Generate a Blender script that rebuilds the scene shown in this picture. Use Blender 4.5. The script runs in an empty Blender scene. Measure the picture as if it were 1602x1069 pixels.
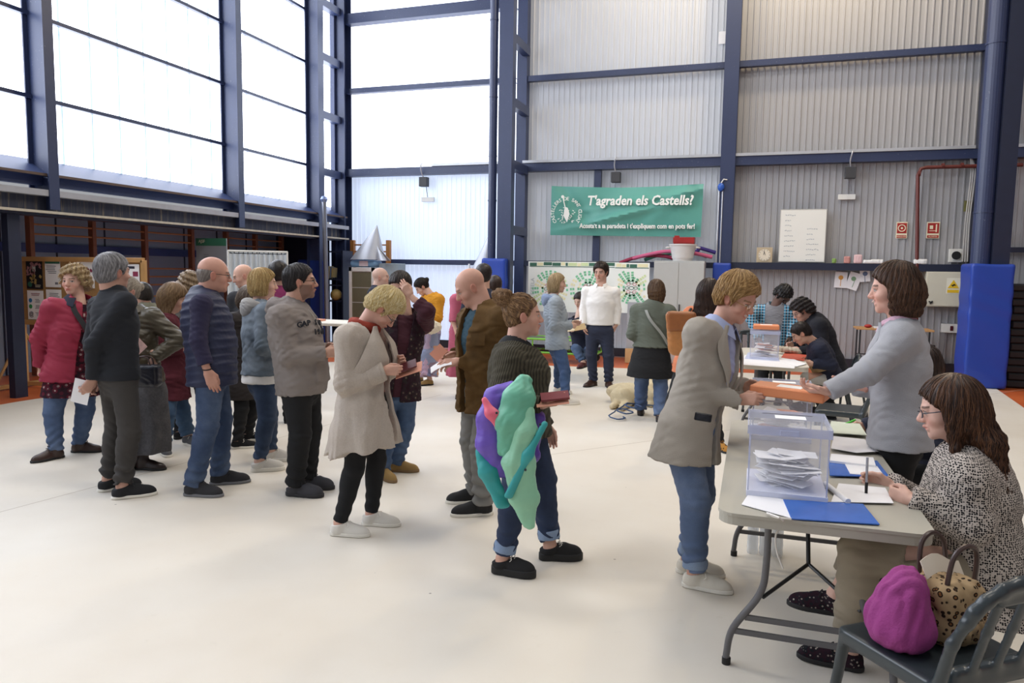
import bpy, math, random
import numpy as np
from math import sin, cos, pi, radians, sqrt, hypot, atan2
random.seed(7)
COL = bpy.context.scene.collection
# ------------------------------------------------------------------ camera model (used to place real things at real distances)
F = 1148.7; YAW, PIT, ROL = -.31549, .09485, -.01524; CH = 1.62
_f = np.array([sin(YAW)*cos(PIT), cos(YAW)*cos(PIT), -sin(PIT)])
_r = np.array([cos(YAW), -sin(YAW), 0.0]); _d = np.cross(_f, _r)
R2 = _r*cos(ROL)+_d*sin(ROL); D2 = -_r*sin(ROL)+_d*cos(ROL)
CAM = np.array([0, 0, CH])
def ray(x, y): return _f+R2*(x-801)/F+D2*(y-534.5)/F
def ground(x, y, z=0.0):
    v = ray(x, y); return CAM+v*(z-CH)/v[2]
def atY(x, y, Y):
    v = ray(x, y); return CAM+v*Y/v[1]
def atX(x, y, X):
    v = ray(x, y); return CAM+v*X/v[0]
def atD(x, y, D): return CAM+ray(x, y)*D
def depth(p): return float((np.array(p)-CAM) @ _f)
# ------------------------------------------------------------------ materials
def lin(c):
    if isinstance(c, str):
        c = c.lstrip('#'); c = [int(c[i:i+2], 16)/255 for i in (0, 2, 4)]
    return tuple((x/12.92 if x <= .04045 else ((x+.055)/1.055)**2.4) for x in c[:3])
MATS = {}
class NT:
    def __init__(s, name):
        s.m = bpy.data.materials.new(name); s.m.use_nodes = True
        s.t = s.m.node_tree; s.N = s.t.nodes; s.L = s.t.links
        s.b = s.N['Principled BSDF']; s.out = s.N['Material Output']
        s.tc = s.N.new('ShaderNodeTexCoord')
    def n(s, typ, ins=None, **kw):
        o = s.N.new('ShaderNode'+typ)
        for k, v in kw.items(): setattr(o, k, v)
        for k, v in (ins or {}).items():
            if hasattr(v, 'is_output') or isinstance(v, bpy.types.NodeSocket): s.L.new(v, o.inputs[k])
            else: o.inputs[k].default_value = v
        return o
    def co(s, scale=(1, 1, 1), rot=(0, 0, 0), kind='Object'):
        return s.n('Mapping', {'Vector': s.tc.outputs[kind], 'Scale': scale, 'Rotation': rot}).outputs[0]
    def noise(s, scale=5, detail=3, co=None, rough=.55, dist=0):
        return s.n('TexNoise', {'Vector': co or s.tc.outputs['Object'], 'Scale': scale, 'Detail': detail, 'Roughness': rough, 'Distortion': dist}).outputs[0]
    def ramp(s, fac, stops, interp='LINEAR'):
        r = s.n('ValToRGB', {'Fac': fac}); e = r.color_ramp.elements; r.color_ramp.interpolation = interp
        while len(e) < len(stops): e.new(0.5)
        for i, (p, c) in enumerate(stops):
            e[i].position = p; c = lin(c) if isinstance(c, (str, tuple)) else (c, c, c); e[i].color = (*c, 1)
        return r.outputs[0]
    def math(s, op, a, b=None, c=None):
        o = s.n('Math', operation=op)
        for i, v in enumerate([a, b, c]):
            if v is None: continue
            if isinstance(v, (int, float)): o.inputs[i].default_value = v
            else: s.L.new(v, o.inputs[i])
        return o.outputs[0]
    def mix(s, fac, a, b, mode='MIX'):
        o = s.n('Mix', data_type='RGBA', blend_type=mode)
        for idx, v in ((0, fac), (6, a), (7, b)):
            if isinstance(v, bpy.types.NodeSocket): s.L.new(v, o.inputs[idx])
            elif idx == 0: o.inputs[0].default_value = v
            else: o.inputs[idx].default_value = (*lin(v), 1) if len(v) != 4 else v
        return o.outputs[2]
    def base(s, v):
        if isinstance(v, bpy.types.NodeSocket): s.L.new(v, s.b.inputs['Base Color'])
        else: s.b.inputs['Base Color'].default_value = (*lin(v), 1)
    def bump(s, h, strength=.3, dist=.01):
        o = s.n('Bump', {'Height': h, 'Strength': strength, 'Distance': dist}); s.L.new(o.outputs[0], s.b.inputs['Normal'])
    def set(s, **kw):
        for k, v in kw.items():
            k = k.replace('_', ' ')
            s.b.inputs[k].default_value = v
def M(name, col, rough=.6, metal=0, var=.12, vs=6, bump=0, bs=60, spec=.5, **kw):
    """plain procedural material with a little colour variation and fine bump"""
    if name in MATS: return MATS[name]
    n = NT(name); c = lin(col)
    a = tuple(max(0, x*(1-var)) for x in c); b = tuple(min(1, x*(1+var)) for x in c)
    f = n.noise(vs, 3)
    n.base(n.mix(f, (*a, 1), (*b, 1)))
    n.set(Roughness=rough, Metallic=metal); n.b.inputs['Specular IOR Level'].default_value = spec
    if bump: n.bump(n.noise(bs, 2), bump, .004)
    for k, v in kw.items(): n.b.inputs[k.replace('_', ' ')].default_value = v
    MATS[name] = n.m; return n.m
def glow(name, col, strength):
    if name in MATS: return MATS[name]
    n = NT(name); n.base(col); n.b.inputs['Emission Color'].default_value = (*lin(col), 1); n.b.inputs['Emission Strength'].default_value = strength
    MATS[name] = n.m; return n.m
# ------------------------------------------------------------------ objects
def tag(o, label=None, cat=None, group=None, kind=None):
    if label: o['label'] = label
    if cat: o['category'] = cat
    if group: o['group'] = group
    if kind: o['kind'] = kind
    return o
def empty(name, loc, label, cat, group=None, rz=0):
    o = bpy.data.objects.new(name, None); COL.objects.link(o); o.location = tuple(loc); o.rotation_euler = (0, 0, rz)
    o.empty_display_size = .1
    return tag(o, label, cat, group)
def link(name, me, mat=None, parent=None, loc=None):
    o = bpy.data.objects.new(name, me); COL.objects.link(o)
    for m in (mat if isinstance(mat, (list, tuple)) else [mat]):
        if m: me.materials.append(m)
    if parent: o.parent = parent
    if loc is not None: o.location = tuple(loc)
    return o
def mk(verts, faces, smooth=True):
    me = bpy.data.meshes.new('m')
    verts = np.asarray(verts, dtype=np.float32)
    if isinstance(faces, np.ndarray):
        k = faces.shape[1]; n = len(faces)
        me.vertices.add(len(verts)); me.vertices.foreach_set('co', verts.ravel())
        me.loops.add(n*k); me.loops.foreach_set('vertex_index', faces.astype(np.int32).ravel())
        me.polygons.add(n); me.polygons.foreach_set('loop_start', np.arange(0, n*k, k, dtype=np.int32))
        me.update(calc_edges=True)
    else:
        me.from_pydata([tuple(v) for v in verts], [], faces); me.update()
    me.polygons.foreach_set('use_smooth', np.full(len(me.polygons), smooth)); me.update()
    return me
def rotz(a):
    c, s = cos(a), sin(a); return np.array([[c, -s, 0], [s, c, 0], [0, 0, 1]])
def rotx(a):
    c, s = cos(a), sin(a); return np.array([[1, 0, 0], [0, c, -s], [0, s, c]])
def roty(a):
    c, s = cos(a), sin(a); return np.array([[c, 0, s], [0, 1, 0], [-s, 0, c]])
def nrm(v): v = np.asarray(v, float); return v/(np.linalg.norm(v)+1e-12)
class MB:
    """collects shapes into one mesh; each face has a material slot"""
    def __init__(s): s.v = []; s.f = []; s.mi = []; s.cur = 0; s.T = None
    def add(s, vs, fs):
        o = len(s.v)
        for v in vs:
            v = np.array(v, float)
            if s.T is not None: v = s.T[0] @ v+s.T[1]
            s.v.append(v)
        for f in fs: s.f.append([i+o for i in f]); s.mi.append(s.cur)
        return s
    def box(s, c, d, R=None, bev=0):
        c = np.array(c, float); d = np.array(d, float)/2
        if bev > 0: return s.rbox(c, d, R, bev)
        vs = [np.array([x, y, z])*d for x in (-1, 1) for y in (-1, 1) for z in (-1, 1)]
        if R is not None: vs = [R @ v for v in vs]
        return s.add([v+c for v in vs], [[0, 1, 3, 2], [4, 6, 7, 5], [0, 4, 5, 1], [2, 3, 7, 6], [0, 2, 6, 4], [1, 5, 7, 3]])
    def rbox(s, c, d, R, bev):
        bev = min(bev, min(d)*.98); vs = []; idx = {}
        for sx in (-1, 1):
            for sy in (-1, 1):
                for sz in (-1, 1):
                    sg = np.array([sx, sy, sz])
                    for a in range(3):
                        p = (d-bev)*sg; p[a] = d[a]*sg[a]
                        idx[(sx, sy, sz, a)] = len(vs); vs.append(p)
        if R is not None: vs = [R @ v for v in vs]
        fs = []
        for a in range(3):
            b, c2 = (a+1) % 3, (a+2) % 3
            for sg in (-1, 1):
                q = []
                for (i, j) in ((-1, -1), (1, -1), (1, 1), (-1, 1)):
                    k = [0, 0, 0]; k[a] = sg; k[b] = i; k[c2] = j; q.append(idx[(*k, a)])
                fs.append(q if sg > 0 else q[::-1])
            for i in (-1, 1):
                for j in (-1, 1):   # edge along a
                    k0 = [0, 0, 0]; k1 = [0, 0, 0]; k0[a] = -1; k1[a] = 1
                    for k in (k0, k1): k[b] = i; k[c2] = j
                    q = [idx[(*k0, b)], idx[(*k1, b)], idx[(*k1, c2)], idx[(*k0, c2)]]
                    fs.append(q if i*j > 0 else q[::-1])
        for sx in (-1, 1):
            for sy in (-1, 1):
                for sz in (-1, 1):
                    q = [idx[(sx, sy, sz, a)] for a in range(3)]; fs.append(q if sx*sy*sz > 0 else q[::-1])
        return s.add([v+c for v in vs], fs)
    def cyl(s, a, b, r1, r2=None, n=12, cap=True):
        a = np.array(a, float); b = np.array(b, float); r2 = r1 if r2 is None else r2
        w = nrm(b-a); t = np.array([1, 0, 0]) if abs(w[0]) < .8 else np.array([0, 1, 0])
        u = nrm(np.cross(w, t)); v = np.cross(w, u); vs = []
        for p, r in ((a, r1), (b, r2)):
            for i in range(n): vs.append(p+r*(u*cos(2*pi*i/n)+v*sin(2*pi*i/n)))
        fs = [[i, (i+1) % n, n+(i+1) % n, n+i] for i in range(n)]
        if cap: fs += [list(range(n))[::-1], list(range(n, 2*n))]
        return s.add(vs, fs)
    def tube(s, pts, r, n=8, closed=False):
        P = [np.array(p, float) for p in pts]; m = len(P); rs = r if hasattr(r, '__len__') else [r]*m
        vs = []; u = None
        for i in range(m):
            if closed: t = nrm(P[(i+1) % m]-P[i-1])
            else: t = nrm(P[min(i+1, m-1)]-P[max(i-1, 0)])
            if u is None:
                q = np.array([0, 0, 1]) if abs(t[2]) < .9 else np.array([1, 0, 0]); u = nrm(np.cross(t, q))
            else: u = nrm(u-t*(u @ t))
            v = np.cross(t, u)
            for k in range(n): vs.append(P[i]+rs[i]*(u*cos(2*pi*k/n)+v*sin(2*pi*k/n)))
        fs = []
        for i in range(m if closed else m-1):
            j = (i+1) % m
            for k in range(n): fs.append([i*n+k, i*n+(k+1) % n, j*n+(k+1) % n, j*n+k])
        if not closed: fs += [list(range(n))[::-1], [(m-1)*n+k for k in range(n)]]
        return s.add(vs, fs)
    def lathe(s, prof, c=(0, 0, 0), n=24, R=None):
        vs = []; c = np.array(c, float)
        for (r, z) in prof:
            for i in range(n):
                p = np.array([r*cos(2*pi*i/n), r*sin(2*pi*i/n), z])
                vs.append((R @ p if R is not None else p)+c)
        fs = []
        for j in range(len(prof)-1):
            for i in range(n): fs.append([j*n+i, j*n+(i+1) % n, (j+1)*n+(i+1) % n, (j+1)*n+i])
        if prof[0][0] > 1e-6: fs.append(list(range(n))[::-1])
        if prof[-1][0] > 1e-6: fs.append([(len(prof)-1)*n+i for i in range(n)])
        return s.add(vs, fs)
    def prism(s, poly, o, u, v, w, t):
        """polygon (2d) in plane o+u*x+v*y extruded along w by t"""
        o, u, v, w = [np.array(q, float) for q in (o, u, v, w)]; n = len(poly)
        vs = [o+u*x+v*y for x, y in poly]+[o+u*x+v*y+w*t for x, y in poly]
        fs = [list(range(n))[::-1], list(range(n, 2*n))]+[[i, (i+1) % n, n+(i+1) % n, n+i] for i in range(n)]
        return s.add(vs, fs)
    def sheet(s, fn, nu, nv, thick=.002):
        """thin curved sheet from fn(u,v)->point, given real thickness"""
        g = np.array([[fn(i/(nu-1), j/(nv-1)) for j in range(nv)] for i in range(nu)], float)
        du = np.gradient(g, axis=0); dv = np.gradient(g, axis=1); nn = np.cross(du, dv); nn /= np.linalg.norm(nn, axis=2, keepdims=True)+1e-9
        A = (g+nn*thick/2).reshape(-1, 3); B = (g-nn*thick/2).reshape(-1, 3); N = nu*nv; fs = []
        for i in range(nu-1):
            for j in range(nv-1):
                a, b, c, d = i*nv+j, (i+1)*nv+j, (i+1)*nv+j+1, i*nv+j+1
                fs.append([a, b, c, d]); fs.append([N+d, N+c, N+b, N+a])
        rim = [i*nv for i in range(nu)]+[(nu-1)*nv+j for j in range(1, nv)]+[i*nv+nv-1 for i in range(nu-2, -1, -1)]+[j for j in range(nv-2, 0, -1)]
        for k in range(len(rim)):
            a, b = rim[k], rim[(k+1) % len(rim)]; fs.append([b, a, N+a, N+b])
        return s.add(np.vstack([A, B]), fs)
    def build(s, name, mat=None, parent=None, loc=None, smooth=False, org=None):
        """org: the point in the collected coordinates that becomes the object's origin"""
        v = np.array(s.v)
        if org is not None: v = v-np.array(org); loc = org if loc is None else loc
        me = mk(v, s.f, smooth)
        o = link(name, me, mat, parent, loc)
        if max(s.mi, default=0) > 0: me.polygons.foreach_set('material_index', s.mi)
        if smooth:
            try: me.set_sharp_from_angle(angle=radians(38))
            except Exception: pass
        return o
def struct(name, mb, mat, smooth=False):
    o = mb.build(name, mat, smooth=smooth); o['kind'] = 'structure'; return o
def text(name, s, size, mat, loc, right, up, parent=None, ext=.001, align='CENTER', spacing=1.0, shear=0, bold=0, fit=None):
    """raised lettering as a mesh; right/up = directions of the text plane"""
    c = bpy.data.curves.new('t', 'FONT'); c.body = s; c.size = size; c.extrude = ext; c.align_x = align; c.align_y = 'CENTER'
    c.space_character = spacing; c.shear = shear; c.resolution_u = 2; c.offset = bold
    tmp = bpy.data.objects.new('tmp', c); COL.objects.link(tmp)
    dg = bpy.context.evaluated_depsgraph_get(); me = bpy.data.meshes.new_from_object(tmp.evaluated_get(dg)); bpy.data.objects.remove(tmp)
    r = nrm(right); u = nrm(np.array(up)-r*(r @ np.array(up))); w = np.cross(r, u)
    n = len(me.vertices); co = np.empty(n*3, np.float32); me.vertices.foreach_get('co', co); co = co.reshape(-1, 3)
    off = np.array(loc, float)
    if fit: co[:, 0] *= fit/(np.ptp(co[:, 0])+1e-9)
    co = co[:, :1]*r+co[:, 1:2]*u+co[:, 2:3]*w+off
    me.vertices.foreach_set('co', co.astype(np.float32).ravel()); me.materials.clear(); me.update()
    return link(name, me, mat, parent)
# ------------------------------------------------------------------ implicit surfaces
_E = [(0, 1), (2, 3), (4, 5), (6, 7), (0, 2), (1, 3), (4, 6), (5, 7), (0, 4), (1, 5), (2, 6), (3, 7)]
_C = np.array([[i, j, k] for i in (0, 1) for j in (0, 1) for k in (0, 1)], np.float32)
def snet(D, org, h):
    s = D < 0
    a = s[:-1, :-1, :-1]; cnt = np.zeros(a.shape, np.int8)
    for i in (0, 1):
        for j in (0, 1):
            for k in (0, 1):
                cnt += s[i:s.shape[0]-1+i, j:s.shape[1]-1+j, k:s.shape[2]-1+k]
    act = (cnt > 0) & (cnt < 8); I = np.argwhere(act)
    if len(I) == 0: return np.zeros((0, 3)), np.zeros((0, 4), int)
    V = np.stack([D[I[:, 0]+int(c[0]), I[:, 1]+int(c[1]), I[:, 2]+int(c[2])] for c in _C], 1)
    acc = np.zeros((len(I), 3), np.float32); n = np.zeros(len(I), np.float32)
    for (p, q) in _E:
        va, vb = V[:, p], V[:, q]; m = (va < 0) != (vb < 0)
        t = np.where(m, va/np.where(m, va-vb, 1), 0)
        pt = _C[p]+(_C[q]-_C[p])*t[:, None]
        acc += pt*m[:, None]; n += m
    P = (I+acc/n[:, None])*h+org
    ids = np.full(act.shape, -1, np.int32); ids[act] = np.arange(len(I))
    Fs = []
    for ax in range(3):
        b, c = (ax+1) % 3, (ax+2) % 3
        sl0 = [slice(None)]*3; sl1 = [slice(None)]*3; sl0[ax] = slice(0, -1); sl1[ax] = slice(1, None)
        S0 = s[tuple(sl0)]; S1 = s[tuple(sl1)]; e = np.argwhere(S0 != S1)
        ok = (e[:, b] > 0) & (e[:, c] > 0) & (e[:, b] < s.shape[b]-1) & (e[:, c] < s.shape[c]-1); e = e[ok]
        inside = S0[e[:, 0], e[:, 1], e[:, 2]]
        def g(db, dc):
            q = e.copy(); q[:, b] += db; q[:, c] += dc; return ids[q[:, 0], q[:, 1], q[:, 2]]
        Q = np.stack([g(-1, -1), g(0, -1), g(0, 0), g(-1, 0)], 1)
        Q = np.where(inside[:, None], Q, Q[:, ::-1]); Fs.append(Q)
    Q = np.vstack(Fs); Q = Q[(Q >= 0).all(1)]
    return P, Q
class SDF:
    def __init__(s, h=.01, k=.03): s.h = h; s.k = k; s.ops = []; s.cuts = []; s.disp = []
    def _b(s, pts, r):
        P = np.array(pts, float); return P.min(0)-r, P.max(0)+r
    def cap(s, a, b, r1, r2=None, k=None, op='u'):
        a = np.array(a, np.float32); b = np.array(b, np.float32); r2 = r1 if r2 is None else r2
        ab = b-a; L = float(ab @ ab)+1e-9
        def fn(P):
            pa = P-a; t = np.clip((pa @ ab)/L, 0, 1)
            return np.sqrt(((pa-t[..., None]*ab)**2).sum(-1))-(r1+(r2-r1)*t)
        lo, hi = s._b([a, b], max(r1, r2)); s.ops.append((lo, hi, fn, op, s.k if k is None else k)); return s
    def ell(s, c, r, ax=None, k=None, op='u'):
        """ellipsoid, ax rows = axes"""
        c = np.array(c, np.float32); r = np.array(r, np.float32); A = np.eye(3, dtype=np.float32) if ax is None else np.array(ax, np.float32)
        def fn(P):
            q = ((P-c) @ A.T); n1 = np.sqrt(((q/r)**2).sum(-1)); n2 = np.sqrt(((q/(r*r))**2).sum(-1))+1e-6
            return n1*(n1-1)/n2
        lo, hi = s._b([c], float(max(r))); s.ops.append((lo, hi, fn, op, s.k if k is None else k)); return s
    def loft(s, st, side, k=None, op='u'):
        """stations (pos, rs, rf): elliptical sections, wide along side"""
        sd = nrm(side).astype(np.float32)
        for (p0, a0, b0), (p1, a1, b1) in zip(st[:-1], st[1:]):
            def fn(P, p0=np.array(p0, np.float32), p1=np.array(p1, np.float32), a0=a0, b0=b0, a1=a1, b1=b1):
                ab = p1-p0; L = float(ab @ ab)+1e-9; pa = P-p0; t = np.clip((pa @ ab)/L, 0, 1)
                v = pa-t[..., None]*ab; vs = v @ sd; w2 = np.maximum((v**2).sum(-1)-vs**2, 0)
                rs = a0+(a1-a0)*t; rf = b0+(b1-b0)*t
                n1 = np.sqrt((vs/rs)**2+w2/rf**2); n2 = np.sqrt((vs/rs**2)**2+w2/rf**4)+1e-6
                return n1*(n1-1)/n2
            lo, hi = s._b([p0, p1], max(a0, a1, b0, b1)); s.ops.append((lo, hi, fn, op, .012 if k is None else k))
        return s
    def box(s, c, r, ax=None, rnd=.01, k=None, op='u'):
        c = np.array(c, np.float32); r = np.array(r, np.float32)-rnd; A = np.eye(3, dtype=np.float32) if ax is None else np.array(ax, np.float32)
        def fn(P):
            q = np.abs((P-c) @ A.T)-r
            return np.sqrt((np.maximum(q, 0)**2).sum(-1))+np.minimum(q.max(-1), 0)-rnd
        lo, hi = s._b([c], float(np.linalg.norm(r+rnd))); s.ops.append((lo, hi, fn, op, s.k if k is None else k)); return s
    def tor(s, c, n, R, r, k=None, sq=1.0, op='u'):
        c = np.array(c, np.float32); n = nrm(n).astype(np.float32)
        def fn(P):
            q = P-c; z = q @ n; w = np.sqrt(np.maximum((q**2).sum(-1)-z*z, 0)); return np.sqrt((w-R)**2+(z/sq)**2)-r
        lo, hi = s._b([c], R+r*max(1, sq)); s.ops.append((lo, hi, fn, op, s.k if k is None else k)); return s
    def cut(s, fn): s.cuts.append(fn); return s       # keeps fn<0
    def plane(s, p, n):
        p = np.array(p, np.float32); n = nrm(n).astype(np.float32); return s.cut(lambda P: (P-p) @ n)
    def grid(s):
        h = s.h; us = [o for o in s.ops if o[3] == 'u']
        lo = np.min([o[0] for o in us], 0)-2.5*h-.01; hi = np.max([o[1] for o in us], 0)+2.5*h+.01
        n = np.ceil((hi-lo)/h).astype(int)+1
        ax = [(lo[i]+np.arange(n[i])*h).astype(np.float32) for i in range(3)]
        D = np.full(n, .08, np.float32)
        for (l, u, fn, op, k) in s.ops:
            m = k+2*h+.004
            i0 = np.clip(np.floor((l-m-lo)/h).astype(int), 0, n); i1 = np.clip(np.ceil((u+m-lo)/h).astype(int)+1, 0, n)
            if (i1 <= i0).any(): continue
            sl = tuple(slice(i0[q], i1[q]) for q in range(3))
            P = np.stack(np.meshgrid(*[ax[q][sl[q]] for q in range(3)], indexing='ij'), -1)
            d = fn(P); A = D[sl]; kk = max(k, 1e-5)
            if op == 'u': hh = np.maximum(kk-np.abs(A-d), 0)/kk; D[sl] = np.minimum(A, d)-hh*hh*kk*.25
            else: d = -d; hh = np.maximum(kk-np.abs(A-d), 0)/kk; D[sl] = np.maximum(A, d)+hh*hh*kk*.25
        if s.disp or s.cuts:
            near = np.abs(D) < .05; P = None
            if s.disp:
                idx = np.nonzero(near); P = np.stack([ax[q][idx[q]] for q in range(3)], -1)
                for fn in s.disp: D[idx] += fn(P).astype(np.float32)
            if s.cuts:
                idx = np.nonzero(D < .04); P = np.stack([ax[q][idx[q]] for q in range(3)], -1)
                for fn in s.cuts: D[idx] = np.maximum(D[idx], fn(P))
        s.D = D; s.lo = lo; return D, lo
    def verts(s):
        D, lo = s.grid(); return snet(D, lo.astype(np.float32), s.h)
    def sample(s, P):
        q = (P-s.lo)/s.h; n = np.array(s.D.shape)-2; i = np.clip(np.floor(q).astype(int), 0, n); f = np.clip(q-i, 0, 1); r = 0
        for a in (0, 1):
            for b in (0, 1):
                for c in (0, 1):
                    w = (f[:, 0] if a else 1-f[:, 0])*(f[:, 1] if b else 1-f[:, 1])*(f[:, 2] if c else 1-f[:, 2])
                    r = r+w*s.D[i[:, 0]+a, i[:, 1]+b, i[:, 2]+c]
        return r
    def grad(s, P):
        e = s.h; g = np.stack([s.sample(P+d)-s.sample(P-d) for d in np.eye(3)*e], -1)
        return g/(np.linalg.norm(g, axis=1, keepdims=True)+1e-9)
    def build(s, name, mat, parent=None, org=(0, 0, 0), colfn=None, loc=None):
        V, Q = s.verts(); me = mk(V-np.array(org, np.float32), Q, True)
        if colfn is not None: setcol(me, colfn(V))
        return link(name, me, mat, parent, loc)
def setcol(me, C):
    a = me.color_attributes.new('Col', 'FLOAT_COLOR', 'POINT'); C = np.asarray(C, np.float32)
    if C.shape[1] == 3: C = np.hstack([C, np.ones((len(C), 1), np.float32)])
    a.data.foreach_set('color', C.ravel())
def folds(amp, wl=.07, mode='h', seed=0, up=(0, 0, 1), sharp=True):
    """cloth creases: 'h' creases run around the limb, 'v' drape folds run down"""
    rg = np.random.RandomState(seed); up = nrm(up); W = []
    for i in range(6):
        d = rg.randn(3)
        if mode == 'h': d = d*.45+up*rg.choice([-1, 1])*1.2
        elif mode == 'v': d = d-up*(d @ up); d = nrm(d)+up*rg.randn()*.12
        d = nrm(d)*2*pi/(wl*rg.uniform(.7, 1.7)); W.append((d.astype(np.float32), rg.rand()*7, rg.uniform(.5, 1)))
    wd = [(nrm(rg.randn(3))*2*pi/.22).astype(np.float32) for _ in range(3)]
    def fn(P):
        w = sum(np.sin(P @ d+i) for i, d in enumerate(wd))*1.1; r = 0
        for d, ph, a in W:
            q = np.sin(P @ d+ph+w); r = r+a*((1-2*np.abs(q)) if sharp else q)
        m = .5+.5*np.sin(P @ wd[0]*.8+2)*np.sin(P @ wd[1]*.9)
        return amp*.33*r*(.35+.65*m)
    return fn
# ------------------------------------------------------------------ room
XL, YB = -8.5, 14.2
def steel_mat():
    n = NT('blue_painted_steel'); f = n.noise(3, 5); g = n.noise(40, 3)
    c = n.mix(f, (*lin('#222d4e'), 1), (*lin('#2b375a'), 1)); c = n.mix(n.ramp(g, [(.68, 0.), (.74, 1.)]), c, (*lin('#6a6f80'), 1))
    n.base(c); n.set(Roughness=.42); n.b.inputs['Specular IOR Level'].default_value = .6; return n.m
STEEL = steel_mat()
DSTEEL = M('dark_blue_steel', '#1a2138', .5, var=.2)
def stained():
    n = NT('stained_beam'); v = n.co((6, 6, .35)); f = n.noise(3.2, 5, v, .7)
    n.base(n.ramp(f, [(.3, '#262b3d'), (.52, '#30364a'), (.6, '#4b4a4c'), (.68, '#7d7468'), (.8, '#a89b84')])); n.set(Roughness=.7); return n.m
STAIN = stained()
PALE = M('pale_galvanised_flange', '#9fa1a8', .5, var=.25, vs=3)
CREAMP = M('pale_rusty_flange', '#b9b2a2', .6, var=.3, vs=12)
GALV = M('galvanised_tray', '#b9bcc2', .35, metal=.4, var=.1)
def matfloor():
    n = NT('cream_mat'); a = n.noise(.55, 4, rough=.6); b = n.noise(9, 5, rough=.7); s = n.noise(130, 2)
    c = n.ramp(a, [(.3, '#d3cabc'), (.5, '#dad3c7'), (.72, '#e1dcd2')])
    c = n.mix(n.ramp(b, [(.62, 0.), (.78, .35)]), c, (*lin('#c9c0b0'), 1))
    sp = n.n('TexVoronoi', {'Vector': n.tc.outputs['Object'], 'Scale': 2.3, 'Randomness': 1.0}).outputs[0]
    c = n.mix(n.ramp(sp, [(.012, .7), (.02, 0.)]), c, (*lin('#6b6256'), 1))
    n.base(c); n.set(Roughness=.5); n.b.inputs['Specular IOR Level'].default_value = .35
    h = n.math('ADD', n.math('MULTIPLY', n.noise(.9, 3, dist=.6), 3.0), n.math('MULTIPLY', s, .02)); n.bump(h, .25, .03); return n.m
def orangefloor():
    n = NT('orange_sport_floor'); a = n.noise(.8, 4); n.base(n.ramp(a, [(.3, '#b8562c'), (.7, '#d06c3a')])); n.set(Roughness=.38); return n.m
struct('wall_left.001', MB().box((-9.6, 14.3, 1.3), (1.7, .1, 2.6)), DSTEEL)
fl = MB(); fl.box((0, 4, -.06), (34, 28, .1)); struct('floor', fl, orangefloor())
mt = MB()
poly = [(-8.05, -3), (-8.2, 6.3), (-8.0, 8.6), (-7.2, 11.0), (-5.2, 11.9), (-2.2, 12.45), (1.2, 12.9), (3.42, 13.6), (3.5, 12.6), (3.3, 10.5), (3.6, 6), (4.6, 1), (5, -3)]
mt.prism(poly, (0, 0, -.012), (1, 0, 0), (0, 1, 0), (0, 0, 1), .014)
o = mt.build('floor_mat', matfloor()); tag(o, kind='structure')
o.name = 'floor.mat'
o.name = 'trim_90'
# mat seams
MBs = MB(); SEAM = M('mat_seam', '#b3a999', .8)
for (a, b) in (((300, 722), (690, 618)), ((1020, 690), (1602, 610))):
    A, B = ground(*a), ground(*b); d = nrm(B-A); w = np.cross(d, [0, 0, 1])*.004
    A = A-d*1.5; MBs.add([A-w+[0, 0, .0025], B-w+[0, 0, .0025], B+w+[0, 0, .0025], A+w+[0, 0, .0025]], [[0, 1, 2, 3]])
struct('trim_91', MBs, SEAM)
# --- corrugated back wall
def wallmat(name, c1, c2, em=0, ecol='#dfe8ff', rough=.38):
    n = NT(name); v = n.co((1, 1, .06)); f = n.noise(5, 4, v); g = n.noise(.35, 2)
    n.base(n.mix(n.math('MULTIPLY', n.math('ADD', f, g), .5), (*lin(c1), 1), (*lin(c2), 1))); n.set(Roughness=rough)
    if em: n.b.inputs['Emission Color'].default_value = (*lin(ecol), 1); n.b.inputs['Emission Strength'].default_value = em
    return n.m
def corr(x0, x1, z0, z1, y, pitch=.105, hgt=.014, w=.02):
    m = MB(); x = x0; P = []; k = 0
    while x < x1:
        big = (k % 10 == 0); hh = hgt*(1.5 if big else 1)
        P += [(x, 0), (x+pitch*.35, 0), (x+pitch*.35+.006, hh), (x+pitch*.35+.006+w, hh), (x+pitch*.35+.012+w, 0)]; x += pitch; k += 1
    P.append((x1, 0)); P = [(min(a, x1), b) for a, b in P]
    vs = [(a, y-b, z) for z in (z0, z1) for a, b in P]; n = len(P)
    vs += [(a, y+.05, z) for z in (z0, z1) for a in (x0, x1)]
    fs = [[i, i+1, n+i+1, n+i] for i in range(n-1)]+[[2*n+1, 2*n, 2*n+2, 2*n+3]]
    m.add(vs, fs); return m
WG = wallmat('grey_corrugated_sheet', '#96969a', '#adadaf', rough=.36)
WB = wallmat('pale_daylit_sheet', '#a9acb2', '#bcbfc4', em=.13, ecol='#d5dcea', rough=.36)  # daylight on and through the middle bay is put in as faint emission
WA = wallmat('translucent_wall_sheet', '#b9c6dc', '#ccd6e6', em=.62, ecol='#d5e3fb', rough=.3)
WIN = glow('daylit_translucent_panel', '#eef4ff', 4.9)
WINB = glow('daylit_rear_panel', '#eef4ff', 1.75)
struct('wall_back', corr(3.9, 14, 0, 9.5, YB+.02), WG)
struct('wall_back.001', corr(-.45, 3.9, 0, 9.5, YB+.02), WG)
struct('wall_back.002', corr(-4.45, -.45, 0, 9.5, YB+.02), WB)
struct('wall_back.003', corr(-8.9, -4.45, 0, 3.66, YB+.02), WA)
struct('window_1', corr(-8.9, -4.45, 3.66, 9.5, YB+.02), WINB)
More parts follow.
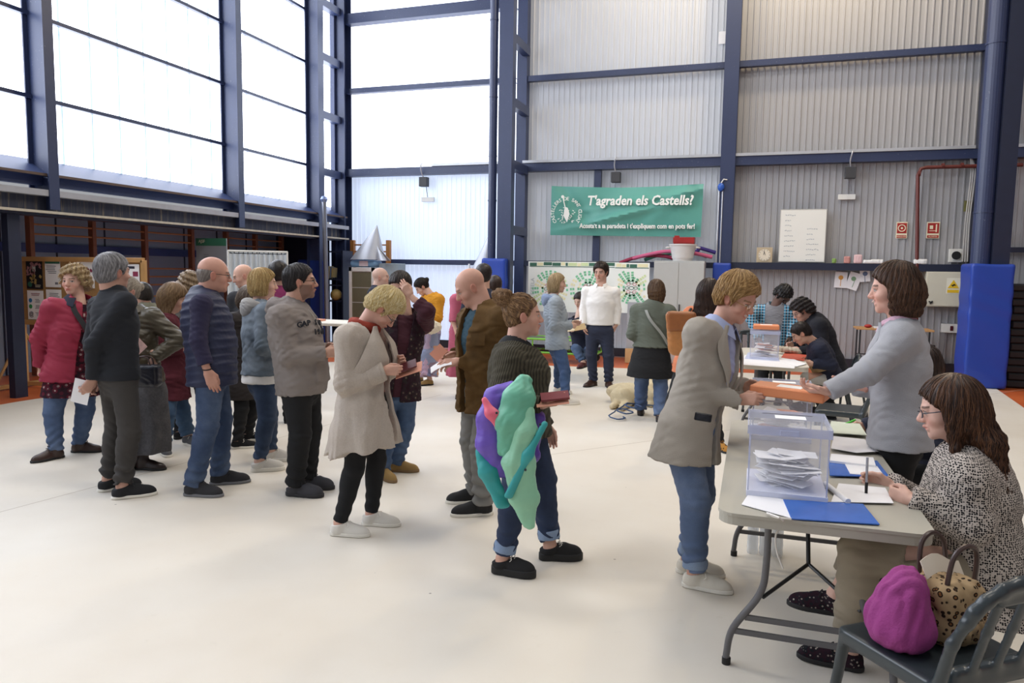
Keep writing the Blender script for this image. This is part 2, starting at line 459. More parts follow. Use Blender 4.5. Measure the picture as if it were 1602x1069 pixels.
# --- left wall glazing, bay by bay
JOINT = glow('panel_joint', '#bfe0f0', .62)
bays = [(-3.4, .1), (.1, 3.6), (3.6, 7.1), (7.1, 10.62), (10.62, 13.1), (13.1, 14.2)]
for i, (a, b) in enumerate(bays):
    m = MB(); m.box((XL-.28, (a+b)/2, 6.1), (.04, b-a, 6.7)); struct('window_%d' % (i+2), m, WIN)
jm = MB(); y = -3.2
while y < 14.1: jm.box((XL-.255, y, 6.1), (.01, .024, 6.7)); y += .468
struct('trim_1', jm, JOINT)
def ibeam(m, a, b, w, h, side, up, t=.014):
    """I-section from a to b: flanges w wide along side, h high along up"""
    a = np.array(a, float); b = np.array(b, float); L = np.linalg.norm(b-a); d = (b-a)/L; R = np.array([nrm(side), nrm(up), d]).T; c = (a+b)/2
    m.box(c+nrm(up)*(h/2-t/2), (w, t, L), R); m.box(c-nrm(up)*(h/2-t/2), (w, t, L), R); m.box(c, (t, h-2*t, L), R)
X_, Y_, Z_ = (1, 0, 0), (0, 1, 0), (0, 0, 1)
tn = [10]
def trim(m, mat=STEEL):
    tn[0] += 1; return struct('trim_%d' % tn[0], m, mat)
for y in (-3.4, .1, 3.6, 7.02, 10.55):         # columns of the left wall
    m = MB(); ibeam(m, (XL+.035, y, 2.3), (XL+.035, y, 9.4), .14, .34, Y_, X_, .02); trim(m)
m = MB(); ibeam(m, (XL+.05, 13.0, 0), (XL+.05, 13.0, 9.4), .2, .3, Y_, X_, .02); trim(m)
m = MB(); ibeam(m, (XL+.05, 14.05, 0), (XL+.05, 14.05, 9.4), .26, .3, X_, Y_, .02); m.box((XL-.06, 14.0, 4.7), (.1, .34, 9.4)); trim(m)
m = MB()
for z in (6.93, 5.87, 4.73, 3.59): m.box((XL+.02, 13.55, z), (.16, 1.0, .15))
trim(m)
m = MB()
for z in (3.69, 4.69, 5.69, 6.69, 7.69): m.box((XL-.12, 4.8, z), (.07, 16.4, .05))
trim(m)
m = MB()                                          # sill, sloping flashing
m.add([(XL-.26, -3.4, 2.95), (XL-.26, 14.1, 2.95), (XL+.12, 14.1, 2.74), (XL+.12, -3.4, 2.74), (XL+.12, 14.1, 2.70), (XL+.12, -3.4, 2.70)], [[0, 3, 2, 1], [3, 5, 4, 2]])
m.box((XL-.02, 5.3, 2.66), (.1, 17.5, .12)); trim(m, M('sill_blue', '#2c3a62', .5))
m = MB(); m.box((XL+.14, 5.3, 2.725), (.03, 17.5, .03)); trim(m, M('rust_line', '#5a4a42', .7))
m = MB(); m.box((XL+.02, 5.3, 2.50), (.34, 17.5, .075)); trim(m, PALE)
m = MB(); m.box((XL+.05, 5.3, 2.36), (.03, 17.5, .22)); trim(m, STAIN)
m = MB(); m.box((XL+.02, 5.3, 2.265), (.34, 17.5, .03)); trim(m, CREAMP)
m = MB(); m.box((XL-.0, 5.3, 2.235), (.26, 17.5, .03)); trim(m, DSTEEL)
# --- the recess below it
DK = wallmat('dark_blue_grey_sheet', '#76849c', '#8a98ae', rough=.6)
struct('wall_left', MB().box((-10.35, 5.3, 1.25), (.1, 17.9, 2.5)), DK)
struct('ceiling', MB().box((-9.45, 5.3, 2.42), (1.9, 17.9, .06)), M('recess_soffit', '#5c6472', .7))
m = MB(); m.box((-10.27, 5.3, 1.87), (.06, 17.8, .13)); trim(m, M('dull_blue_rail', '#22306a', .5))
for y in (3.1, 6.6):
    m = MB(); m.box((XL-.02, y, 1.1), (.1, .16, 2.25)); trim(m, DSTEEL)
m = MB()
for y in np.arange(-3, 14, .9): m.box((-10.29, y, 1.2), (.015, .02, 2.4))
trim(m, DSTEEL)
m = MB(); m.box((-9.9, 6.2, 1.1), (.06, 1.1, 2.2)); struct('door_1', m, M('grey_door', '#5b5a5c', .5))
m = MB(); m.box((-9.82, 6.6, 1.02), (.05, .16, .03)); m.cyl((-9.87, 6.55, 1.02), (-9.8, 6.55, 1.02), .02); ob = m.build('door_handle', M('handle_steel', '#9a9a9a', .3, .8), bpy.data.objects['door_1'])
# --- back wall steel
def girder(x0, x1, z, w=.12, h=.1, y=YB-.1, mat=STEEL):
    m = MB(); ibeam(m, (x0, y, z), (x1, y, z), w, h, Y_, Z_, .012); m.box(((x0+x1)/2, y-w/2-.004, z), (x1-x0, .008, h+.004)); return trim(m, mat)
girder(-8.35, -4.6, 5.36); girder(-4.4, -.62, 5.36); girder(-.4, 3.4, 5.36); girder(3.9, 12, 5.36)
girder(-8.35, -4.6, 3.66, .2, .15); girder(-4.4, -.62, 3.66, .2, .15); girder(-.4, 3.4, 3.66, .2, .15); girder(3.9, 12, 3.66, .2, .15)
girder(-8.35, -4.6, 6.82, .2, .2); girder(-4.4, -.62, 7.3); girder(-.4, 3.4, 7.3); girder(-8.35, -4.6, 8.6); girder(-8.35, -4.55, 1.79, .14, .1); girder(-4.4, -.62, 1.79, .16, .1, mat=DSTEEL); girder(-.4, 3.4, 1.79, .22, .12, mat=DSTEEL); girder(3.9, 12, 2.1, .1, .08, mat=DSTEEL)
m = MB()
for a, b in ((-6.35, -4.6), (-4.4, -.64), (-.4, 3.35), (3.95, 12)): m.box(((a+b)/2, YB-.16, 3.765), (b-a, .16, .05))
trim(m, GALV)
m = MB(); m.box((-2.92, YB-.08, 2.75), (.13, .1, 1.8)); trim(m)
m = MB(); m.box((0, YB-.05, .09), (17, .06, .16)); trim(m, M('dark_wall_base', '#2a2d38', .6))
# truss columns
m = MB(); m.box((-4.45, YB-.1, 4.7), (.2, .2, 9.4)); trim(m)
m = MB(); m.box((-4.37, 12.9, 4.7), (.26, .2, 9.4)); trim(m)
m = MB()
for z in (8.1, 6.98, 5.86, 4.72, 3.6, 2.4): m.box((-4.37, 13.5, z), (.14, 1.1, .16))
trim(m)
m = MB(); m.cyl((-4.62, 12.86, 1.8), (-4.62, 12.86, 9.4), .075, n=16)
for z in (2.9, 3.7, 4.75, 6.1): m.cyl((-4.62, 12.86, z), (-4.62, 12.86, z+.025), .082, n=16)
trim(m)
m = MB(); ibeam(m, (-.53, YB-.12, 0), (-.53, YB-.12, 9.4), .26, .22, X_, Y_, .03); m.box((-.53, YB-.26, 4.7), (.25, .03, 9.4)); trim(m)
m = MB(); m.box((3.55, YB-.12, 4.7), (.3, .2, 9.4)); trim(m, DSTEEL)
m = MB(); ibeam(m, (3.47, 12.85, 0), (3.47, 12.85, 9.4), .24, .3, X_, Y_, .03); m.box((3.47, 12.685, 4.7), (.23, .03, 9.4)); trim(m, DSTEEL)
m = MB()
for z in (8.1, 6.98, 5.86, 4.72, 3.6, 2.4): m.box((3.5, 13.5, z), (.14, 1.1, .14))
trim(m, DSTEEL)
m = MB(); m.cyl((3.24, 12.8, 1.7), (3.24, 12.8, 9.4), .135, n=24)
for z in (2.6, 5.05): m.cyl((3.24, 12.8, z), (3.24, 12.8, z+.03), .145, n=24)
trim(m)
# right-hand side wall and the rest of the hall behind the camera are far off and out of sight
struct('wall_right', MB().box((14.1, 2, 4.7), (.1, 26, 9.4)), WG)
# ------------------------------------------------------------------ camera, light
cam = bpy.data.cameras.new('camera'); camo = bpy.data.objects.new('camera', cam); COL.objects.link(camo)
from mathutils import Matrix
Rm = np.array([R2, -D2, -_f]).T
Mx = Matrix.Identity(4)
for i in range(3):
    for j in range(3): Mx[i][j] = Rm[i, j]
    Mx[i][3] = CAM[i]
camo.matrix_world = Mx; cam.lens = 36*F/1602; cam.sensor_width = 36; cam.clip_start = .05
bpy.context.scene.camera = camo
w = bpy.data.worlds.new('world'); bpy.context.scene.world = w; w.use_nodes = True
w.node_tree.nodes['Background'].inputs[0].default_value = (.93, .95, 1, 1); w.node_tree.nodes['Background'].inputs[1].default_value = .36
def lamp(kind, loc, energy, col, size=.3, rot=None, **kw):
    l = bpy.data.lights.new('lamp', kind); l.energy = energy; l.color = col
    if kind == 'AREA': l.size = size
    else: l.shadow_soft_size = size
    for k, v in kw.items(): setattr(l, k, v)
    o = bpy.data.objects.new('ceiling_lamp_light', l); COL.objects.link(o); o.location = loc
    if rot: o.rotation_euler = rot
    return o
for x, e_ in ((1.0, 520), (-2.2, 150)): lamp('POINT', (x, 12.7, 8.6), e_, (1, .8, .52), .25)
for x, y in ((-3.5, 4.5), (2.5, 3.5), (-.5, 9)): lamp('AREA', (x, y, 9.2), 150, (1, .93, .84), 1.6)
sc = bpy.context.scene; sc.view_settings.view_transform = 'Standard'; sc.view_settings.look = 'None'; sc.view_settings.gamma = 1; sc.view_settings.exposure = .12
# ------------------------------------------------------------------ people
def attr_mat(name, rough=.5, bump=0, bs=200, sss=0, spec=.4, varr=.12, vs=9, stretch=None):
    """base colour comes from the mesh colour of each part (skin, lips, iris, hair lock)"""
    if name in MATS: return MATS[name]
    n = NT(name); a = n.n('Attribute', attribute_name='Col').outputs[0]
    v = n.co(stretch) if stretch else n.tc.outputs['Object']
    f = n.noise(vs, 4, v); n.base(n.mix(1.0, a, n.ramp(f, [(.25, 1-varr), (.75, 1.0)]), 'MULTIPLY'))
    n.set(Roughness=rough); n.b.inputs['Specular IOR Level'].default_value = spec
    if sss:
        n.b.inputs['Subsurface Weight'].default_value = sss; n.b.inputs['Subsurface Radius'].default_value = (.012, .004, .002)
    if bump: n.bump(n.noise(bs, 2, v), bump, .002)
    MATS[name] = n.m; return n.m
SKIN = attr_mat('skin', .55, .15, 260, .0, .4, .08, 30)
HAIR = attr_mat('hair', .45, 0, spec=.35, varr=.25, vs=60)
def denim(name, c, fade='#7f97bd'):
    if name in MATS: return MATS[name]
    n = NT(name); f = n.noise(4, 4); g = n.noise(260, 2); c1 = lin(c)
    x = n.mix(n.ramp(f, [(.42, 0.), (.75, .55)]), (*c1, 1), (*lin(fade), 1)); x = n.mix(n.ramp(g, [(.3, 0.), (.7, .25)]), x, (*[v*.55 for v in c1], 1))
    n.base(x); n.set(Roughness=.85); n.bump(g, .25, .002); MATS[name] = n.m; return n.m
def knit(name, c1, c2, sc=(140, 140, 140), kind='fleece', rough=.95, wl=None):
    if name in MATS: return MATS[name]
    n = NT(name)
    if kind == 'rib':
        wv = n.n('TexWave', {'Vector': n.co(), 'Scale': wl or 28, 'Distortion': .6, 'Detail': 1}, wave_type='BANDS', bands_direction='X').outputs[1]
        n.base(n.ramp(wv, [(.2, c1), (.6, c2)])); n.bump(wv, .5, .004)
    elif kind == 'dots':
        v = n.n('TexVoronoi', {'Vector': n.co(), 'Scale': sc[0], 'Randomness': .45}).outputs[0]
        n.base(n.ramp(v, [(.40, c1), (.50, c2)])); n.bump(v, .5, .003)
    elif kind == 'leopard':
        v = n.n('TexVoronoi', {'Vector': n.co(), 'Scale': sc[0], 'Randomness': .9}).outputs[0]
        n.base(n.ramp(v, [(.16, '#7a5230'), (.2, c2), (.34, c2), (.4, c1)]))
    elif kind == 'plaid':
        w1 = n.n('TexWave', {'Vector': n.co(), 'Scale': 9}, bands_direction='X').outputs[1]; w2 = n.n('TexWave', {'Vector': n.co(), 'Scale': 9}, bands_direction='Z').outputs[1]
        a = n.ramp(w1, [(.4, 0.), (.5, 1.)]); b = n.ramp(w2, [(.4, 0.), (.5, 1.)])
        x = n.mix(a, lin(c1)+(1,), lin('#3b86a8')+(1,)); x = n.mix(n.math('MULTIPLY', b, .35), x, lin(c2)+(1,)); n.base(x)
    elif kind == 'patch':
        v = n.n('TexVoronoi', {'Vector': n.co((11, 11, 5)), 'Scale': 1.0, 'Randomness': .35}, distance='CHEBYCHEV').outputs[1]
        s = n.n('SeparateColor', {'Color': v}).outputs[0]
        x = n.ramp(s, [(0, '#8a93ad'), (.22, '#b49aa8'), (.4, '#d79a63'), (.55, '#6f6f8e'), (.7, '#c7a2b4'), (.85, '#8a6f7a')], 'CONSTANT')
        n.base(n.mix(n.math('MULTIPLY', n.noise(30, 3), .6), x, lin('#7f86a0')+(1,)))
    elif kind == 'floral':
        v = n.n('TexVoronoi', {'Vector': n.co(), 'Scale': sc[0], 'Randomness': 1.0}).outputs[0]
        f = n.noise(25, 3); x = n.ramp(v, [(.2, c2), (.28, c1), (.5, c1), (.6, '#2a1720')]); n.base(n.mix(n.ramp(f, [(.45, 0.), (.55, .5)]), x, lin('#31202a')+(1,)))
    elif kind == 'cord':
        wv = n.n('TexWave', {'Vector': n.co(), 'Scale': 90}, bands_direction='X').outputs[1]; f = n.noise(7, 4)
        n.base(n.mix(n.math('MULTIPLY', wv, .35), n.ramp(f, [(.3, c1), (.7, c2)]), lin(c1)+(1,))); n.bump(wv, .3, .002)
    else:
        f = n.noise(sc[0], 4, rough=.75); g = n.noise(9, 3)
        n.base(n.mix(n.math('MULTIPLY', n.math('ADD', f, g), .5), lin(c1)+(1,), lin(c2)+(1,))); n.bump(f, .7, .008)
    n.set(Roughness=rough); n.b.inputs['Specular IOR Level'].default_value = .2; MATS[name] = n.m; return n.m
def leather(name, c, rough=.4):
    return M(name, c, rough, var=.25, vs=14, bump=.25, bs=90)
WHITE_SOLE = M('white_rubber', '#e6e2d8', .6, var=.08); BLACK_SOLE = M('black_rubber', '#141416', .6)
GLASS = None
def lens_mat():
    n = NT('spectacle_lens'); n.base('#ffffff'); n.set(Roughness=.02, IOR=1.25); n.b.inputs['Transmission Weight'].default_value = 1.0; n.b.inputs['Alpha'].default_value = .35; return n.m
LENS = lens_mat()
def ik(a, c, l1, l2, pole):
    a = np.array(a, float); c = np.array(c, float); d = c-a; L = np.linalg.norm(d)+1e-9
    if L > (l1+l2)*.995: k = L/((l1+l2)*.995); l1 *= k; l2 *= k
    u = d/L; x = (l1*l1-l2*l2+L*L)/(2*L); h = sqrt(max(l1*l1-x*x, 0)); p = np.array(pole, float); p = nrm(p-u*(p @ u)); return a+u*x+p*h
class Person:
    def __init__(s, label, rel, hip, neck, head, feet=None, D=None, H=1.68, male=False, q=1, bw=1., bd=1., headrel=None, pitch=0, roll=0,
                 footrel=None, hipda=0, neckda=0, headda=0, group=None, skin='#d9a68c', brow='#4a3526', knees=None, ankda=(0, 0), sh=1., legs=True, bend=False):
        s.q = q; s.H = H; s.S = H/1.7; s.male = male; s.bw = bw; s.bd = bd
        fr = footrel or (rel, rel)
        if feet is not None:
            G = [ground(*p) for p in feet]; s.D = np.mean([depth(g) for g in G]) if D is None else D
        else: s.D = D
        s.org0 = atD(hip[0], hip[1], s.D)
        vd = nrm([s.org0[0], s.org0[1], 0]); vr = np.array([vd[1], -vd[0], 0]); s.vd, s.vr = vd, vr
        def hd(r): r = radians(r); return cos(r)*vd+sin(r)*vr
        s.hd = hd; s.f = hd(rel); s.up = np.array([0, 0, 1.]); s.side = np.cross(s.f, s.up)
        s.hip = atD(hip[0], hip[1], s.D+hipda); s.neck = atD(neck[0], neck[1], s.D+neckda); s.headp = atD(head[0], head[1], s.D+headda)
        s.tu = nrm(s.neck-s.hip); s.tside = nrm(s.side-s.tu*(s.side @ s.tu)); s.tf = np.cross(s.tu, s.tside)
        S = s.S; sw = (.185 if male else .165)*S*bw*sh
        C = s.neck-s.tu*.075*S-s.tf*.01; s.shL = C-s.tside*sw; s.shR = C+s.tside*sw
        # head frame
        hr = rel if headrel is None else headrel; hf = hd(hr); pt = radians(pitch); hs = np.cross(hf, s.up)
        hf2 = hf*cos(pt)-s.up*sin(pt); hu = np.cross(hs, hf2)
        if roll: a = radians(roll); hs, hu = hs*cos(a)+hu*sin(a), hu*cos(a)-hs*sin(a)
        s.HR = np.array([hs, hf2, hu]).T; s.hsc = 1.05*(S**.5)*(1.02 if male else .98)      # columns: x=side(right), y=fwd, z=up
        # legs
        s.ank = []; s.knee = []; s.hipj = []; s.ff = []
        if legs:
            for i, sg in ((0, -1), (1, 1)):
                hj = s.hip+s.side*sg*.085*S*bw-s.tu*.0
                if feet is None: g0 = np.array([s.hip[0], s.hip[1], 0])+s.side*sg*.1+s.f*(.04*sg)+s.vd*ankda[i]
                else: g0 = ground(*feet[i]) if len(feet[i]) == 2 else np.array(atD(feet[i][0], feet[i][1], s.D+feet[i][2]))
                a = g0+s.up*.085*S; ff = hd(fr[i])
                pole = ff+s.side*sg*.12
                LL = np.linalg.norm(hj-a); q_ = LL/.994/(.83*S) if not bend else 1.0
                k = ik(hj, a, .42*S*q_, .41*S*q_, pole)
                if knees and knees[i] is not None: k = np.array(atD(*knees[i][:2], s.D+knees[i][2]))
                s.hipj.append(hj); s.ank.append(a); s.knee.append(k); s.ff.append(ff)
            gg = (s.ank[0]+s.ank[1])/2; s.org = np.array([gg[0], gg[1], 0])
        else: s.org = np.array([s.hip[0], s.hip[1], 0])
        s.arm = {}; s.label = label; s.group = group; s.skin = np.array(lin(skin)); s.skin = s.skin*.8+s.skin.mean()*.2*np.array([1.08, .98, .94]); s.browc = np.array(lin(brow)); s.parts = []
        s.hands = {}; s.body = None
    def P(s, x, y, da=0): return atD(x, y, s.D+da)
    def L(s, f, si, u): return s.tf*f+s.tside*si+s.tu*u
    def armto(s, w, target, pole=(-.6, .45, -.6), hdir=None, palm=None, curl=.35, elbow=None, thumb=.5):
        sg = 1 if w == 'R' else -1; S = s.S; sh = s.shR if w == 'R' else s.shL; ua, fa = .285*S, .25*S
        t = np.array(target, float); d = t-sh; L = np.linalg.norm(d)
        if L > (ua+fa)*1.06: t = sh+d/L*(ua+fa)*1.06
        rr = np.linalg.norm(t-sh)/(ua+fa)
        if rr > .8: ua, fa = ua*rr/.985, fa*rr/.985
        e = ik(sh, t, ua, fa, s.L(pole[0], pole[1]*sg, pole[2])) if elbow is None else np.array(elbow, float)
        s.arm[w] = (sh, e, t); fd = nrm(t-e) if hdir is None else nrm(np.array(hdir, float))
        pn = -s.tside*sg if palm is None else np.array(palm, float)
        s.hands[w] = (t, fd, nrm(pn-fd*(pn @ fd)), curl, thumb); return s
    def hang(s, w, f=.03, out=.1, curl=.45):
        sg = 1 if w == 'R' else -1; sh = s.shR if w == 'R' else s.shL
        return s.armto(w, sh+s.f*f+s.side*sg*out+s.up*(-.53*s.S), pole=(-.9, .3, 0), curl=curl)
    # ---- head
    def mkhead(s, smile=0, gaze=(0, 0), beard=None, mouth_open=0, female=None):
        h = {0: .0028, 1: .0036, 2: .006, 3: .009}[s.q]; fem = not s.male; d = SDF(h, .02)
        d.ell((0, -.014, .034), (.074, .094, .084), k=.02)
        d.ell((0, .026, -.015), (.060 if fem else .063, .064, .088), k=.03)
        d.ell((0, .034, -.074), (.044 if fem else .052, .048, .036), k=.03); d.ell((0, .074, -.096), (.018, .014, .016), k=.022)
        for x in (-1, 1): d.ell((x*.042, .052, -.028), (.024, .026, .024), k=.02)
        d.cap((-.034, .078, .02), (.034, .078, .02), .011 if fem else .014, k=.014)
        if s.q < 3:
            for x in (-1, 1): d.ell((x*.032, .098, .003), (.019, .017, .013), k=.012, op='s')
            for x in (-1, 1): d.ell((x*.031, .0745, .002), (.0135, .0135, .0125), k=.001)
            for x in (-1, 1): d.cap((x*.018, .083, .011), (x*.044, .076, .009), .0045, k=.004); d.cap((x*.02, .083, -.008), (x*.042, .078, -.007), .0035, k=.004)
        d.cap((0, .084, .014), (0, .106, -.026), .0075, .0125, k=.014); d.cap((-.011, .096, -.031), (.011, .096, -.031), .0085, k=.008)
        mz = -.059; cu = smile*.006
        if s.q < 3:
            d.cap((-.018, .083+0*cu, mz+.003+cu), (0, .094, mz+.003), .0065, k=.008); d.cap((.018, .083, mz+.003+cu), (0, .094, mz+.003), .0065, k=.008)
            d.cap((-.014, .084, mz-.009), (.014, .084, mz-.009), .0085, k=.008)
            mo = .0018+.005*mouth_open
            d.cap((-.022-.006*smile, .088, mz-.003+cu*1.6), (0, .1, mz-.003-mo), mo, k=.004, op='s'); d.cap((.022+.006*smile, .088, mz-.003+cu*1.6), (0, .1, mz-.003-mo), mo, k=.004, op='s')
            if smile:
                for x in (-1, 1): d.ell((x*.041, .066, -.03), (.02, .018, .017), k=.012)
        for x in (-1, 1):
            A = roty(x*.25) @ rotx(.15); d.ell((x*.078, -.008, -.008), (.0075, .019, .031), A.T, k=.008)
            if s.q < 3: d.ell((x*.087, -.004, -.004), (.006, .011, .02), A.T, k=.005, op='s')
        nb = s.HR.T @ (s.neck-s.tu*.03-s.headp)/s.hsc; nr = (.052 if fem else .062)
        d.cap((0, -.026, -.06), nb, nr, nr*1.12, k=.03)
        V, Q = d.verts()
        # colours of the features
        C = np.tile(s.skin, (len(V), 1)); x, y, z = V[:, 0], V[:, 1], V[:, 2]; ax = np.abs(x)
        def blend(m, c): m = np.clip(m, 0, 1)[:, None]; C[:] = C*(1-m)+np.array(c)*m
        red = s.skin*np.array([1.0, .62, .6])
        blend(.5*np.exp(-((ax-.04)/.02)**2-((z+.035)/.02)**2)*(y > .03), red); blend(.45*np.exp(-(ax/.014)**2-((z+.03)/.014)**2)*(y > .09), red)
        blend(.5*(ax > .074)*(z > -.05)*(z < .03), red)
        if beard is not None:
            jaw = ((z < -.04+.02*(ax > .05)) & (z > -.125) & (y > -.005+.25*np.maximum(0, -.07-z)))
            lipz = np.exp(-(x/.022)**4-((z-mz+.004)/.012)**4); m = jaw*(1-lipz)*.58*((ax > .02) | (z < -.03)); m = m*np.where((ax < .055-.3*(z+.09)) & (z > -.045) & (z < 0) & (ax > .018) & (y > .05), 0, 1)
            blend(m, lin(beard))
        blend(.85*np.exp(-(x/.021)**4-((z-mz+.004-cu*(ax/.02))/.0105)**4)*(y > .078), s.skin*np.array([.82, .42, .42]) if fem else s.skin*np.array([.8, .52, .5]))
        if mouth_open or smile > 1: blend(.9*(np.abs(z-mz+.002-cu*(ax/.014))<.0028+.002*mouth_open)*(ax < .015)*(y > .07), (.7, .66, .6))
        bz = .022+.004*(1-((ax-.035)/.02)**2)
        if s.q < 3: blend(.8*(np.abs(z-bz) < .0042)*(ax > .014)*(ax < .05)*(y > .06), s.browc)
        for sx in (-1, 1):
            e = np.array([sx*.031, .0745, .002]); r = np.linalg.norm(V-e, axis=1); on = (r < .0142)*(y > .074)*(np.abs(z-.001) < .0052)
            gd = nrm(np.array([gaze[0], 1, gaze[1]])); t = ((V-e)/(r[:, None]+1e-6)) @ gd
            if s.q < 3:
                blend(on*.95, (.46, .42, .4)); blend(on*(t > .88)*1.0, (.06, .04, .03))
                blend(.8*(np.abs(z-.0085) < .0022)*(np.abs(ax-.031) < .015)*(y > .07), s.browc*.5)
            else: blend(.8*(np.abs(z-.002) < .006)*(np.abs(ax-.031) < .012)*(y > .06), (.08, .05, .04))
        W = s.headp+(V*s.hsc) @ s.HR.T
        s.parts.append((W, Q, C)); return s
    def hp(s, p): return s.headp+s.HR @ (np.array(p, float)*s.hsc)
    # ---- hands
    def mkhands(s):
        h = {0: .0028, 1: .0036, 2: .006, 3: .009}[s.q]
        for w, (wr, fd, pn, curl, th) in s.hands.items():
            sg = 1 if w == 'R' else -1; ps = .93 if not s.male else 1.04; ps *= s.S
            back = -pn; xax = np.cross(fd, back)*1.0     # right-hand frame x = y cross z
            Rm = np.array([xax, fd, back]).T
            # for the right hand the thumb lies on +-x : right hand, palm down (back up), fingers forward -> thumb to the left
            tx = -1 if w == 'R' else 1
            d = SDF(h, .008); cl = curl if hasattr(curl, '__len__') else [curl*.85, curl, curl*1.1, curl*1.2]
            xs = [.027, .009, -.009, -.025]; ly = [.088, .092, .087, .079]; fl = [.070, .078, .072, .056]; fr_ = [.0088, .009, .0086, .0076]
            d.cap((0, -.05, 0), (0, .012, 0), .024, .025, k=.012)
            for i in range(4):
                X = xs[i]*tx; d.cap((X*.6, .012, 0), (X, ly[i]-.004, 0), .0145, .0115, k=.014)
                a = radians(8)+cl[i]*radians(62); p = np.array([X, ly[i], 0.]); spread = X*.9; rr = fr_[i]
                for j, (fr2, inc) in enumerate(((.46, 1.), (.3, 1.15), (.24, .7))):
                    v = np.array([sin(spread*1.5), cos(a), -sin(a)]); v[1:] *= cos(spread*1.5); q = p+v*fl[i]*fr2
                    d.cap(p, q, rr, rr*.9, k=.0035 if j else .006); p = q; rr *= .9; a += inc*cl[i]*radians(58)
            X = tx; t0 = np.array([X*.02, .014, -.006]); t1 = np.array([X*(.046-.012*th), .044, -.012-.012*th]); t2 = np.array([X*(.054-.028*th), .076, -.018-.022*th]); t3 = np.array([X*(.056-.04*th), .1, -.022-.026*th])
            d.cap(t0, t1, .0155, .0125, k=.012); d.cap(t1, t2, .0115, .0105, k=.006); d.cap(t2, t3, .0105, .0085, k=.004)
            V, Q = d.verts()
            C = np.tile(s.skin, (len(V), 1)); y = V[:, 1]; m = (np.clip((y-.1)/.06, 0, 1)*.35)[:, None]; C = C*(1-m)+s.skin*np.array([1, .7, .66])*m
            W = wr+(V*ps) @ Rm.T; s.parts.append((W, Q, C))
    # ---- body
    def torso(s, inf=0, hem=None, flare=0, belly=0, chest=0, shinf=None):
        S = s.S; w = s.bw*S; b = s.bd*S; T = s.neck-s.hip; shinf = inf if shinf is None else shinf
        if s.male: R = [(0, .158, .112), (.3, .148, .112), (.62, .168, .118), (.8, .165, .105), (.9, .12, .08), (.98, .07, .062)]
        else: R = [(0, .165, .115), (.3, .133, .1), (.6, .145, .112), (.8, .145, .095), (.9, .105, .07), (.98, .06, .055)]
        st = []
        for t, rs, rf in R:
            bl = belly*math.exp(-((t-.22)/.22)**2); ch = chest*math.exp(-((t-.62)/.12)**2); i = inf if t < .85 else shinf
            st.append((s.hip+T*t+s.tf*(bl*.6+ch*.5), rs*w+i+bl*.4, rf*b+i+bl*.5+ch*.5))
        if hem:
            n = max(1, int(hem/.12)); low = []
            for j in range(n, 0, -1):
                q = j/n; down = -s.tu*(1-.6*q)-s.up*.6*q; low.append((s.hip+nrm(down)*hem*q, st[0][1]+flare*q, st[0][2]+flare*q))
            st = low+st
        return st
    def finish(s, smooth_legs=True, name='person'):
        h = .016 if s.q < 2 else .022; d = SDF(h, .03); d.loft(s.torso(-.012), s.tside)
        S = s.S; m = 1.0 if s.male else .9
        for w, (a, e, t) in s.arm.items(): d.cap(a, e, .045*S*m, .038*S*m); d.cap(e, t, .037*S*m, .026*S*m)
        for hj, k, a in zip(s.hipj, s.knee, s.ank): d.cap(hj, k, .075*S, .05*S); d.cap(k, a, .05*S, .036*S); d.cap(a, a-s.up*.03, .036*S)
        V, Q = d.verts(); s.parts.append((V, Q, np.tile(s.skin, (len(V), 1)))); s.mkhands()
        off = 0; VV = []; QQ = []; CC = []
        for V, Q, C in s.parts: VV.append(V); QQ.append(Q+off); CC.append(C); off += len(V)
        me = mk(np.vstack(VV)-s.org, np.vstack(QQ), True); setcol(me, np.vstack(CC))
        s.body = link(name, me, SKIN, None, s.org); tag(s.body, s.label, 'person', s.group); return s
    def add(s, d, name, mat, label=None, colfn=None):
        o = d.build(name, mat, s.body, s.org, colfn)
        if label: o['label'] = label
        return o
    # ---- clothes
    def top(s, name, mat, inf=.015, hem=.1, flare=.01, sleeve=1.0, sr=(.058, .05, .038), open_=None, amp=.006, wl=.075, fold='h', belly=0, chest=.012, nk=.075, nkc=None, shinf=None,
            h=None, seed=1, cuff=True, label=None, arms='LR', hemtilt=0, extra=None, V=None, kk=.03, top_at=None, hemfold=0):
        if top_at is not None: tpp = s.hip+s.tu*top_at
        hh = h or {0: .007, 1: .008, 2: .012, 3: .018}[s.q]; d = SDF(hh, kk); S = s.S
        hd_ = nrm(s.tu*.3+s.up*.7); pt = s.hip-hd_*hem; hn = -nrm(hd_+s.tf*hemtilt)
        d.loft(s.torso(inf, hem+.06, flare, belly, chest, shinf), s.tside, k=.02)
        d.ops = [(lo, hi, (lambda P, fn=fn: np.maximum(fn(P), (P-pt.astype(np.float32)) @ hn.astype(np.float32))), op, k_) for (lo, hi, fn, op, k_) in d.ops]
        for w in arms:
            a, e, t = s.arm[w]
            d.cap(s.neck-s.tu*.06*S+(a-s.neck)*.35, a, .05*S+inf*.6, sr[0]*S+inf*.2, k=.05)
            n0 = len(d.ops)
            if sleeve <= .55: tt = a+(e-a)*(sleeve/.5); d.cap(a, tt, sr[0]*S, sr[1]*S, k=.035); u = nrm(e-a)
            else:
                f = (sleeve-.5)*2; tt = e+(t-e)*f; d.cap(a, e, sr[0]*S, sr[1]*S, k=.035); d.cap(e, tt, sr[1]*S, sr[2]*S, k=.02)
                u = nrm(t-e)
                if cuff: d.cap(tt-u*.03, tt, sr[2]*S+.004, k=.006)
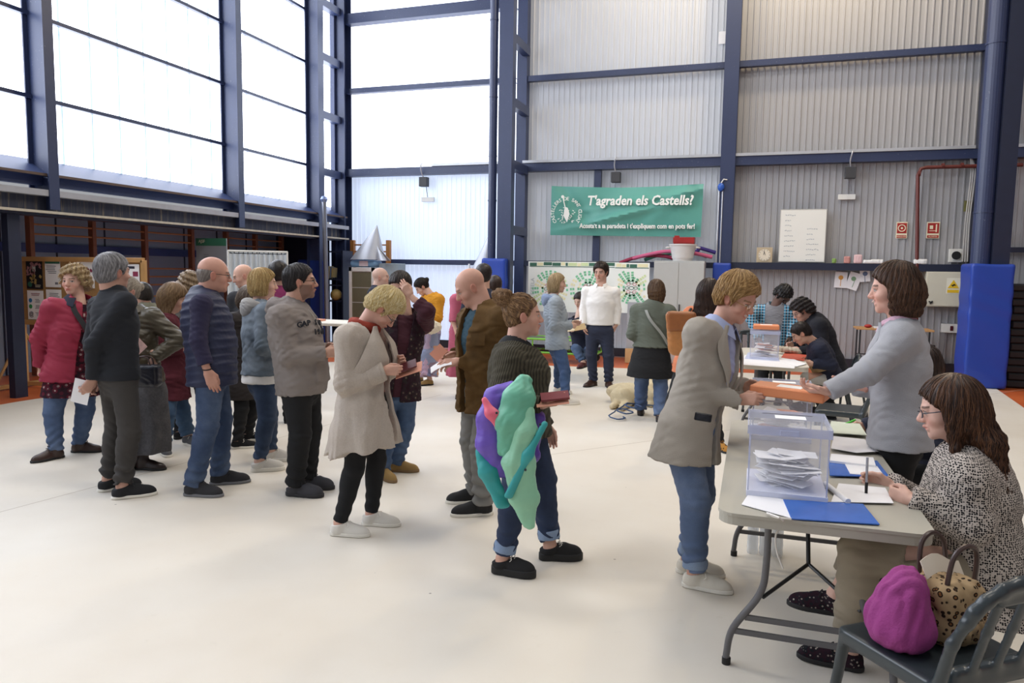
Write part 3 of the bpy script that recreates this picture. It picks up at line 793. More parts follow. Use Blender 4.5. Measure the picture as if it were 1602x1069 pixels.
            d.ops[n0:] = [(lo, hi, (lambda P, fn=fn, tt=tt, u=u: np.where(((P-tt)**2).sum(-1) < .0144, np.maximum(fn(P), (P-tt) @ u), fn(P))), op, k_) for (lo, hi, fn, op, k_) in d.ops[n0:]]
        if extra: extra(d)
        if amp:
            F_ = folds(amp, wl, fold, seed, s.tu); sleeves = [s.arm[w] for w in arms]
            def dsp(P):
                r = F_(P)*.8
                for a, e, t in sleeves:     # bunching at the elbow
                    q = P-e; dd = np.sqrt((q**2).sum(-1)); g = np.exp(-(dd/.1)**2); ax = nrm((e-a)+(t-e)*.3)
                    r = r+g*amp*.55*(1-2*np.abs(np.sin((q @ ax)*pi/.045+2.2*np.sin(q @ s.tside*14+q @ s.tf*9))))
                return r
            d.disp.append(dsp)
        if hemfold: d.disp.append(lambda P: hemfold*np.clip(((s.hip-P) @ s.tu+.15)/.35, 0, 1.4)*np.sin(np.arctan2((P-s.hip) @ s.tside, (P-s.hip) @ s.tf)*7+seed+2*((P-s.hip) @ s.tu)))
        # neck opening
        nc = s.neck+s.tu*.03+s.tf*.02 if nkc is None else nkc; d.cut(lambda P: nk-np.sqrt((((P-nc)-((P-nc) @ s.tf)[..., None]*s.tf*.15)**2).sum(-1)))
        if top_at is not None: d.cut(lambda P: (P-tpp) @ s.tu)
        if open_:
            w0, w1, ang = (list(open_)+[0])[:3]; base = s.hip; T = float(np.linalg.norm(s.neck-s.hip))
            def oc(P):
                q = P-base; u = np.clip((q @ s.tu)/T, -.5, 1.05); x = q @ s.tside; w = np.where(u < .3, w0+(w1-w0)*.0, w0+(w1-w0)*np.clip((u-.3)/.6, 0, 1))
                return np.minimum(w-np.abs(x-ang), (q @ s.tf)-.01)
            d.cut(oc)
        return s.add(d, name, mat, label)
    def pants(s, name, mat, r=(.092, .066, .05), amp=.007, end=0., belt=.02, h=None, seed=3, label=None, seat=.01, cuffmat=None):
        hh = h or {0: .007, 1: .008, 2: .012, 3: .018}[s.q]; d = SDF(hh, .03); S = s.S
        st = s.torso(.006); T = s.neck-s.hip; d.loft([(s.hip-s.tu*.07*S, st[0][1]*.86, st[0][2]*.9), (s.hip, st[0][1]+.004, st[0][2]+seat), (s.hip+T*.18, st[0][1]*.93, st[0][2]*.95)], s.tside)
        for hj, k, a in zip(s.hipj, s.knee, s.ank):
            e = a+nrm(k-a)*end; u_ = nrm(a-k)
            d.cap(hj-s.tu*.02, k, r[0]*S*s.bw, r[1]*S, k=.03); n0 = len(d.ops); d.cap(k, e, r[1]*S, r[2]*S, k=.02)
            d.ops[n0:] = [(lo, hi, (lambda P, fn=fn, e=e, u=u_: np.maximum(fn(P), (P-e) @ u-.01)), op, k_) for (lo, hi, fn, op, k_) in d.ops[n0:]]; d.ell(k+(a-k)*.3-nrm(s.f)*.012, (.058*S*r[1]/.066, .058*S*r[1]/.066, .12*S), k=.02)
        F_ = folds(amp*.45, .16, 'h', seed); legs = list(zip(s.hipj, s.knee, s.ank))
        def dsp(P):
            r_ = F_(P)
            for hj, k, a in legs:
                zk = (P-a) @ s.up; near = np.exp(-((P-a-s.up*.06) @ s.up/.11)**2)
                r_ = r_+near*amp*.5*np.sin(zk*2*pi/.07+3.5*np.sin((P @ s.side)*21+seed)+2*np.sin((P @ s.f)*24))
                q = P-k; g = np.exp(-((q**2).sum(-1))/.012); r_ = r_+g*amp*.45*(1-2*np.abs(np.sin(q @ s.up*pi/.06+1.8*np.sin(q @ s.side*22+q @ s.f*15))))
            q = P-s.hip; g = np.exp(-((q+s.tu*.1)**2).sum(-1)/.012); r_ = r_+g*amp*.7*np.sin((q @ s.tu)*120+np.abs(q @ s.tside)*60)
            return r_
        if amp: d.disp.append(dsp)
        tp = s.hip+T*.2; d.cut(lambda P: np.where(np.abs((P-s.hip) @ s.f-.02) < .2, (P-tp) @ s.tu, -1.))
        o = s.add(d, name, mat, label)
        if cuffmat:
            for k, a in zip(s.knee, s.ank):
                u = nrm(a-k); e = a-u*end; c = SDF(hh*.8, .005); c.cap(e-u*.045, e+u*.0, r[2]*S+.007, r[2]*S+.009); c.plane(e+u*.006, u); c.plane(e-u*.045, -u); s.add(c, 'turned_cuff', cuffmat)
        return o
    def skirt(s, name, mat, length, r0=.18, r1=.26, amp=.012, h=None, seed=5, label=None, nf=9, top_=.12):
        hh = h or {0: .008, 1: .009, 2: .012, 3: .018}[s.q]; d = SDF(hh, .02); b = s.hip-s.up*length
        c = np.mean(s.ank, axis=0) if s.ank else s.hip; b = np.array([(s.hip[0]+c[0])/2, (s.hip[1]+c[1])/2, s.hip[2]-length])
        d.loft([(b-s.up*.05, r1, r1*.8), (s.hip-s.up*.12, (r0+r1)/2, (r0+r1)/2*.75), (s.hip, r0, r0*.72), (s.hip+s.tu*top_, r0*.85, r0*.62)], s.side, k=.02)
        def dsp(P):
            q = P-(s.hip+b)/2; th = np.arctan2(q @ s.side, q @ s.f); w = np.clip((s.hip[2]+.05-P[..., 2])/length, 0, 1); return amp*w*(np.sin(th*nf+seed+3*np.sin(P[..., 2]*4)))
        d.disp.append(dsp); d.plane(b, (0, 0, -1)); d.plane(s.hip+s.tu*top_, s.tu); return s.add(d, name, mat, label)
    def shoes(s, mat, sole=None, style='sneaker', lace='#e8e4da', label=None):
        sole = sole or BLACK_SOLE; S = s.S; h = {0: .0045, 1: .005, 2: .009, 3: .014}[s.q]
        for i, (a, ff) in enumerate(zip(s.ank, s.ff)):
            g = np.array([a[0], a[1], a[2]-.085*S]); sd = np.cross(ff, s.up); sg = -1 if i == 0 else 1; k = S*(1.05 if s.male else .97)
            sh_ = {'sneaker': (.025, .05, 1), 'chunky': (.035, .055, 1.06), 'platform': (.045, .055, 1.05), 'dress': (.018, .043, 1.05), 'boot': (.022, .048, 1.02), 'clog': (.03, .055, 1.05)}[style]
            st, hgt, wd = sh_; fm = lambda f, si, u: g+ff*f*k+sd*si*k+s.up*u*k
            def sdf(off, z0, z1, base):
                d = SDF(h, .02); A = np.array([sd, ff, s.up])
                d.ell(fm(.13, -sg*.004, z0), (.045*wd+off, .075, .05), A, k=.02); d.ell(fm(.05, 0, z0), (.037*wd+off, .08, .05), A); d.ell(fm(-.025, 0, z0), (.034*wd+off, .045, .05), A)
                return d
            d = SDF(h, .025); A = np.array([sd, ff, s.up]); wd2 = .043*wd
            d.ell(fm(.125, -sg*.004, st), (wd2*k, .078*k, (hgt)*k), A); d.ell(fm(.06, 0, st+.01), (.036*wd*k, .07*k, (hgt+.012)*k), A); d.ell(fm(-.02, 0, st+.012), (.034*wd*k, .042*k, (hgt+.01)*k), A)
            hi = {'boot': .27, 'dress': .06, 'clog': .065}.get(style, .075)
            d.cap(fm(-.012, 0, st+.02), a+s.up*0, .038*k, .04*k, k=.03); d.cap(a, a+nrm(s.knee[i]-a)*(hi-.06), .04*k, (.05 if style == 'boot' else .04)*k, k=.02)
            d.plane(g+s.up*st*.8, (0, 0, -1)); tp = a+s.up*(hi-.075)
            d.plane(tp, nrm(s.up+ff*-.25)); o = s.add(d, 'shoe' if style != 'boot' else 'boot', mat, label)
            d = SDF(h, .02)
            d.ell(fm(.125, -sg*.004, st*.5), ((wd2+.004)*k, .084*k, .2), A, k=.02); d.ell(fm(.05, 0, st*.5), ((.038*wd+.003)*k, .08*k, .2), A, k=.02); d.ell(fm(-.028, 0, st*.5), ((.037*wd)*k, .042*k, .2), A, k=.02)
            d.plane(g+s.up*st, (0, 0, 1)); d.plane(g+s.up*.003, (0, 0, -1)); so = d.build('sole', sole, o, s.org)
            if s.q < 2 and lace:
                m = MB(); r = .0026*k
                for j in range(5):
                    f = .055+.017*j; z = st+hgt+.013-.009*j*1.0
                    if style == 'boot': f = .045+.012*j; z = st+.12-.02*j
                    m.tube([fm(f-.004, -.022, z-.008), fm(f+.002, -.008, z+.003), fm(f+.004, .008, z+.003), fm(f, .022, z-.008)], r, 5)
                for x in (-1, 1): m.tube([fm(.055, 0, st+hgt+.015), fm(.06, x*.02, st+hgt+.022), fm(.068, x*.038, st+hgt+.008), fm(.055, x*.03, st+hgt-.006)], r, 5)
                m.v = [v-s.org for v in m.v]; m.build('laces', M('lace_'+lace, lace, .8), o, smooth=True)
    # ---- hair
    def hair(s, c1, c2, style='short', n=700, seed=0, t=.014, ln=.11, label=None, sw=.0013, ears=True, part=0., face=1.0, wav=.0, puff=0, fringe=0, back=0):
        h = {0: .0045, 1: .005, 2: .007, 3: .010}[s.q]; d = SDF(h, .02); rg = np.random.RandomState(seed+11)
        dn = nrm(s.HR.T @ np.array([0, 0, -1.]))
        d.ell((0, -.014, .034), (.074+t+puff*.4, .094+t, .084+t+puff*.6), k=.02)
        fz = .02 if not fringe else .0
        if style in ('short', 'curly', 'crop'):
            d.ell((0, -.045, -.025), (.062+t*.8, .055+t, .06), k=.03)
        if style == 'curly': d.ell((0, -.03, -.02), (.09+t, .085+t, .09), k=.03)
        if style in ('bob', 'long'):
            d.ell((0, -.022, -.03), (.082+t+puff, .082+t+puff, .07+min(ln, .11)*.45), k=.03)
            if ln > .1: d.cap((0, -.05, -.03), np.array([0, -.05, -.03])+dn*(ln-.03), .075+puff, .06+puff, k=.03)
        if style == 'long':
            b0 = np.array([0, -.055, -.03]); b1 = b0+dn*(.12+0*ln)+np.array([0, -.03-back, 0]); b2 = b1+dn*(ln-.12)+np.array([0, -.04-back, 0])
            d.loft([(b2, .09, .03), (b1+(b2-b1)*.5, .115, .042), (b1, .105, .055), (b0, .085, .06)], (1, 0, 0), k=.03); d.ell((0, -.03, .0), (.1, .1, .115), k=.06)
            for x in (-1, 1): p0 = np.array([x*.078, -.0, -.03]); p1 = p0+dn*.13+np.array([x*.02, .0, 0]); p2 = p1+dn*(ln-.12)*.8+np.array([x*.01, .015, 0]); d.cap(p0, p1, .026, .03, k=.03); d.cap(p1, p2, .03, .016, k=.02)
        if style in ('bun', 'tied'):
            d.ell((0, -.05, -.03), (.058, .045, .045), k=.03)
        if style == 'bun':
            B = np.array([0, -.118, .1]); d.ell(B, (.047, .047, .044), k=.01)
            for _ in range(14): v = nrm(rg.randn(3)); d.ell(B+v*.04, (.022, .02, .016), k=.006)
        if style == 'tied': d.ell((0, -.12, .03), (.035, .035, .035), k=.01)
        if style in ('bald', 'fringebald'): d = SDF(h, .015); d.ell((0, -.024, .005), (.0775, .0885, .062), k=.02); d.ell((0, -.05, -.03), (.062, .05, .05), k=.02); d.ell((0, -.01, .1), (.12, .13, .052), k=.008, op='s')
        # face opening and hairline
        if style not in ('bald', 'fringebald'):
            fr_ = .035 if fringe else 0
            if ears and style not in ('bob', 'long'): d.ell((0, .135, -.045-fr_*.6), (.2, .118, .126-fr_), k=.012, op='s')
            else:
                d.ell((0, .14, -.04-fr_*.6), (.22, .112, .128-fr_), k=.012, op='s'); d.box((0, .117, -.09), (.2, .09, .12), rnd=.03, k=.02, op='s')
                d.ell((0, .07, -.12), (.062*face, .06, .11), k=.015, op='s')
        else: d.ell((0, .1, -.02), (.12, .092, .2), k=.01, op='s')
        if ears and style not in ('bob', 'long'):
            for x in (-1, 1): d.ell((x*.09, .002, -.016), (.03, .027, .037), k=.006, op='s')
            d.cut(lambda P: np.minimum(.001-0*P[..., 0]+(-.03-P[..., 2])-(np.clip(-P[..., 1], 0, .1)*.62), 1)*1.0)
        elif style in ('bob',): lw = -ln; d.cut(lambda P: (P @ dn)-ln-.004*np.sin(P[..., 0]*90))
        if wav: d.disp.append(lambda P: wav*np.clip(-(P[..., 2]+.0)/.06, 0, 1)*np.sin(P[..., 2]*2*pi/.045+3*np.sin(P[..., 0]*22+seed)+2*np.sin(P[..., 1]*26)))
        if style == 'curly' or style == 'bun':
            d.disp.append(lambda P: (.006 if style == 'curly' else .0025)*(np.sin(P[..., 0]*150+seed)*np.sin(P[..., 1]*140)+np.sin(P[..., 2]*130+P[..., 0]*60)))
        d.disp.append(lambda P: .0016*np.sin(np.arctan2(P[..., 0]-part, P[..., 1]+.06)*34+5*np.sin(P[..., 2]*20)))
        V, Q = d.verts(); c1 = np.array(lin(c1)); c2 = np.array(lin(c2))
        if len(V) == 0: return
        f = .5+.5*np.sin(np.arctan2(V[:, 0]-part, V[:, 1]+.07)*23+6*np.sin(V[:, 2]*15)+seed); C = c1+(c2-c1)*(f[:, None]**1.5)*.6
        VV = [V]; QQ = [Q]; CC = [C]; off = len(V)
        # locks following the surface
        N = {0: int(n*1.7), 1: int(n*1.4), 2: n//3, 3: 0}[s.q]
        if N:
            crown = np.array([part, -.045, .12]); I = rg.choice(len(V), N); p = V[I].copy(); steps = 9; L = {'short': .045, 'curly': .04, 'crop': .025, 'bald': .018, 'fringebald': .02, 'long': .17, 'bob': .12}.get(style, .1)
            ph = rg.rand(N)*6; path = [p.copy()]; jit = rg.randn(N, 3)*.25
            for k in range(steps):
                g = d.grad(p)
                rad = p-crown; rad = rad/(np.linalg.norm(rad, axis=1, keepdims=True)+1e-6); up_ = np.clip((p[:, 2:3]-.02)/.08, 0, 1)
                v = rad*up_+dn*(1.05-up_*.75)+jit*(1.2 if style in ('curly', 'bun') else .35)
                if style in ('bun', 'tied'): v = np.where((p[:, 1:2] < -.085) & (p[:, 2:3] > .05), jit*2+np.cross(p-np.array([0, -.118, .1]), [1., .3, 0])*20, (np.array([0, -.1, .085])-p)*8+jit*.4)
                if style in ('curly',) or wav: v = v+np.stack([np.sin(k*1.3+ph), np.cos(k*1.3+ph), 0*ph], 1)*(.9 if style == 'curly' else .22)
                if style in ('short', 'crop'): v = v+np.array([0, -1.1, .15])*np.clip((p[:, 1:2]-.0)/.05, 0, 1)*np.clip(p[:, 2:3]/.05, 0, 1)+np.array([.5, 0, 0])*up_
                v = v-g*(v*g).sum(1, keepdims=True); v /= np.linalg.norm(v, axis=1, keepdims=True)+1e-6
                q2 = p+v*L/steps; fq = (q2[:, 0]/.19)**2+((q2[:, 1]-.135)/.112)**2+((q2[:, 2]+.045)/.124)**2 < 1
                if ears and style not in ('bob', 'long'): fq |= (np.abs(q2[:, 0]) > .05) & (((q2[:, 1]-.002)/.024)**2+((q2[:, 2]+.016)/.034)**2 < 1)
                p = np.where(fq[:, None], p, q2); e = d.sample(p); g = d.grad(p); p = p-g*(e-(.001+.0016*sin(k/steps*pi)+(.004 if style == 'curly' else 0)))[:, None]; path.append(p.copy())
            path = np.array(path)                         # steps+1, N, 3
            T = np.gradient(path, axis=0); T /= np.linalg.norm(T, axis=2, keepdims=True)+1e-9; G = np.array([d.grad(q) for q in path]); B = np.cross(T, G); B /= np.linalg.norm(B, axis=2, keepdims=True)+1e-9
            ws = sw*.75*np.sin(np.linspace(.25, pi-.12, steps+1))[:, None, None]*rg.uniform(.7, 1.8, (1, N, 1))
            ring = np.stack([path+B*ws, path+G*ws*.7, path-B*ws], 2)     # s+1,N,3,3
            S1 = steps+1; vid = (np.arange(S1)[:, None, None]*N*3+np.arange(N)[None, :, None]*3+np.arange(3)[None, None, :])
            a = vid[:-1]; b = vid[1:]; qs = [np.stack([a[..., i], a[..., (i+1) % 3], b[..., (i+1) % 3], b[..., i]], -1).reshape(-1, 4) for i in range(3)]
            VV.append(ring.reshape(-1, 3)); QQ.append(np.vstack(qs)+off); cc = c1+(c2-c1)*rg.rand(N, 1)**1.3; cc = np.broadcast_to(cc[None, :, None, :], (S1, N, 3, 3)).reshape(-1, 3); CC.append(cc)
        VV = np.vstack(VV); W = s.headp+(VV*s.hsc) @ s.HR.T
        me = mk(W-s.org, np.vstack(QQ), True); setcol(me, np.vstack(CC)); o = link('hair', me, HAIR, s.body)
        if label: o['label'] = label
        return o
    def glasses(s, mat, w=.022, hh=.016, r=.0016, lens=True):
        m = MB()
        for x in (-1, 1):
            pts = [s.hp((x*.031+w*cos(a)*(.9+.1*abs(cos(a))), .1-.006*abs(cos(a)), .0+hh*sin(a))) for a in np.linspace(0, 2*pi, 17)[:-1]]
            m.tube(pts, r*s.hsc, 5, closed=True); m.tube([s.hp((x*.053, .096, .004)), s.hp((x*.072, .07, .006)), s.hp((x*.082, -.01, .006)), s.hp((x*.08, -.02, -.006))], r*s.hsc*1.1, 5)
        m.tube([s.hp((-.009, .1, .004)), s.hp((0, .107, .006)), s.hp((.009, .1, .004))], r*s.hsc, 5); m.v = [v-s.org for v in m.v]
        o = m.build('glasses', mat, s.body, smooth=True)
        if lens and s.q < 2:
            m = MB()
            for x in (-1, 1):
                a0 = [s.hp((x*.031+w*cos(a)*.97, .0995, hh*sin(a)*.97)) for a in np.linspace(0, 2*pi, 17)[:-1]]; a1 = [p+s.HR[:, 1]*.0012 for p in a0]; n = 16
                m.add(a0+a1, [list(range(n)), list(range(n, 2*n))[::-1]]+[[i, n+i, n+(i+1) % n, (i+1) % n] for i in range(n)])
            m.v = [v-s.org for v in m.v]; m.build('lens', LENS, o)
        return o
    def collar(s, mat, r=.068, hgt=.045, gap=.5, tilt=.5, fall=.03, name='collar', th=.004, down=-.012, flare=.02, z=0.0):
        r += .006
        """band round the neck open at the throat with a turned-down fall"""
        c = s.neck-s.tu*(down)+s.tf*.012+s.tu*z; m = MB(); n = 26; ax = nrm(s.tu-s.tf*tilt*.0)
        def fn(u, v):
            a = gap+(2*pi-2*gap)*u; dirv = s.tf*cos(a)+s.tside*sin(a); front = max(0, cos(a)); b = v*2
            if b <= 1: return c+dirv*(r+.004*b)*1+ax*(hgt*b-front*tilt*.035)
            q = b-1; return c+dirv*(r+.006+(flare+.01*front)*q)+ax*(hgt-(fall+front*.02)*q-front*tilt*.035)
        m.sheet(fn, n, 9, th); m.v = [v-s.org for v in m.v]; return m.build(name, mat, s.body, smooth=True)
    def lapel(s, mat, pts, name='lapel', th=.006):
        m = MB(); n = len(pts); a = [np.array(p) for p in pts]; nn = nrm(np.cross(a[1]-a[0], a[2]-a[0]))
        if nn @ s.f < 0: nn = -nn
        m.add([p-nn*th for p in a]+[p+nn*th for p in a], [list(range(n)), list(range(n, 2*n))[::-1]]+[[i, n+i, n+(i+1) % n, (i+1) % n] for i in range(n)])
        m.v = [v-s.org for v in m.v]; o = m.build(name, mat, s.body); return o
    def tube(s, pts, r, mat, name, n=8, label=None):
        m = MB(); m.tube(smooth_path(pts), r, n); m.v = [v-s.org for v in m.v]; o = m.build(name, mat, s.body, smooth=True)
        if label: o['label'] = label
        return o
def smooth_path(pts, k=6):
    P = [np.array(p, float) for p in pts]; n = len(P); out = []
    for i in range(n-1):
        p0, p1, p2, p3 = P[max(i-1, 0)], P[i], P[i+1], P[min(i+2, n-1)]
        for j in range(k):
            t = j/k; out.append(.5*((2*p1)+(-p0+p2)*t+(2*p0-5*p1+4*p2-p3)*t*t+(-p0+3*p1-3*p2+p3)*t**3))
    out.append(P[-1]); return out
def surf(s, u, ang, out=.02, belly=0, chest=.012):
    """point on a person's torso: u along hip..neck, ang degrees from the front towards their right"""
    T = s.neck-s.hip; st = s.torso(0, None, 0, belly, chest); us = [float(((p-s.hip) @ T)/(T @ T)) for p, _, _ in st]
    rs = np.interp(u, us, [q[1] for q in st]); rf = np.interp(u, us, [q[2] for q in st]); cx = np.interp(u, us, [float((p-s.hip) @ s.tf) for p, _, _ in st]); a = radians(ang)
    return s.hip+T*u+s.tf*(cx+(rf+out)*cos(a))+s.tside*(rs+out)*sin(a)
def torso_pt(s, u, x, out=.0):
    """point on the front of a person's torso: u along hip..neck (0..1), x metres to their right"""
    return s.hip+(s.neck-s.hip)*u+s.tside*x+s.tf*(.125*s.S*s.bd+out)
def belt_strap(s, pts, w, mat, name, label, th=.004, cat='bag', parent=None):
    """flat strap through points, each (point, outward normal)"""
    P = smooth_path([p for p, _ in pts]); Nn = smooth_path([n for _, n in pts]); m = MB(); vs = []; k = len(P)
    for i in range(k):
        t = nrm(P[min(i+1, k-1)]-P[max(i-1, 0)]); nn = nrm(Nn[i]-t*(Nn[i] @ t)); b = np.cross(t, nn)
        vs += [P[i]+b*w/2-nn*th/2, P[i]-b*w/2-nn*th/2, P[i]-b*w/2+nn*th/2, P[i]+b*w/2+nn*th/2]
    fs = [[4*i+j, 4*i+(j+1) % 4, 4*(i+1)+(j+1) % 4, 4*(i+1)+j] for i in range(k-1) for j in range(4)]+[[0, 1, 2, 3], [4*(k-1)+3, 4*(k-1)+2, 4*(k-1)+1, 4*(k-1)]]
    m.add(vs, fs); return m

BLK = M('black_cloth', '#101114', .9, var=.2, bump=.2); NAVY = M('navy_cloth', '#171c30', .9, var=.2, bump=.2)
BF = M('black_frame', '#141416', .3); WHT = M('white_cotton', '#e9e6e2', .85, bump=.15)
# ------------------------------------------------------------------ furniture and things
def rrect(x0, x1, y0, y1, r, n=6):
    P = []
    for cx, cy, a0 in ((x1-r, y1-r, 0), (x0+r, y1-r, 90), (x0+r, y0+r, 180), (x1-r, y0+r, 270)):
        for i in range(n+1): a = radians(a0+90*i/n); P.append((cx+r*cos(a), cy+r*sin(a)))
    return P
TT = M('grey_table_plastic', '#a8a498', .45, var=.05, bump=.1, bs=200); TL = M('grey_table_legs', '#5d5c5e', .4); TPW = M('cream_table_plastic', '#cfc9bb', .45, var=.05)
def folding_table(x0, x1, y0, y1, mat, label, grp=None):
    e = empty('folding_table', ((x0+x1)/2, (y0+y1)/2, 0), label, 'table', grp); o = np.array(e.location); z = .742
    m = MB(); m.prism(rrect(x0, x1, y0, y1, .07), (0, 0, z-.012), X_, Y_, Z_, .012); m.prism(rrect(x0+.004, x1-.004, y0+.004, y1-.004, .068), (0, 0, z-.045), X_, Y_, Z_, .034); m.v = [v-o for v in m.v]; t = m.build('tabletop', mat, e)
    for yy, s in ((y0+.3, 1), (y1-.3, -1)):
        for sx in (-1, 1):
            xa = (x0+x1)/2+sx*(x1-x0)*.24; xb = (x0+x1)/2+sx*(x1-x0)*.43; m = MB(); m.tube(smooth_path([(xa, yy, .7), (xa, yy, .45), (xa+(xb-xa)*.15, yy, .32), (xa+(xb-xa)*.85, yy, .16), (xb, yy, .05), (xb, yy, .02)]), .0145, 10); m.v = [v-o for v in m.v]; l = m.build('leg', TL, e, smooth=True)
            m = MB(); m.cyl((xb, yy, 0), (xb, yy, .03), .018); m.v = [v-o for v in m.v]; m.build('foot_cap', BLACK_SOLE, l)
        m = MB()
        for zz in (.15, .215): k = (x1-x0)*(.40 if zz < .2 else .34); m.box(((x0+x1)/2, yy, zz), (2*k, .012, .022))
        m.v = [v-o for v in m.v]; m.build('crossbar', TL, e)
        m = MB(); c = np.array([(x0+x1)/2, yy+s*.2, .4]); m.tube([(c[0], yy+s*.5, .7), c], .009, 8)
        for sx in (-1, 1): m.tube([c, (c[0]+sx*(x1-x0)*.25, yy, .31)], .008, 8)
        m.v = [v-o for v in m.v]; m.build('brace', M('black_steel', '#1e1e20', .4), e)
    return e
from math import pi as _pi
folding_table(-.09, .64, 2.77, 4.62, TT, 'grey folding table in the foreground under the ballot box and blue folders')
folding_table(-.1, .55, 7.55, 9.35, TPW, 'cream folding table further back, under the second ballot box')
def acrylic():
    n = NT('clear_acrylic'); n.base('#eef0fa'); n.set(Roughness=.06, Alpha=.12); n.b.inputs['Specular IOR Level'].default_value = .8; return n.m
AC = acrylic(); ACE = M('acrylic_edge', '#c6cce6', .15, var=.02, Alpha=.5)
PAPER = M('white_paper', '#e9e8ea', .8, var=.04); PINKP = M('salmon_paper', '#dd9d86', .8, var=.06); LABEL = M('label_paper', '#f4f3f1', .7, var=.02)
INK = M('grey_ink', '#77777d', .8); BLUEF = M('blue_plastic_folder', '#2c62b8', .25, var=.25, vs=8); WRITE = M('dark_ink', '#2a2a38', .8)
def sheet(name, c, w, h, right, up, mat, label=None, cat=None, th=.0012, bend=0, group=None, parent=None):
    r = nrm(right); u = nrm(np.array(up)-r*(r @ np.array(up))); nn = np.cross(r, u); c = np.array(c, float)
    m = MB(); m.sheet(lambda a, b: r*(a-.5)*w+u*(b-.5)*h+nn*bend*(1-(2*a-1)**2), 7 if bend else 3, 3, th); o = m.build(name, mat, parent, c)
    return tag(o, label, cat, group)
def lines(o, w, h, n, right, up, mat=INK, side=1, m0=.12, th=.0008):
    r = nrm(right); u = nrm(np.array(up)-r*(r @ np.array(up))); nn = np.cross(r, u)*side; m = MB()
    for i in range(n):
        L = w*(1-2*m0)*random.uniform(.55, 1); y = h*(.5-m0)-(h*(1-2*m0))*i/max(1, n-1); c = r*(-w*(.5-m0)+L/2)+u*y+nn*th*1.2; m.box(c, (L, h*.012+.0012, .0004), np.array([r, u, nn]).T)
    m.build('print', mat, o)
def ballot_box(x0, x1, y0, y1, z, hgt, label, pile, seed=0, plab='#e9e8ea'):
    rg = random.Random(seed); zb = .03; e = empty('ballot_box', ((x0+x1)/2, (y0+y1)/2, z), label, 'ballot box'); o = np.array(e.location); w, l = x1-x0, y1-y0; t = .004
    def B(name, c, d, mat, par=e): m = MB(); m.box(c, d, bev=.001); return m.build(name, mat, par)
    B('base', (0, 0, .0125), (w+.012, l+.012, .025), M('milky_acrylic', '#d5d8ea', .3))
    B('front_panel', (0, -l/2, hgt/2), (w, t, hgt-.02), AC); B('rear_panel', (0, l/2, hgt/2), (w, t, hgt-.02), AC)
    for sx in (-1, 1): B('side_panel', (sx*w/2, 0, hgt/2), (t, l-.01, hgt-.02), AC)
    m = MB()
    for sx in (-1, 1):
        for sy in (-1, 1): m.box((sx*w/2, sy*l/2, hgt/2+.01), (.006, .006, hgt-.03))
    m.build('edges', ACE, e)
    lid = B('lid', (0, 0, hgt), (w+.02, l+.02, .006), AC); m = MB()
    for a, b, c, d in ((0, -l/2-.009, w+.02, .004), (0, l/2+.009, w+.02, .004), (-w/2-.009, 0, .004, l+.02), (w/2+.009, 0, .004, l+.02)): m.box((a, b, hgt-.018), (c, d, .035))
    m.build('lid_rim', ACE, lid); B('label', (.01, .02, hgt+.004), (.12, .07, .0008), LABEL, lid); B('latch', (0, -l/2-.013, hgt-.022), (.07, .012, .02), ACE, lid); B('slot', (0, .085, hgt+.0035), (.2, .008, .001), WRITE, lid)
    for i in range(pile):
        a = rg.uniform(-.5, .5)+(pi/2 if rg.random() < .2 else 0); R = rotz(a) @ rotx(rg.uniform(-.12, .12)) @ roty(rg.uniform(-.16, .16)); ew, eh = .15, .1; k = i/pile
        ex = max(0.004, w/2-.5*(abs(cos(a))*ew+abs(sin(a))*eh)-.014); ey = max(.004, l/2-.5*(abs(sin(a))*ew+abs(cos(a))*eh)-.014)
        c = o+np.array([rg.uniform(-ex, ex), rg.uniform(-ey, ey), zb+.125*k*(1-.0*k)]); m = MB(); m.sheet(lambda u, v: R @ np.array([(u-.5)*ew, (v-.5)*eh, .004*sin(u*3+i)]), 4, 3, .0022)
        ob = m.build('envelope', PAPER if rg.random() < .8 or plab == '#e9e8ea' else PINKP, None, c); tag(ob, 'white envelope in the pile inside the '+('near' if seed == 0 else 'second')+' ballot box', 'envelope', 'envelopes inside the '+('near' if seed == 0 else 'second')+' ballot box')
    return e
ballot_box(.015, .305, 3.02, 3.36, .742, .29, 'clear acrylic ballot box half full of white envelopes on the near table', 30)
ballot_box(.0, .28, 8.1, 8.42, .742, .3, 'clear ballot box on the far cream table, seen past the blonde person', 16, 3, 'p')
ballot_box(.03, .32, 4.1, 4.42, .742, .29, 'second clear ballot box directly behind the nearest one, under the orange lid', 12, 5, 'p')
def lid_obj(c, w, l, h, R, label):
    m = MB(); m.box((0, 0, 0), (w, l, h), R, bev=.006); o = m.build('orange_tray', M('salmon_plastic', '#dd8a5c', .5, var=.05), None, c, smooth=True); tag(o, label, 'lid')
    m = MB(); m.box(R @ np.array([.0, 0, h/2+.0008]), (.12, .09, .0012), R); m.build('label', LABEL, o)
D_ = 3.76
lid_obj(atD(1236, 613, D_), .36, .2, .05, rotz(-.25) @ roty(.03), 'orange box lid with a white label held between the two smiling people')
lid_obj((.15, 8.28, 1.075), .26, .26, .045, np.eye(3), 'orange tray lying on top of the far ballot box')
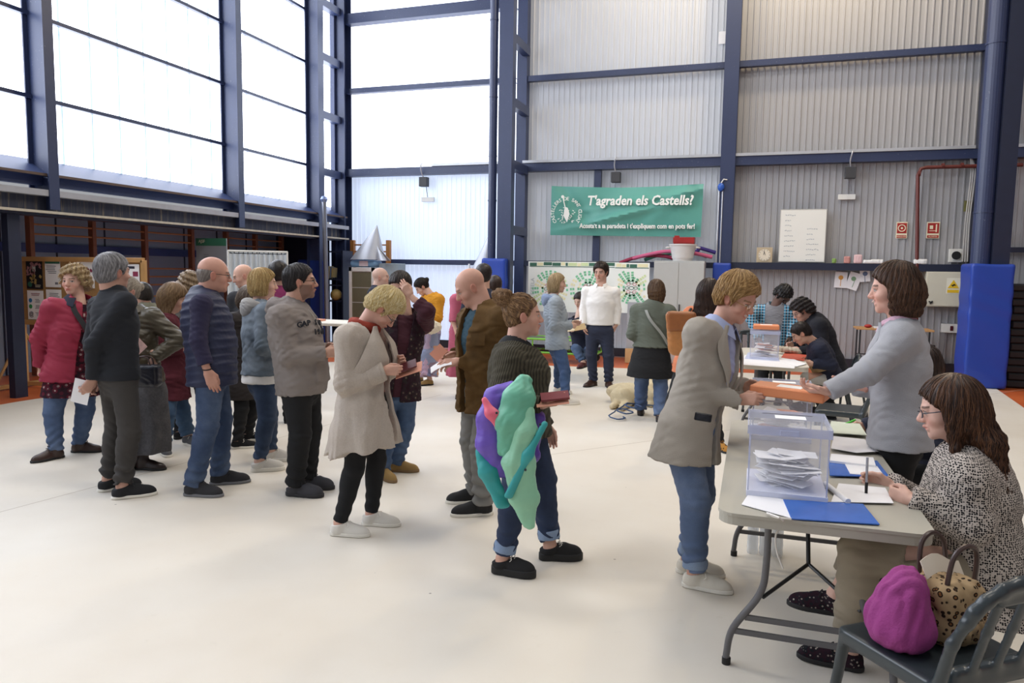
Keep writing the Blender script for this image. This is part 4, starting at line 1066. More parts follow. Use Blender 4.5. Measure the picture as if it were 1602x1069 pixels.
# papers and folders on the near table
def tp(x, y, z=.745): return ground(x, y, z)
zz = [0.744]
def quad(name, pts, mat, label, cat, th=.002, group=None, z=None):
    if z is None: zz[0] += .0009; z = zz[0]
    P = [ground(x, y, z) for x, y in pts]; c = np.mean(P, axis=0); m = MB(); n = len(P); m.add([p-c+[0, 0, 0] for p in P]+[p-c+[0, 0, th] for p in P], [list(range(n))[::-1], list(range(n, 2*n))]+[[i, (i+1) % n, n+(i+1) % n, n+i] for i in range(n)])
    o = m.build(name, mat, None, c); return tag(o, label, cat, group)
q = quad('paper_sheet', [(1160, 790), (1172, 772), (1236, 784), (1278, 815), (1240, 812)], PAPER, 'white papers with small print at the near left corner of the grey table', 'paper')
lines(q, .12, .06, 3, (1, .1, 0), (0, 1, 0), WRITE)
q = quad('folder', [(1238, 813), (1225, 783), (1350, 790), (1376, 822)], BLUEF, 'blue plastic folder on the near edge of the grey table', 'folder', .004); zz[0] += .003
q = quad('paper_sheet', [(1300, 786), (1312, 757), (1385, 764), (1398, 788)], PAPER, 'written sheet under the pen of the long haired seated person', 'paper'); lines(q, .2, .12, 9, (1, .05, 0), (0, 1, 0), M('faint_pencil', '#b9a6b0', .8))
m = MB(); a, b = tp(1291, 757, .757), tp(1327, 785, .757); m.tube([a-a, b-a], .011, 12); o = m.build('rolled_paper', PAPER, None, a, smooth=True); tag(o, 'rolled up edge of a sheet beside the near ballot box', 'paper')
q = quad('folder', [(1298, 745), (1296, 722), (1372, 722), (1392, 748)], BLUEF, 'blue folder lying beside the ballot box, under loose papers', 'folder', .004); zz[0] += .003
quad('paper_sheet', [(1330, 742), (1322, 727), (1372, 730), (1384, 746)], PAPER, 'white sheet lying on the second blue folder', 'paper')
quad('paper_sheet', [(1298, 724), (1300, 713), (1366, 719), (1370, 732)], PAPER, 'stack of sheets at the far edge of the second blue folder', 'paper', .01)
quad('paper_sheet', [(1300, 702), (1304, 683), (1352, 688), (1376, 707), (1340, 709)], PAPER, 'open white papers by the hand in navy sleeves', 'paper')
quad('clipboard', [(1296, 678), (1300, 660), (1345, 664), (1356, 682)], M('pale_green_card', '#c3c9b8', .6), 'pale clipboard near the green pen', 'clipboard', .004)
def pen(name, a, b, r, mat, label, cap=None):
    a, b = np.array(a), np.array(b); m = MB(); d = b-a; m.tube([d*0, d*.04, d*.1, d], [r*.3, r*.8, r, r], 10); o = m.build(name, mat, None, a, smooth=True); tag(o, label, 'pen')
    m = MB(); m.tube([d*.0, d*.3], [r*1.15, r*1.25], 10); m.build('grip', BLACK_SOLE, o, smooth=True); return o
pen('pen', tp(1355, 772, .752), atD(1357, 716, 2.98), .005, M('silver_pen', '#b9b9c0', .25, .7), 'black and silver pen held upright by the long haired seated person')
pen('pen', atD(1312, 668, 4.32), atD(1338, 657, 4.34), .006, M('green_plastic', '#4fbf3c', .35), 'bright green pen behind the near ballot box')
m = MB(); c = tp(1238, 812, .748); m.tube(smooth_path([c-c, tp(1215, 810, .748)-c, tp(1200, 803, .75)-c, tp(1222, 812, .76)-c, atD(1226, 822, 2.84)-c, atD(1214, 836, 2.86)-c, atD(1215, 862, 2.87)-c, atD(1225, 890, 2.87)-c]), .0035, 8); o = m.build('white_cord', WHT_ if 'WHT_' in globals() else M('white_cord', '#dedad4', .6), None, c, smooth=True); tag(o, 'thin white cord hanging over the near edge of the grey table', 'cord')
# water bottles under the table
BOT = M('clear_bottle_plastic', '#e8eef4', .08, var=.02, Alpha=.38)
for i in range(3):
    for j in range(2):
        c = ground(1196, 868)+np.array([(-1+i)*.068, j*.072, 0]); m = MB(); m.lathe([(.029, 0), (.032, .01), (.030, .04), (.032, .07), (.030, .11), (.032, .15), (.03, .175), (.014, .205), (.013, .22)], n=18); o = m.build('water_bottle', BOT, None, c, smooth=True); tag(o, 'small clear water bottle in the pack under the near end of the grey table', 'bottle', 'water bottles under the table')
        m = MB(); m.cyl((0, 0, .218), (0, 0, .235), .0145); m.build('cap', M('white_cap', '#e6e6ea', .5), o)
# ---- plastic chair
def chair_mesh():
    d = SDF(.009, .012)
    d.box((0, .01, .435), (.205, .2, .014), rnd=.012); d.box((0, -.18, .46), (.17, .02, .035), rnd=.015, k=.03)
    for sx in (-1, 1):
        d.box((sx*.205, .0, .425), (.012, .18, .025), rnd=.01)
        d.loft([((sx*.19, .185, .43), .024, .016), ((sx*.225, .225, 0), .017, .012)], (1, 0, 0)); d.loft([((sx*.205, -.17, .44), .026, .018), ((sx*.235, -.27, 0), .018, .013)], (1, 0, 0))
        d.loft([((sx*.205, -.17, .42), .02, .02), ((sx*.225, -.225, .6), .018, .016), ((sx*.205, -.25, .675), .02, .014)], (1, 0, 0))
    d.box((0, .195, .415), (.2, .012, .025), rnd=.01)
    A = [(cos(a)*.205, -.25-.035*sin(a), .67+.115*sin(a)) for a in np.linspace(0, pi, 11)]
    for p, q in zip(A[:-1], A[1:]): d.cap(p, q, .019, k=.01)
    d.box((0, -.281, .752), (.13, .008, .034), rnd=.007)
    for x in (-.105, 0, .105): d.loft([((x*.9, -.185, .45), .02, .009), ((x, -.235, .62), .021, .009), ((x*1.0, -.272, .745), .022, .009)], (1, 0, 0))
    V, Q = d.verts(); return mk(V, Q)
CHM = chair_mesh(); CHM.materials.append(M('dark_green_plastic', '#2b3337', .32, var=.06, spec=.6))
def chair(c, rz, label):
    o = bpy.data.objects.new('plastic_chair', CHM); COL.objects.link(o); o.location = (c[0], c[1], 0); o.rotation_euler = (0, 0, rz); return tag(o, label, 'chair', 'dark plastic chairs')
NC = ground(1466, 1014, .44); NCa = radians(38)
ch1 = chair(NC, NCa, 'dark plastic chair in the near right corner holding a magenta and a leopard print bag')
r3 = rotz(NCa); rt = -(r3 @ np.array([1, 0, 0])); cc = NC*np.array([1, 1, 0])+r3 @ np.array([0.08, -.294, .802])
text('painted_number', '356', .05, M('black_marker', '#101214', .8), (.08, -.291, .765), (1, 0, 0), (0, .15, 1), ch1, ext=.0006)
# bags on the near chair
Rb = rotz(NCa); bc = NC*np.array([1, 1, 0])
d = SDF(.007, .04); c1 = bc+Rb @ np.array([-.11, .05, .56]); d.ell(c1, (.085, .1, .1)); d.ell(c1+[0, 0, -.05], (.1, .12, .07)); d.ell(c1+Rb @ np.array([.02, 0, .08]), (.05, .08, .05)); d.plane((0, 0, .452), (0, 0, -1)); d.disp.append(folds(.012, .09, 'v', 3)); o = d.build('soft_bag', M('magenta_felt', '#8a3474', .9, var=.2, bump=.6, bs=120), None, c1, loc=c1); tag(o, 'magenta cloth bag on the near plastic chair', 'bag')
d = SDF(.007, .03); c2 = bc+Rb @ np.array([.075, .045, .55]); d.box(c2, (.09, .09, .1), Rb.T, rnd=.04); d.ell(c2+[0, 0, -.04], (.11, .11, .07)); d.plane((0, 0, .452), (0, 0, -1)); d.disp.append(folds(.009, .1, 'v', 8)); o = d.build('tote_bag', knit('leopard_print', '#a58d6c', '#2a1f19', (48, 1, 1), kind='leopard'), None, c2, loc=c2); tag(o, 'leopard print tote bag with brown handles on the near plastic chair', 'bag')
for s_ in (-1, 1):
    m = MB(); m.tube(smooth_path([Rb @ np.array([-.06, s_*.05, .08]), Rb @ np.array([-.05, s_*.06, .19]), Rb @ np.array([.0, s_*.065, .225]), Rb @ np.array([.05, s_*.06, .19]), Rb @ np.array([.06, s_*.05, .08])]), .008, 8); m.build('handle', leather('brown_handle', '#3c2a26'), o, smooth=True)
m = MB(); m.sheet(lambda u, v: Rb @ np.array([(u-.5)*.17, .0+.03*v, .1+.05*v+.02*sin(u*5)]), 8, 4, .004); m.build('lining', M('cream_lining', '#d4c9b8', .9), o, smooth=True)
d = SDF(.008, .03); c3 = bc+Rb @ np.array([.15, .08, .5]); d.ell(c3, (.05, .07, .05)); d.disp.append(folds(.006, .07, 'v', 8)); o = d.build('folded_cloth', denim('blue_cloth', '#1f4a78', '#3a6a98'), None, c3, loc=c3); tag(o, 'crumpled blue cloth beside the leopard print bag', 'cloth')
# other chairs
for (px, py, z, a, lab) in ((1570, 905, .44, 88, 'dark plastic chair under the long haired seated person'), (1455, 760, .44, 92, 'dark plastic chair behind the pale grey blazer, holding a seated person'), (1318, 640, .44, 80, 'dark plastic chair seen between the near ballot box and the pale grey blazer'),
                            (1334, 588, .44, 105, 'dark plastic chair to the right of the navy jumper at the far table'), (1296, 604, .44, 88, 'dark plastic chair under the navy jumper at the far table'), (1172, 556, .44, 185, 'dark plastic chair on the far side of the second table')):
    c = ground(px, py, z); chair(c, radians(a), lab)
# ---- papers, phones in hands
def held(name, px, py, D, w, h, right, up, mat, label, cat, th=.0015, bend=.0): return sheet(name, atD(px, py, D), w, h, right, up, mat, label, cat, th, bend)
VR = np.array([cos(YAW), -sin(YAW), 0]); VD = np.array([sin(YAW), cos(YAW), 0]); UP = np.array([0, 0, 1.])
# ---- things held (HELD entries are placed a little in front of the hands)
def dist_of(gx, gy): return depth(ground(gx, gy))
DF = (dist_of(581, 822)+dist_of(532, 838))/2; DB = (dist_of(755, 806)+dist_of(745, 786))/2; DG = (dist_of(860, 876)+dist_of(786, 898))/2
held('envelope', 640, 579, DF-.02, .17, .11, VR+UP*.35-VD*.1, VD+UP*.5, PINKP, 'salmon pink envelopes held by the person in the beige fleece', 'envelope', .004)
held('wallet', 637, 573, DF-.03, .12, .08, VR*.9+UP*.35, VD+UP*.6, M('dark_red_wallet', '#5a1a22', .45), 'dark red wallet on top of the pink envelopes', 'wallet', .012)
held('envelope', 676, 575, DB-.12, .12, .1, VR+UP*.1, UP*.9-VR*.8+VD*.3, PINKP, 'salmon envelope held upright by the bald person in brown', 'envelope', .003) if 0 else None
held('envelope', 686, 552, DB-.1, .075, .1, VR*.7-UP*.7, UP*.75+VR*.6+VD*.3, PINKP, 'salmon envelope held up by the bald person in brown', 'envelope', .002)
held('paper_sheet', 690, 573, DB-.16, .15, .09, VR+UP*.45, VD*.9+UP*.35, PAPER, 'white sheet being read by the bald person in brown', 'paper', .0015, .012)
held('mobile_phone', 868, 620, DG-.43, .14, .075, VR+UP*.12, VD+UP*.35, M('dark_red_case', '#6b1420', .35), 'phone in a dark red case held by the person in the green jumper', 'phone', .011)
held('envelope', 864, 628, DG-.43, .16, .09, VR+UP*.14, VD+UP*.3, PINKP, 'pale envelopes under the dark red phone', 'envelope', .004)
DD = (dist_of(170, 768)+dist_of(192, 780))/2
held('envelope', 127, 613, DD-.1, .12, .17, VR-UP*.25, UP*.55+VR*.8, PAPER, 'white envelope held behind the back by the person in the dark blazer', 'envelope', .002)
held('leaflet', 212, 546, dist_of(224, 735)-.22, .1, .16, VR*.7-UP*.75, UP*.8+VR*.5, M('pink_print_leaflet', '#cfa8a0', .7, var=.4, vs=30), 'printed leaflet held in front of the olive leather jacket', 'leaflet', .002)
held('envelope', 156, 508, dist_of(124, 708)-.35, .1, .12, VR, UP+VR*.4, PAPER, 'white paper held up beside the crimson jacket', 'paper', .0015)
held('envelope', 377, 614, dist_of(388, 690)-.16, .1, .14, VR*.8+UP*.3, UP-VR*.3, PINKP, 'salmon envelope held low behind the person in the navy vest', 'envelope', .002)
held('booklet', 900, 509, 10.9, .3, .2, VR+UP*.2, UP*.5+VD*.5, M('cream_pages', '#d8c9a8', .8), 'open booklet read by the seated person by the posters', 'booklet', .008)
held('booklet', 907, 512, dist_of(872, 616)-.12, .15, .1, VR+UP*.2, UP*.5+VD*.5, M('tan_pages', '#c4a97e', .8), 'small tan booklet held by the person in the light denim jacket', 'booklet', .008)
m = MB(); c = atD(1100, 653, dist_of(1086, 920)-.21); m.box((0, 0, 0), (.085, .012, .04), np.array([nrm(VR-UP*.15), VD, nrm(UP+VR*.15)]).T, bev=.004); o = m.build('mobile_phone', M('black_glass', '#121216', .15), None, c); tag(o, 'black phone sticking out of the pocket of the taupe blazer', 'phone')
# handbag of the olive jacket
c = atD(226, 588, dist_of(224, 735)-.24); A = np.array([VR, VD, UP]); d = SDF(.007, .02); d.box((0, 0, 0), (.12, .055, .085), A, rnd=.03); d.disp.append(folds(.004, .1, 'h', 3)); o = d.build('handbag', leather('dark_blue_leather', '#1b1c26', .35), None, (0, 0, 0), loc=c); tag(o, 'dark leather handbag hanging in front of the long black dress', 'handbag')
for s_ in (-.03, .03): m = MB(); m.tube(smooth_path([VR*-.06+UP*.07+VD*s_, VR*-.04+UP*.14+VD*s_, VR*.04+UP*.14+VD*s_, VR*.06+UP*.07+VD*s_]), .006, 8); m.build('handle', leather('brown_handle', '#5c4630'), o, smooth=True)
# shoulder bag on the grey and black coat
c = atD(1072, 545, dist_of(1032, 660)+.05); d = SDF(.009, .02); d.box((0, 0, 0), (.06, .1, .15), A, rnd=.04); o = d.build('shoulder_bag', leather('black_leather_bag', '#19191c', .5), None, (0, 0, 0), loc=c); tag(o, 'black shoulder bag hanging beside the grey and black coat', 'bag')
c = atD(172, 560, dist_of(124, 708)+.0); d = SDF(.009, .02); d.box((0, 0, 0), (.1, .05, .11), A, rnd=.03); o = d.build('shoulder_bag', M('navy_canvas_bag', '#1d2a42', .8, bump=.3), None, (0, 0, 0), loc=c); tag(o, 'navy bag of the crimson jacket, hanging from its black strap', 'bag')
# windbreaker over the arm of the green jumper
G = lambda x, y, a=0: atD(x, y, DG-.44+a)
wb = empty('windbreaker', G(805, 700)*np.array([1, 1, 0])+np.array([0, 0, .35]), 'purple, mint green and pink windbreaker draped over the arm in the green jumper', 'jacket'); wo = np.array(wb.location)
def cloth(name, mat, st, amp=.008, seed=1, wl=.08, mode='v'):
    d = SDF(.0055, .03); d.loft([(G(x, y, a), rs, rf) for x, y, a, rs, rf in st], VR, k=.04)
    d.disp.append(folds(amp*.75, wl*1.7, mode, seed, UP+VR*.35)); d.disp.append(folds(amp*.2, wl*.5, 'h', seed+3, UP-VR*.5)); V, Q = d.verts(); me = mk(V-wo, Q, True); return link(name, me, mat, wb)
NY = lambda n, c: M(n, c, .5, var=.12, vs=9, bump=.12, bs=40)
cloth('purple_panel', NY('purple_nylon', '#6a50b4'), [(800, 606, .07, .035, .03), (776, 622, .05, .05, .045), (768, 655, .03, .065, .05), (770, 695, .03, .075, .05), (786, 738, .04, .05, .03)], .009, 2, .1)
cloth('lower_purple_panel', NY('deep_purple_nylon', '#5b3c9c'), [(842, 655, .04, .035, .035), (826, 710, .05, .05, .035), (806, 765, .06, .035, .02)], .008, 7)
cloth('mint_panel', NY('mint_nylon', '#66ae92'), [(820, 596, .0, .04, .03), (812, 622, -.03, .075, .05), (802, 660, -.045, .08, .05), (798, 705, -.03, .06, .035)], .01, 3, .09)
cloth('light_mint_panel', NY('light_mint_nylon', '#8cc4a4'), [(826, 644, -.05, .03, .03), (822, 676, -.07, .05, .04), (812, 725, -.05, .075, .045), (820, 780, -.03, .07, .035), (828, 822, -.02, .03, .018)], .009, 4, .09)
cloth('teal_panel', NY('teal_nylon', '#2f9a9a'), [(750, 706, .05, .018, .02), (764, 738, .03, .045, .03), (786, 790, .02, .035, .018)], .007, 5)
cloth('teal_placket', NY('teal_nylon', '#2f9a9a'), [(852, 664, -.1, .016, .014), (826, 712, -.105, .02, .014), (796, 776, -.07, .022, .014)], .003, 5)
cloth('pink_collar', NY('coral_pink_nylon', '#e0647c'), [(758, 626, -.03, .014, .014), (770, 648, -.055, .028, .014), (784, 680, -.06, .008, .008)], .002, 6)
for (x, y) in ((777, 646), (845, 664), (838, 682), (822, 735)):
    m = MB(); c = G(x, y, -.1); m.cyl(c-wo, c-wo-VD*.008, .006, n=12); m.build('snap_button', M('dark_snap', '#25303a', .4), wb)
# ------------------------------------------------------------------ back wall things
def wallbox(name, p, w, h, dpt, mat, label, cat, y=None, group=None, bev=.004):
    y = YB-.02 if y is None else y; m = MB(); m.box((0, -dpt/2, 0), (w, dpt, h), bev=bev); o = m.build(name, mat, None, (p[0], y, p[2])); return tag(o, label, cat, group)
def sub(parent, name, mat, c, d, bev=0, R=None): m = MB(); m.box(c, d, R, bev=bev); return m.build(name, mat, parent)
WP = M('white_enamel', '#dcdcd8', .4, var=.04); GP = M('grey_enamel', '#b4b3ae', .45, var=.06); RED = M('sign_red', '#a3231f', .5); CRM = M('sign_cream', '#e6dfc4', .6)
y0 = YB-.03
# banner
bl, br, bb, btm = atY(863, 291, 13.95), atY(1101, 288, 13.95), atY(1096, 371, 13.95), atY(861, 368, 13.95)
BN = M('green_banner_cloth', '#5a9f93', .42, var=.08, vs=2)
bo = (bl+br+bb+btm)/4
def bfn(u, v):
    t = bl+(br-bl)*u; b = btm+(bb-btm)*u; p = t+(b-t)*v; sag = .045*sin(pi*u)*(1-v); w = .05*sin(v*pi)*sin(u*pi)+.05*sin(u*9+v*6)*(1-abs(2*v-1)*.3)*sin(pi*min(1, u*1.2))*.5+.035*math.exp(-((u-.92+.55*(v)*.6)/.06)**2)*(1-v*.5)-.03*math.exp(-((u-.08-.25*v)/.05)**2)
    w += .05*math.exp(-((v-.95+.75*u)/.07)**2)*sin(pi*u)+.045*math.exp(-((v-.1-.5*(1-u))/.06)**2)*u; return p-bo+np.array([0, -w*1.2, -sag])
m = MB(); m.sheet(bfn, 60, 22, .004); ban = m.build('banner', BN, None, bo, smooth=True); tag(ban, 'green banner with white lettering hung high on the back wall', 'banner')
WT = M('white_print', '#f2f2ee', .6, var=.02)
def bt(s, u, v, size, sh, fit, bold): return text('lettering', s, size, WT, bfn(u, v)+np.array([0, -.03, 0]), (br-bl), (0, 0, 1), ban, ext=.012, shear=sh, bold=bold, fit=fit)
bt("T'agraden els Castells?", .6, .29, .245, .15, 1.95, .006); bt("Acosta't a la paradeta i t'expliquem com en pots fer!", .585, .8, .125, 0, 2.15, .0035)
for c_ in [bfn(.115, .55)+np.array([0, -.04, 0])]:
    ring = "CASTELLERS DE SANT CUGAT"
    for i, ch in enumerate(ring):
        a = radians(215-250*i/(len(ring)-1)); p = c_+np.array([cos(a)*.27, -.03, sin(a)*.27]); r_ = np.array([sin(a), 0, -cos(a)])
        if ch != ' ': text('lettering', ch, .095, WT, p, r_, np.array([cos(a), 0, sin(a)]), ban, ext=.008)
    m = MB(); rg = random.Random(3)
    for i in range(46):
        a = rg.uniform(0, 2*pi); r = rg.uniform(.03, .19); p = c_+np.array([cos(a)*r, -.03, sin(a)*r*.9-.03]); L = rg.uniform(.02, .05); m.box(p, (L, .006, .012), roty(rg.uniform(0, 3)))
    m.add([c_+np.array(v) for v in ((-.05, -.045, -.05), (.02, -.045, -.18), (.07, -.045, -.02), (.03, -.045, .1), (-.03, -.045, .12))], [[0, 1, 2, 3, 4]]); m.tube([c_+np.array((-.02, -.04, .1)), c_+np.array((-.07, -.04, .3))], .01, 6); m.cyl(c_+np.array((-.075, -.03, .31)), c_+np.array((-.075, -.045, .31)), .03); m.build('emblem', WT, ban)
# emergency lights, junction boxes
for (px, py, bx, by) in ((668, 312, 664, 285), (1325, 308, 1330, 271)):
    p = atY(px, py, 14.1); wallbox('emergency_light', p, .28, .09, .06, WP, 'white emergency light low on the '+('left bay' if px < 800 else 'grey bay')+' of the back wall, under a cable', 'light')
for i, (bx, by, lab) in enumerate(((664, 285, 'leftmost dark grey cable box under the girder, above the emergency light of the pale bay'), (964, 278, 'dark grey cable box under the girder, just above the green banner'), (1330, 271, 'dark grey cable box under the girder, above the whiteboard'))):
    p = atY(bx, by, 14.05); o = wallbox('cable_box', p, .17, .19, .14, M('dark_grey_box', '#3a3b3f', .6), lab, 'box', y=14.1); m = MB(); m.tube(smooth_path([(0, -.1, .09), (-.02, -.16, .2), (.0, -.22, .32), (.02, -.18, .36)]), .012, 8); m.build('conduit', GALV, o, smooth=True)
    if i != 1: m = MB(); m.tube([(.02, .0, -.09), (.04, .02, -.3)], .008, 6); m.build('cable', M('grey_cable', '#7c7c80', .6), o)
# clock
p = atY(1196, 399, 14.0); o = wallbox('wall_clock', p, .27, .27, .05, M('beige_clock_case', '#b9a88c', .6), 'square beige clock standing on the wall ledge, left of the whiteboard', 'clock', y=14.08)
m = MB(); m.lathe([(.0, -.058), (.105, -.058), (.105, -.05)], n=28, R=rotx(-pi/2) @ np.diag([1, 1, 1.])); m.v = [np.array([v[0], -abs(v[1]), v[2]]) for v in m.v]; m.build('dial', M('cream_dial', '#dcd3c0', .7), o)
m = MB(); m.box((-.01, -.062, .03), (.008, .003, .06), roty(.3)); m.box((.0, -.062, .038), (.006, .003, .085), roty(-.35))
for i in range(12): a = i*pi/6; m.box((.09*sin(a), -.061, .09*cos(a)), (.008, .003, .014), roty(a))
m.build('hands', WRITE, o)
# whiteboard
a, b = atY(1221, 328, 14.05), atY(1290, 411, 14.05); w_, h_ = b[0]-a[0], a[2]-b[2]; p = (a+b)/2
o = wallbox('whiteboard', p, w_, h_, .025, GP, 'white board with faint handwriting leaning on the wall ledge', 'whiteboard', y=14.06); sub(o, 'writing_surface', M('whiteboard_surface', '#e8e8e2', .25, var=.02), (0, -.027, 0), (w_-.03, .004, h_-.03))
m = MB(); rg = random.Random(5)
for sx, n, z1 in ((-.2, 9, .36), (.17, 7, .12)):
    for i in range(n):
        x = sx-.1
        for k in range(rg.randint(3, 6)): L = rg.uniform(.015, .035); m.box((x+L/2, -.031, z1-i*.09+rg.uniform(-.006, .006)), (L, .001, .012), roty(rg.uniform(-.5, .5))); x += L+.008
m.build('handwriting', M('faint_marker', '#a9b0b4', .8), o)
# fire signs
for (x0_, x1_, lab, k) in ((1404, 1420, 'red fire hose sign left of the red pipe', 0), (1452, 1471, 'red alarm sign right of the red pipe', 1)):
    a, b = atY(x0_, 347, 14.1), atY(x1_, 373, 14.1); p = (a+b)/2; w_, h_ = b[0]-a[0], a[2]-b[2]; o = wallbox('fire_sign', p, w_, h_, .006, CRM, lab, 'sign')
    sub(o, 'red_panel', RED, (0, -.008, .035), (w_*.86, .003, h_*.62)); sub(o, 'red_strip', RED, (0, -.008, -h_*.38), (w_*.86, .003, h_*.16)); m = MB()
    if k == 0: m.tor = None; m.tube([np.array([.055*cos(t), -.011, .035+.055*sin(t)]) for t in np.linspace(0, 2*pi, 21)[:-1]], .008, 6, closed=True); m.cyl((0, -.008, .035), (0, -.013, .035), .018)
    else: m.box((-.03, -.011, .05), (.05, .003, .06)); m.box((.045, -.011, .035), (.02, .003, .13)); m.box((-.01, -.011, -.01), (.1, .003, .01))
    m.build('pictogram', CRM, o); text('caption', 'MANGUERA' if k == 0 else 'ALARMA', .035, CRM, (0, -.0105, -h_*.38), (1, 0, 0), (0, 0, 1), o, ext=.0005)
# red pipe
RP = M('red_brown_pipe', '#5e2823', .45); m = MB(); A_ = [atY(1433, 572, 14.0), atY(1436, 275, 14.0), atY(1441, 264, 14.0), atY(1450, 262, 14.0), atY(1600, 258, 14.0)]
m.tube([A_[0], A_[1], A_[2], A_[3], A_[4]], .03, 12); o0 = A_[0]; m.v = [v-o0 for v in m.v]; pp = m.build('fire_pipe', RP, None, o0, smooth=True); tag(pp, 'red-brown fire water pipe running up the grey wall and off to the right', 'pipe')
for (x, y) in ((1475, 260), (1505, 259), (1438, 272)): m = MB(); q = atY(x, y, 14.0)-o0; m.cyl(q-[.02, 0, 0], q+[.02, 0, 0], .045); m.build('pipe_clamp', RP, pp)
# siren, cabinet, switch
p = atY(1495, 400, 14.1); o = wallbox('siren', p, .19, .22, .09, WP, 'white wall siren with a black round horn beside the blue column', 'siren'); m = MB(); m.cyl((0, -.09, 0), (0, -.13, 0), .06, .07, n=24); m.build('horn', M('black_horn', '#17181b', .5), o, smooth=True)
a, b = atY(1450, 425, 13.95), atY(1511, 481, 13.95); p = (a+b)/2; w_, h_ = b[0]-a[0], a[2]-b[2]
o = wallbox('electrical_cabinet', p, w_, h_, .22, M('cream_enamel', '#c9c5b6', .45, var=.04), 'cream electrical cabinet with a yellow warning label, half behind the blue column pad', 'cabinet'); sub(o, 'door', M('cream_enamel', '#c9c5b6'), (0, -.225, 0), (w_-.03, .01, h_-.03), .003)
sub(o, 'label', M('sign_pale', '#dedccf', .6), (.1, -.232, .06), (.2, .003, .26)); m = MB(); m.prism([(0, .16), (-.085, .02), (.085, .02)], (.1, -.234, 0), X_, Z_, (0, -1, 0), .003); m.box((.1, -.235, -.03), (.17, .003, .05)); m.build('warning_triangle', M('warning_yellow', '#e0b92c', .5), o)
m = MB(); m.box((.1, -.239, .07), (.07, .002, .012)); m.box((.1, -.239, .07), (.02, .002, .05), roty(.7)); m.build('warning_symbol', M('black_ink', '#1a1a1a', .7), o); m = MB(); m.box((-.22, -.235, -.22), (.06, .02, .02), roty(.4)); m.box((-.21, -.24, -.225), (.02, .02, .06), roty(.6)); m.build('handle', M('black_ink', '#1a1a1a'), o)
p = atY(1486, 514, 14.1); o = wallbox('switch_box', p, .24, .15, .06, WP, 'small white switch box with a dark red switch below the electrical cabinet', 'switch'); sub(o, 'switch', M('dark_red_switch', '#4a1420', .4), (.03, -.065, 0), (.045, .02, .08), .004)
m = MB(); m.tube(smooth_path([(-.05, -.02, -.08), (-.06, -.03, -.4), (-.1, -.04, -.7), (.0, -.05, -.6)]), .007, 6); m.build('cable', M('grey_cable', '#7c7c80', .6), o, smooth=True)
# white cables beside the pipe column
m = MB()
for i in range(3): m.tube(smooth_path([(3.2+.02*i, 14.08, 3.72), (3.3+.03*i, 14.05, 3.6-.05*i), (3.33+.03*i, 14.05, 3.3), (3.3+.03*i, 14.05, 2.6), (3.3+.035*i, 14.05, 1.9)]), .012, 6)
m.v = [v-np.array([3.3, 14.05, 1.9]) for v in m.v]; o = m.build('wall_cable', M('grey_white_cable', '#a9a9a8', .6), None, (3.3, 14.05, 1.9), smooth=True); tag(o, 'bundle of pale cables running down beside the big blue pipe', 'cable')
p = atY(1516, 322, 14.1); wallbox('small_plate', p, .12, .18, .03, M('olive_plate', '#6d6a3a', .6), 'small olive plate on the wall beside the pale cables', 'plate')
p = atY(1131, 54, 14.0); wallbox('paper_notice', (p[0]-.02, 0, p[2]), .12, .22, .004, PAPER, 'blank white notice high up beside the middle blue column', 'notice')
p = atY(1128, 293, 13.9); d = SDF(.008, .02); d.ell((0, 0, 0), (.06, .05, .075)); o = d.build('hoist_pulley', M('bright_blue_plastic', '#2456b0', .4), None, loc=p); tag(o, 'bright blue pulley hanging beside the middle column', 'pulley')
m = MB(); m.tube([(0, 0, .07), (.04, .0, .14), (.1, .02, .13)], .012, 6); m.build('hook', WP, o)
for dx in (-.03, .03): m = MB(); m.tube([(dx, .02, -.05), (dx, .02, -1.5)], .012, 6); m.build('chain', GALV, o)
# ledge clutter
for i, (x, y, w_, h_, c, lab, nm) in enumerate(((1325, 408, .1, .12, '#c08a84', 'pink round craft on the wall ledge', 'paper_craft'), (1342, 407, .13, .15, '#d9b8ba', 'pale pink card propped on the wall ledge', 'card'), (1305, 409, .07, .08, '#7a9a52', 'small green craft on the wall ledge', 'paper_craft'), (1358, 411, .16, .06, '#e4e4e4', 'crumpled white paper on the ledge left of the smiling head in the pale blazer', 'paper'), (1372, 409, .2, .07, '#e4e4e4', 'larger crumpled white paper on the ledge behind the pale blazer', 'paper'), (1440, 409, .2, .08, '#e4e4e4', 'white papers on the ledge right of the pale blazer person', 'paper'))):
    p = atY(x, y, 14.0); d = SDF(.012, .02); d.box((0, 0, 0), (w_/2, .03, h_/2), rnd=.02); d.disp.append(folds(.008, .06, 'v', i)); o = d.build(nm, M('ledge_%s' % c[1:], c, .8), None, loc=(p[0], 14.0, 1.853+h_/2)); tag(o, lab, nm.replace('_', ' '))
for i, (x, y, w_, h_, rz_, lab) in enumerate(((1316, 438, .2, .28, .05, 'childs drawing with an orange sun pinned to the grey wall'), (1336, 440, .2, .3, .3, 'tilted childs drawing pinned beside the orange sun drawing'), (1354, 432, .16, .2, -.1, 'white drawing just left of the smiling face in the pale blazer'))):
    p = atY(x, y, 14.1); m = MB(); m.box((0, 0, 0), (w_, .004, h_), roty(rz_)); o = m.build('drawing', PAPER, None, (p[0], YB-.03-.006*i, p[2])); tag(o, lab, 'drawing'); m = MB(); m.cyl((0, -.003, .04), (0, -.005, .04), .04, n=14); m.box((0, -.004, -.05), (.01, .002, .12), roty(rz_)); m.build('figure', M('drawing_ink%d' % i, ('#d49a4a', '#7a9a7a', '#6a7a9a')[i], .8), o)
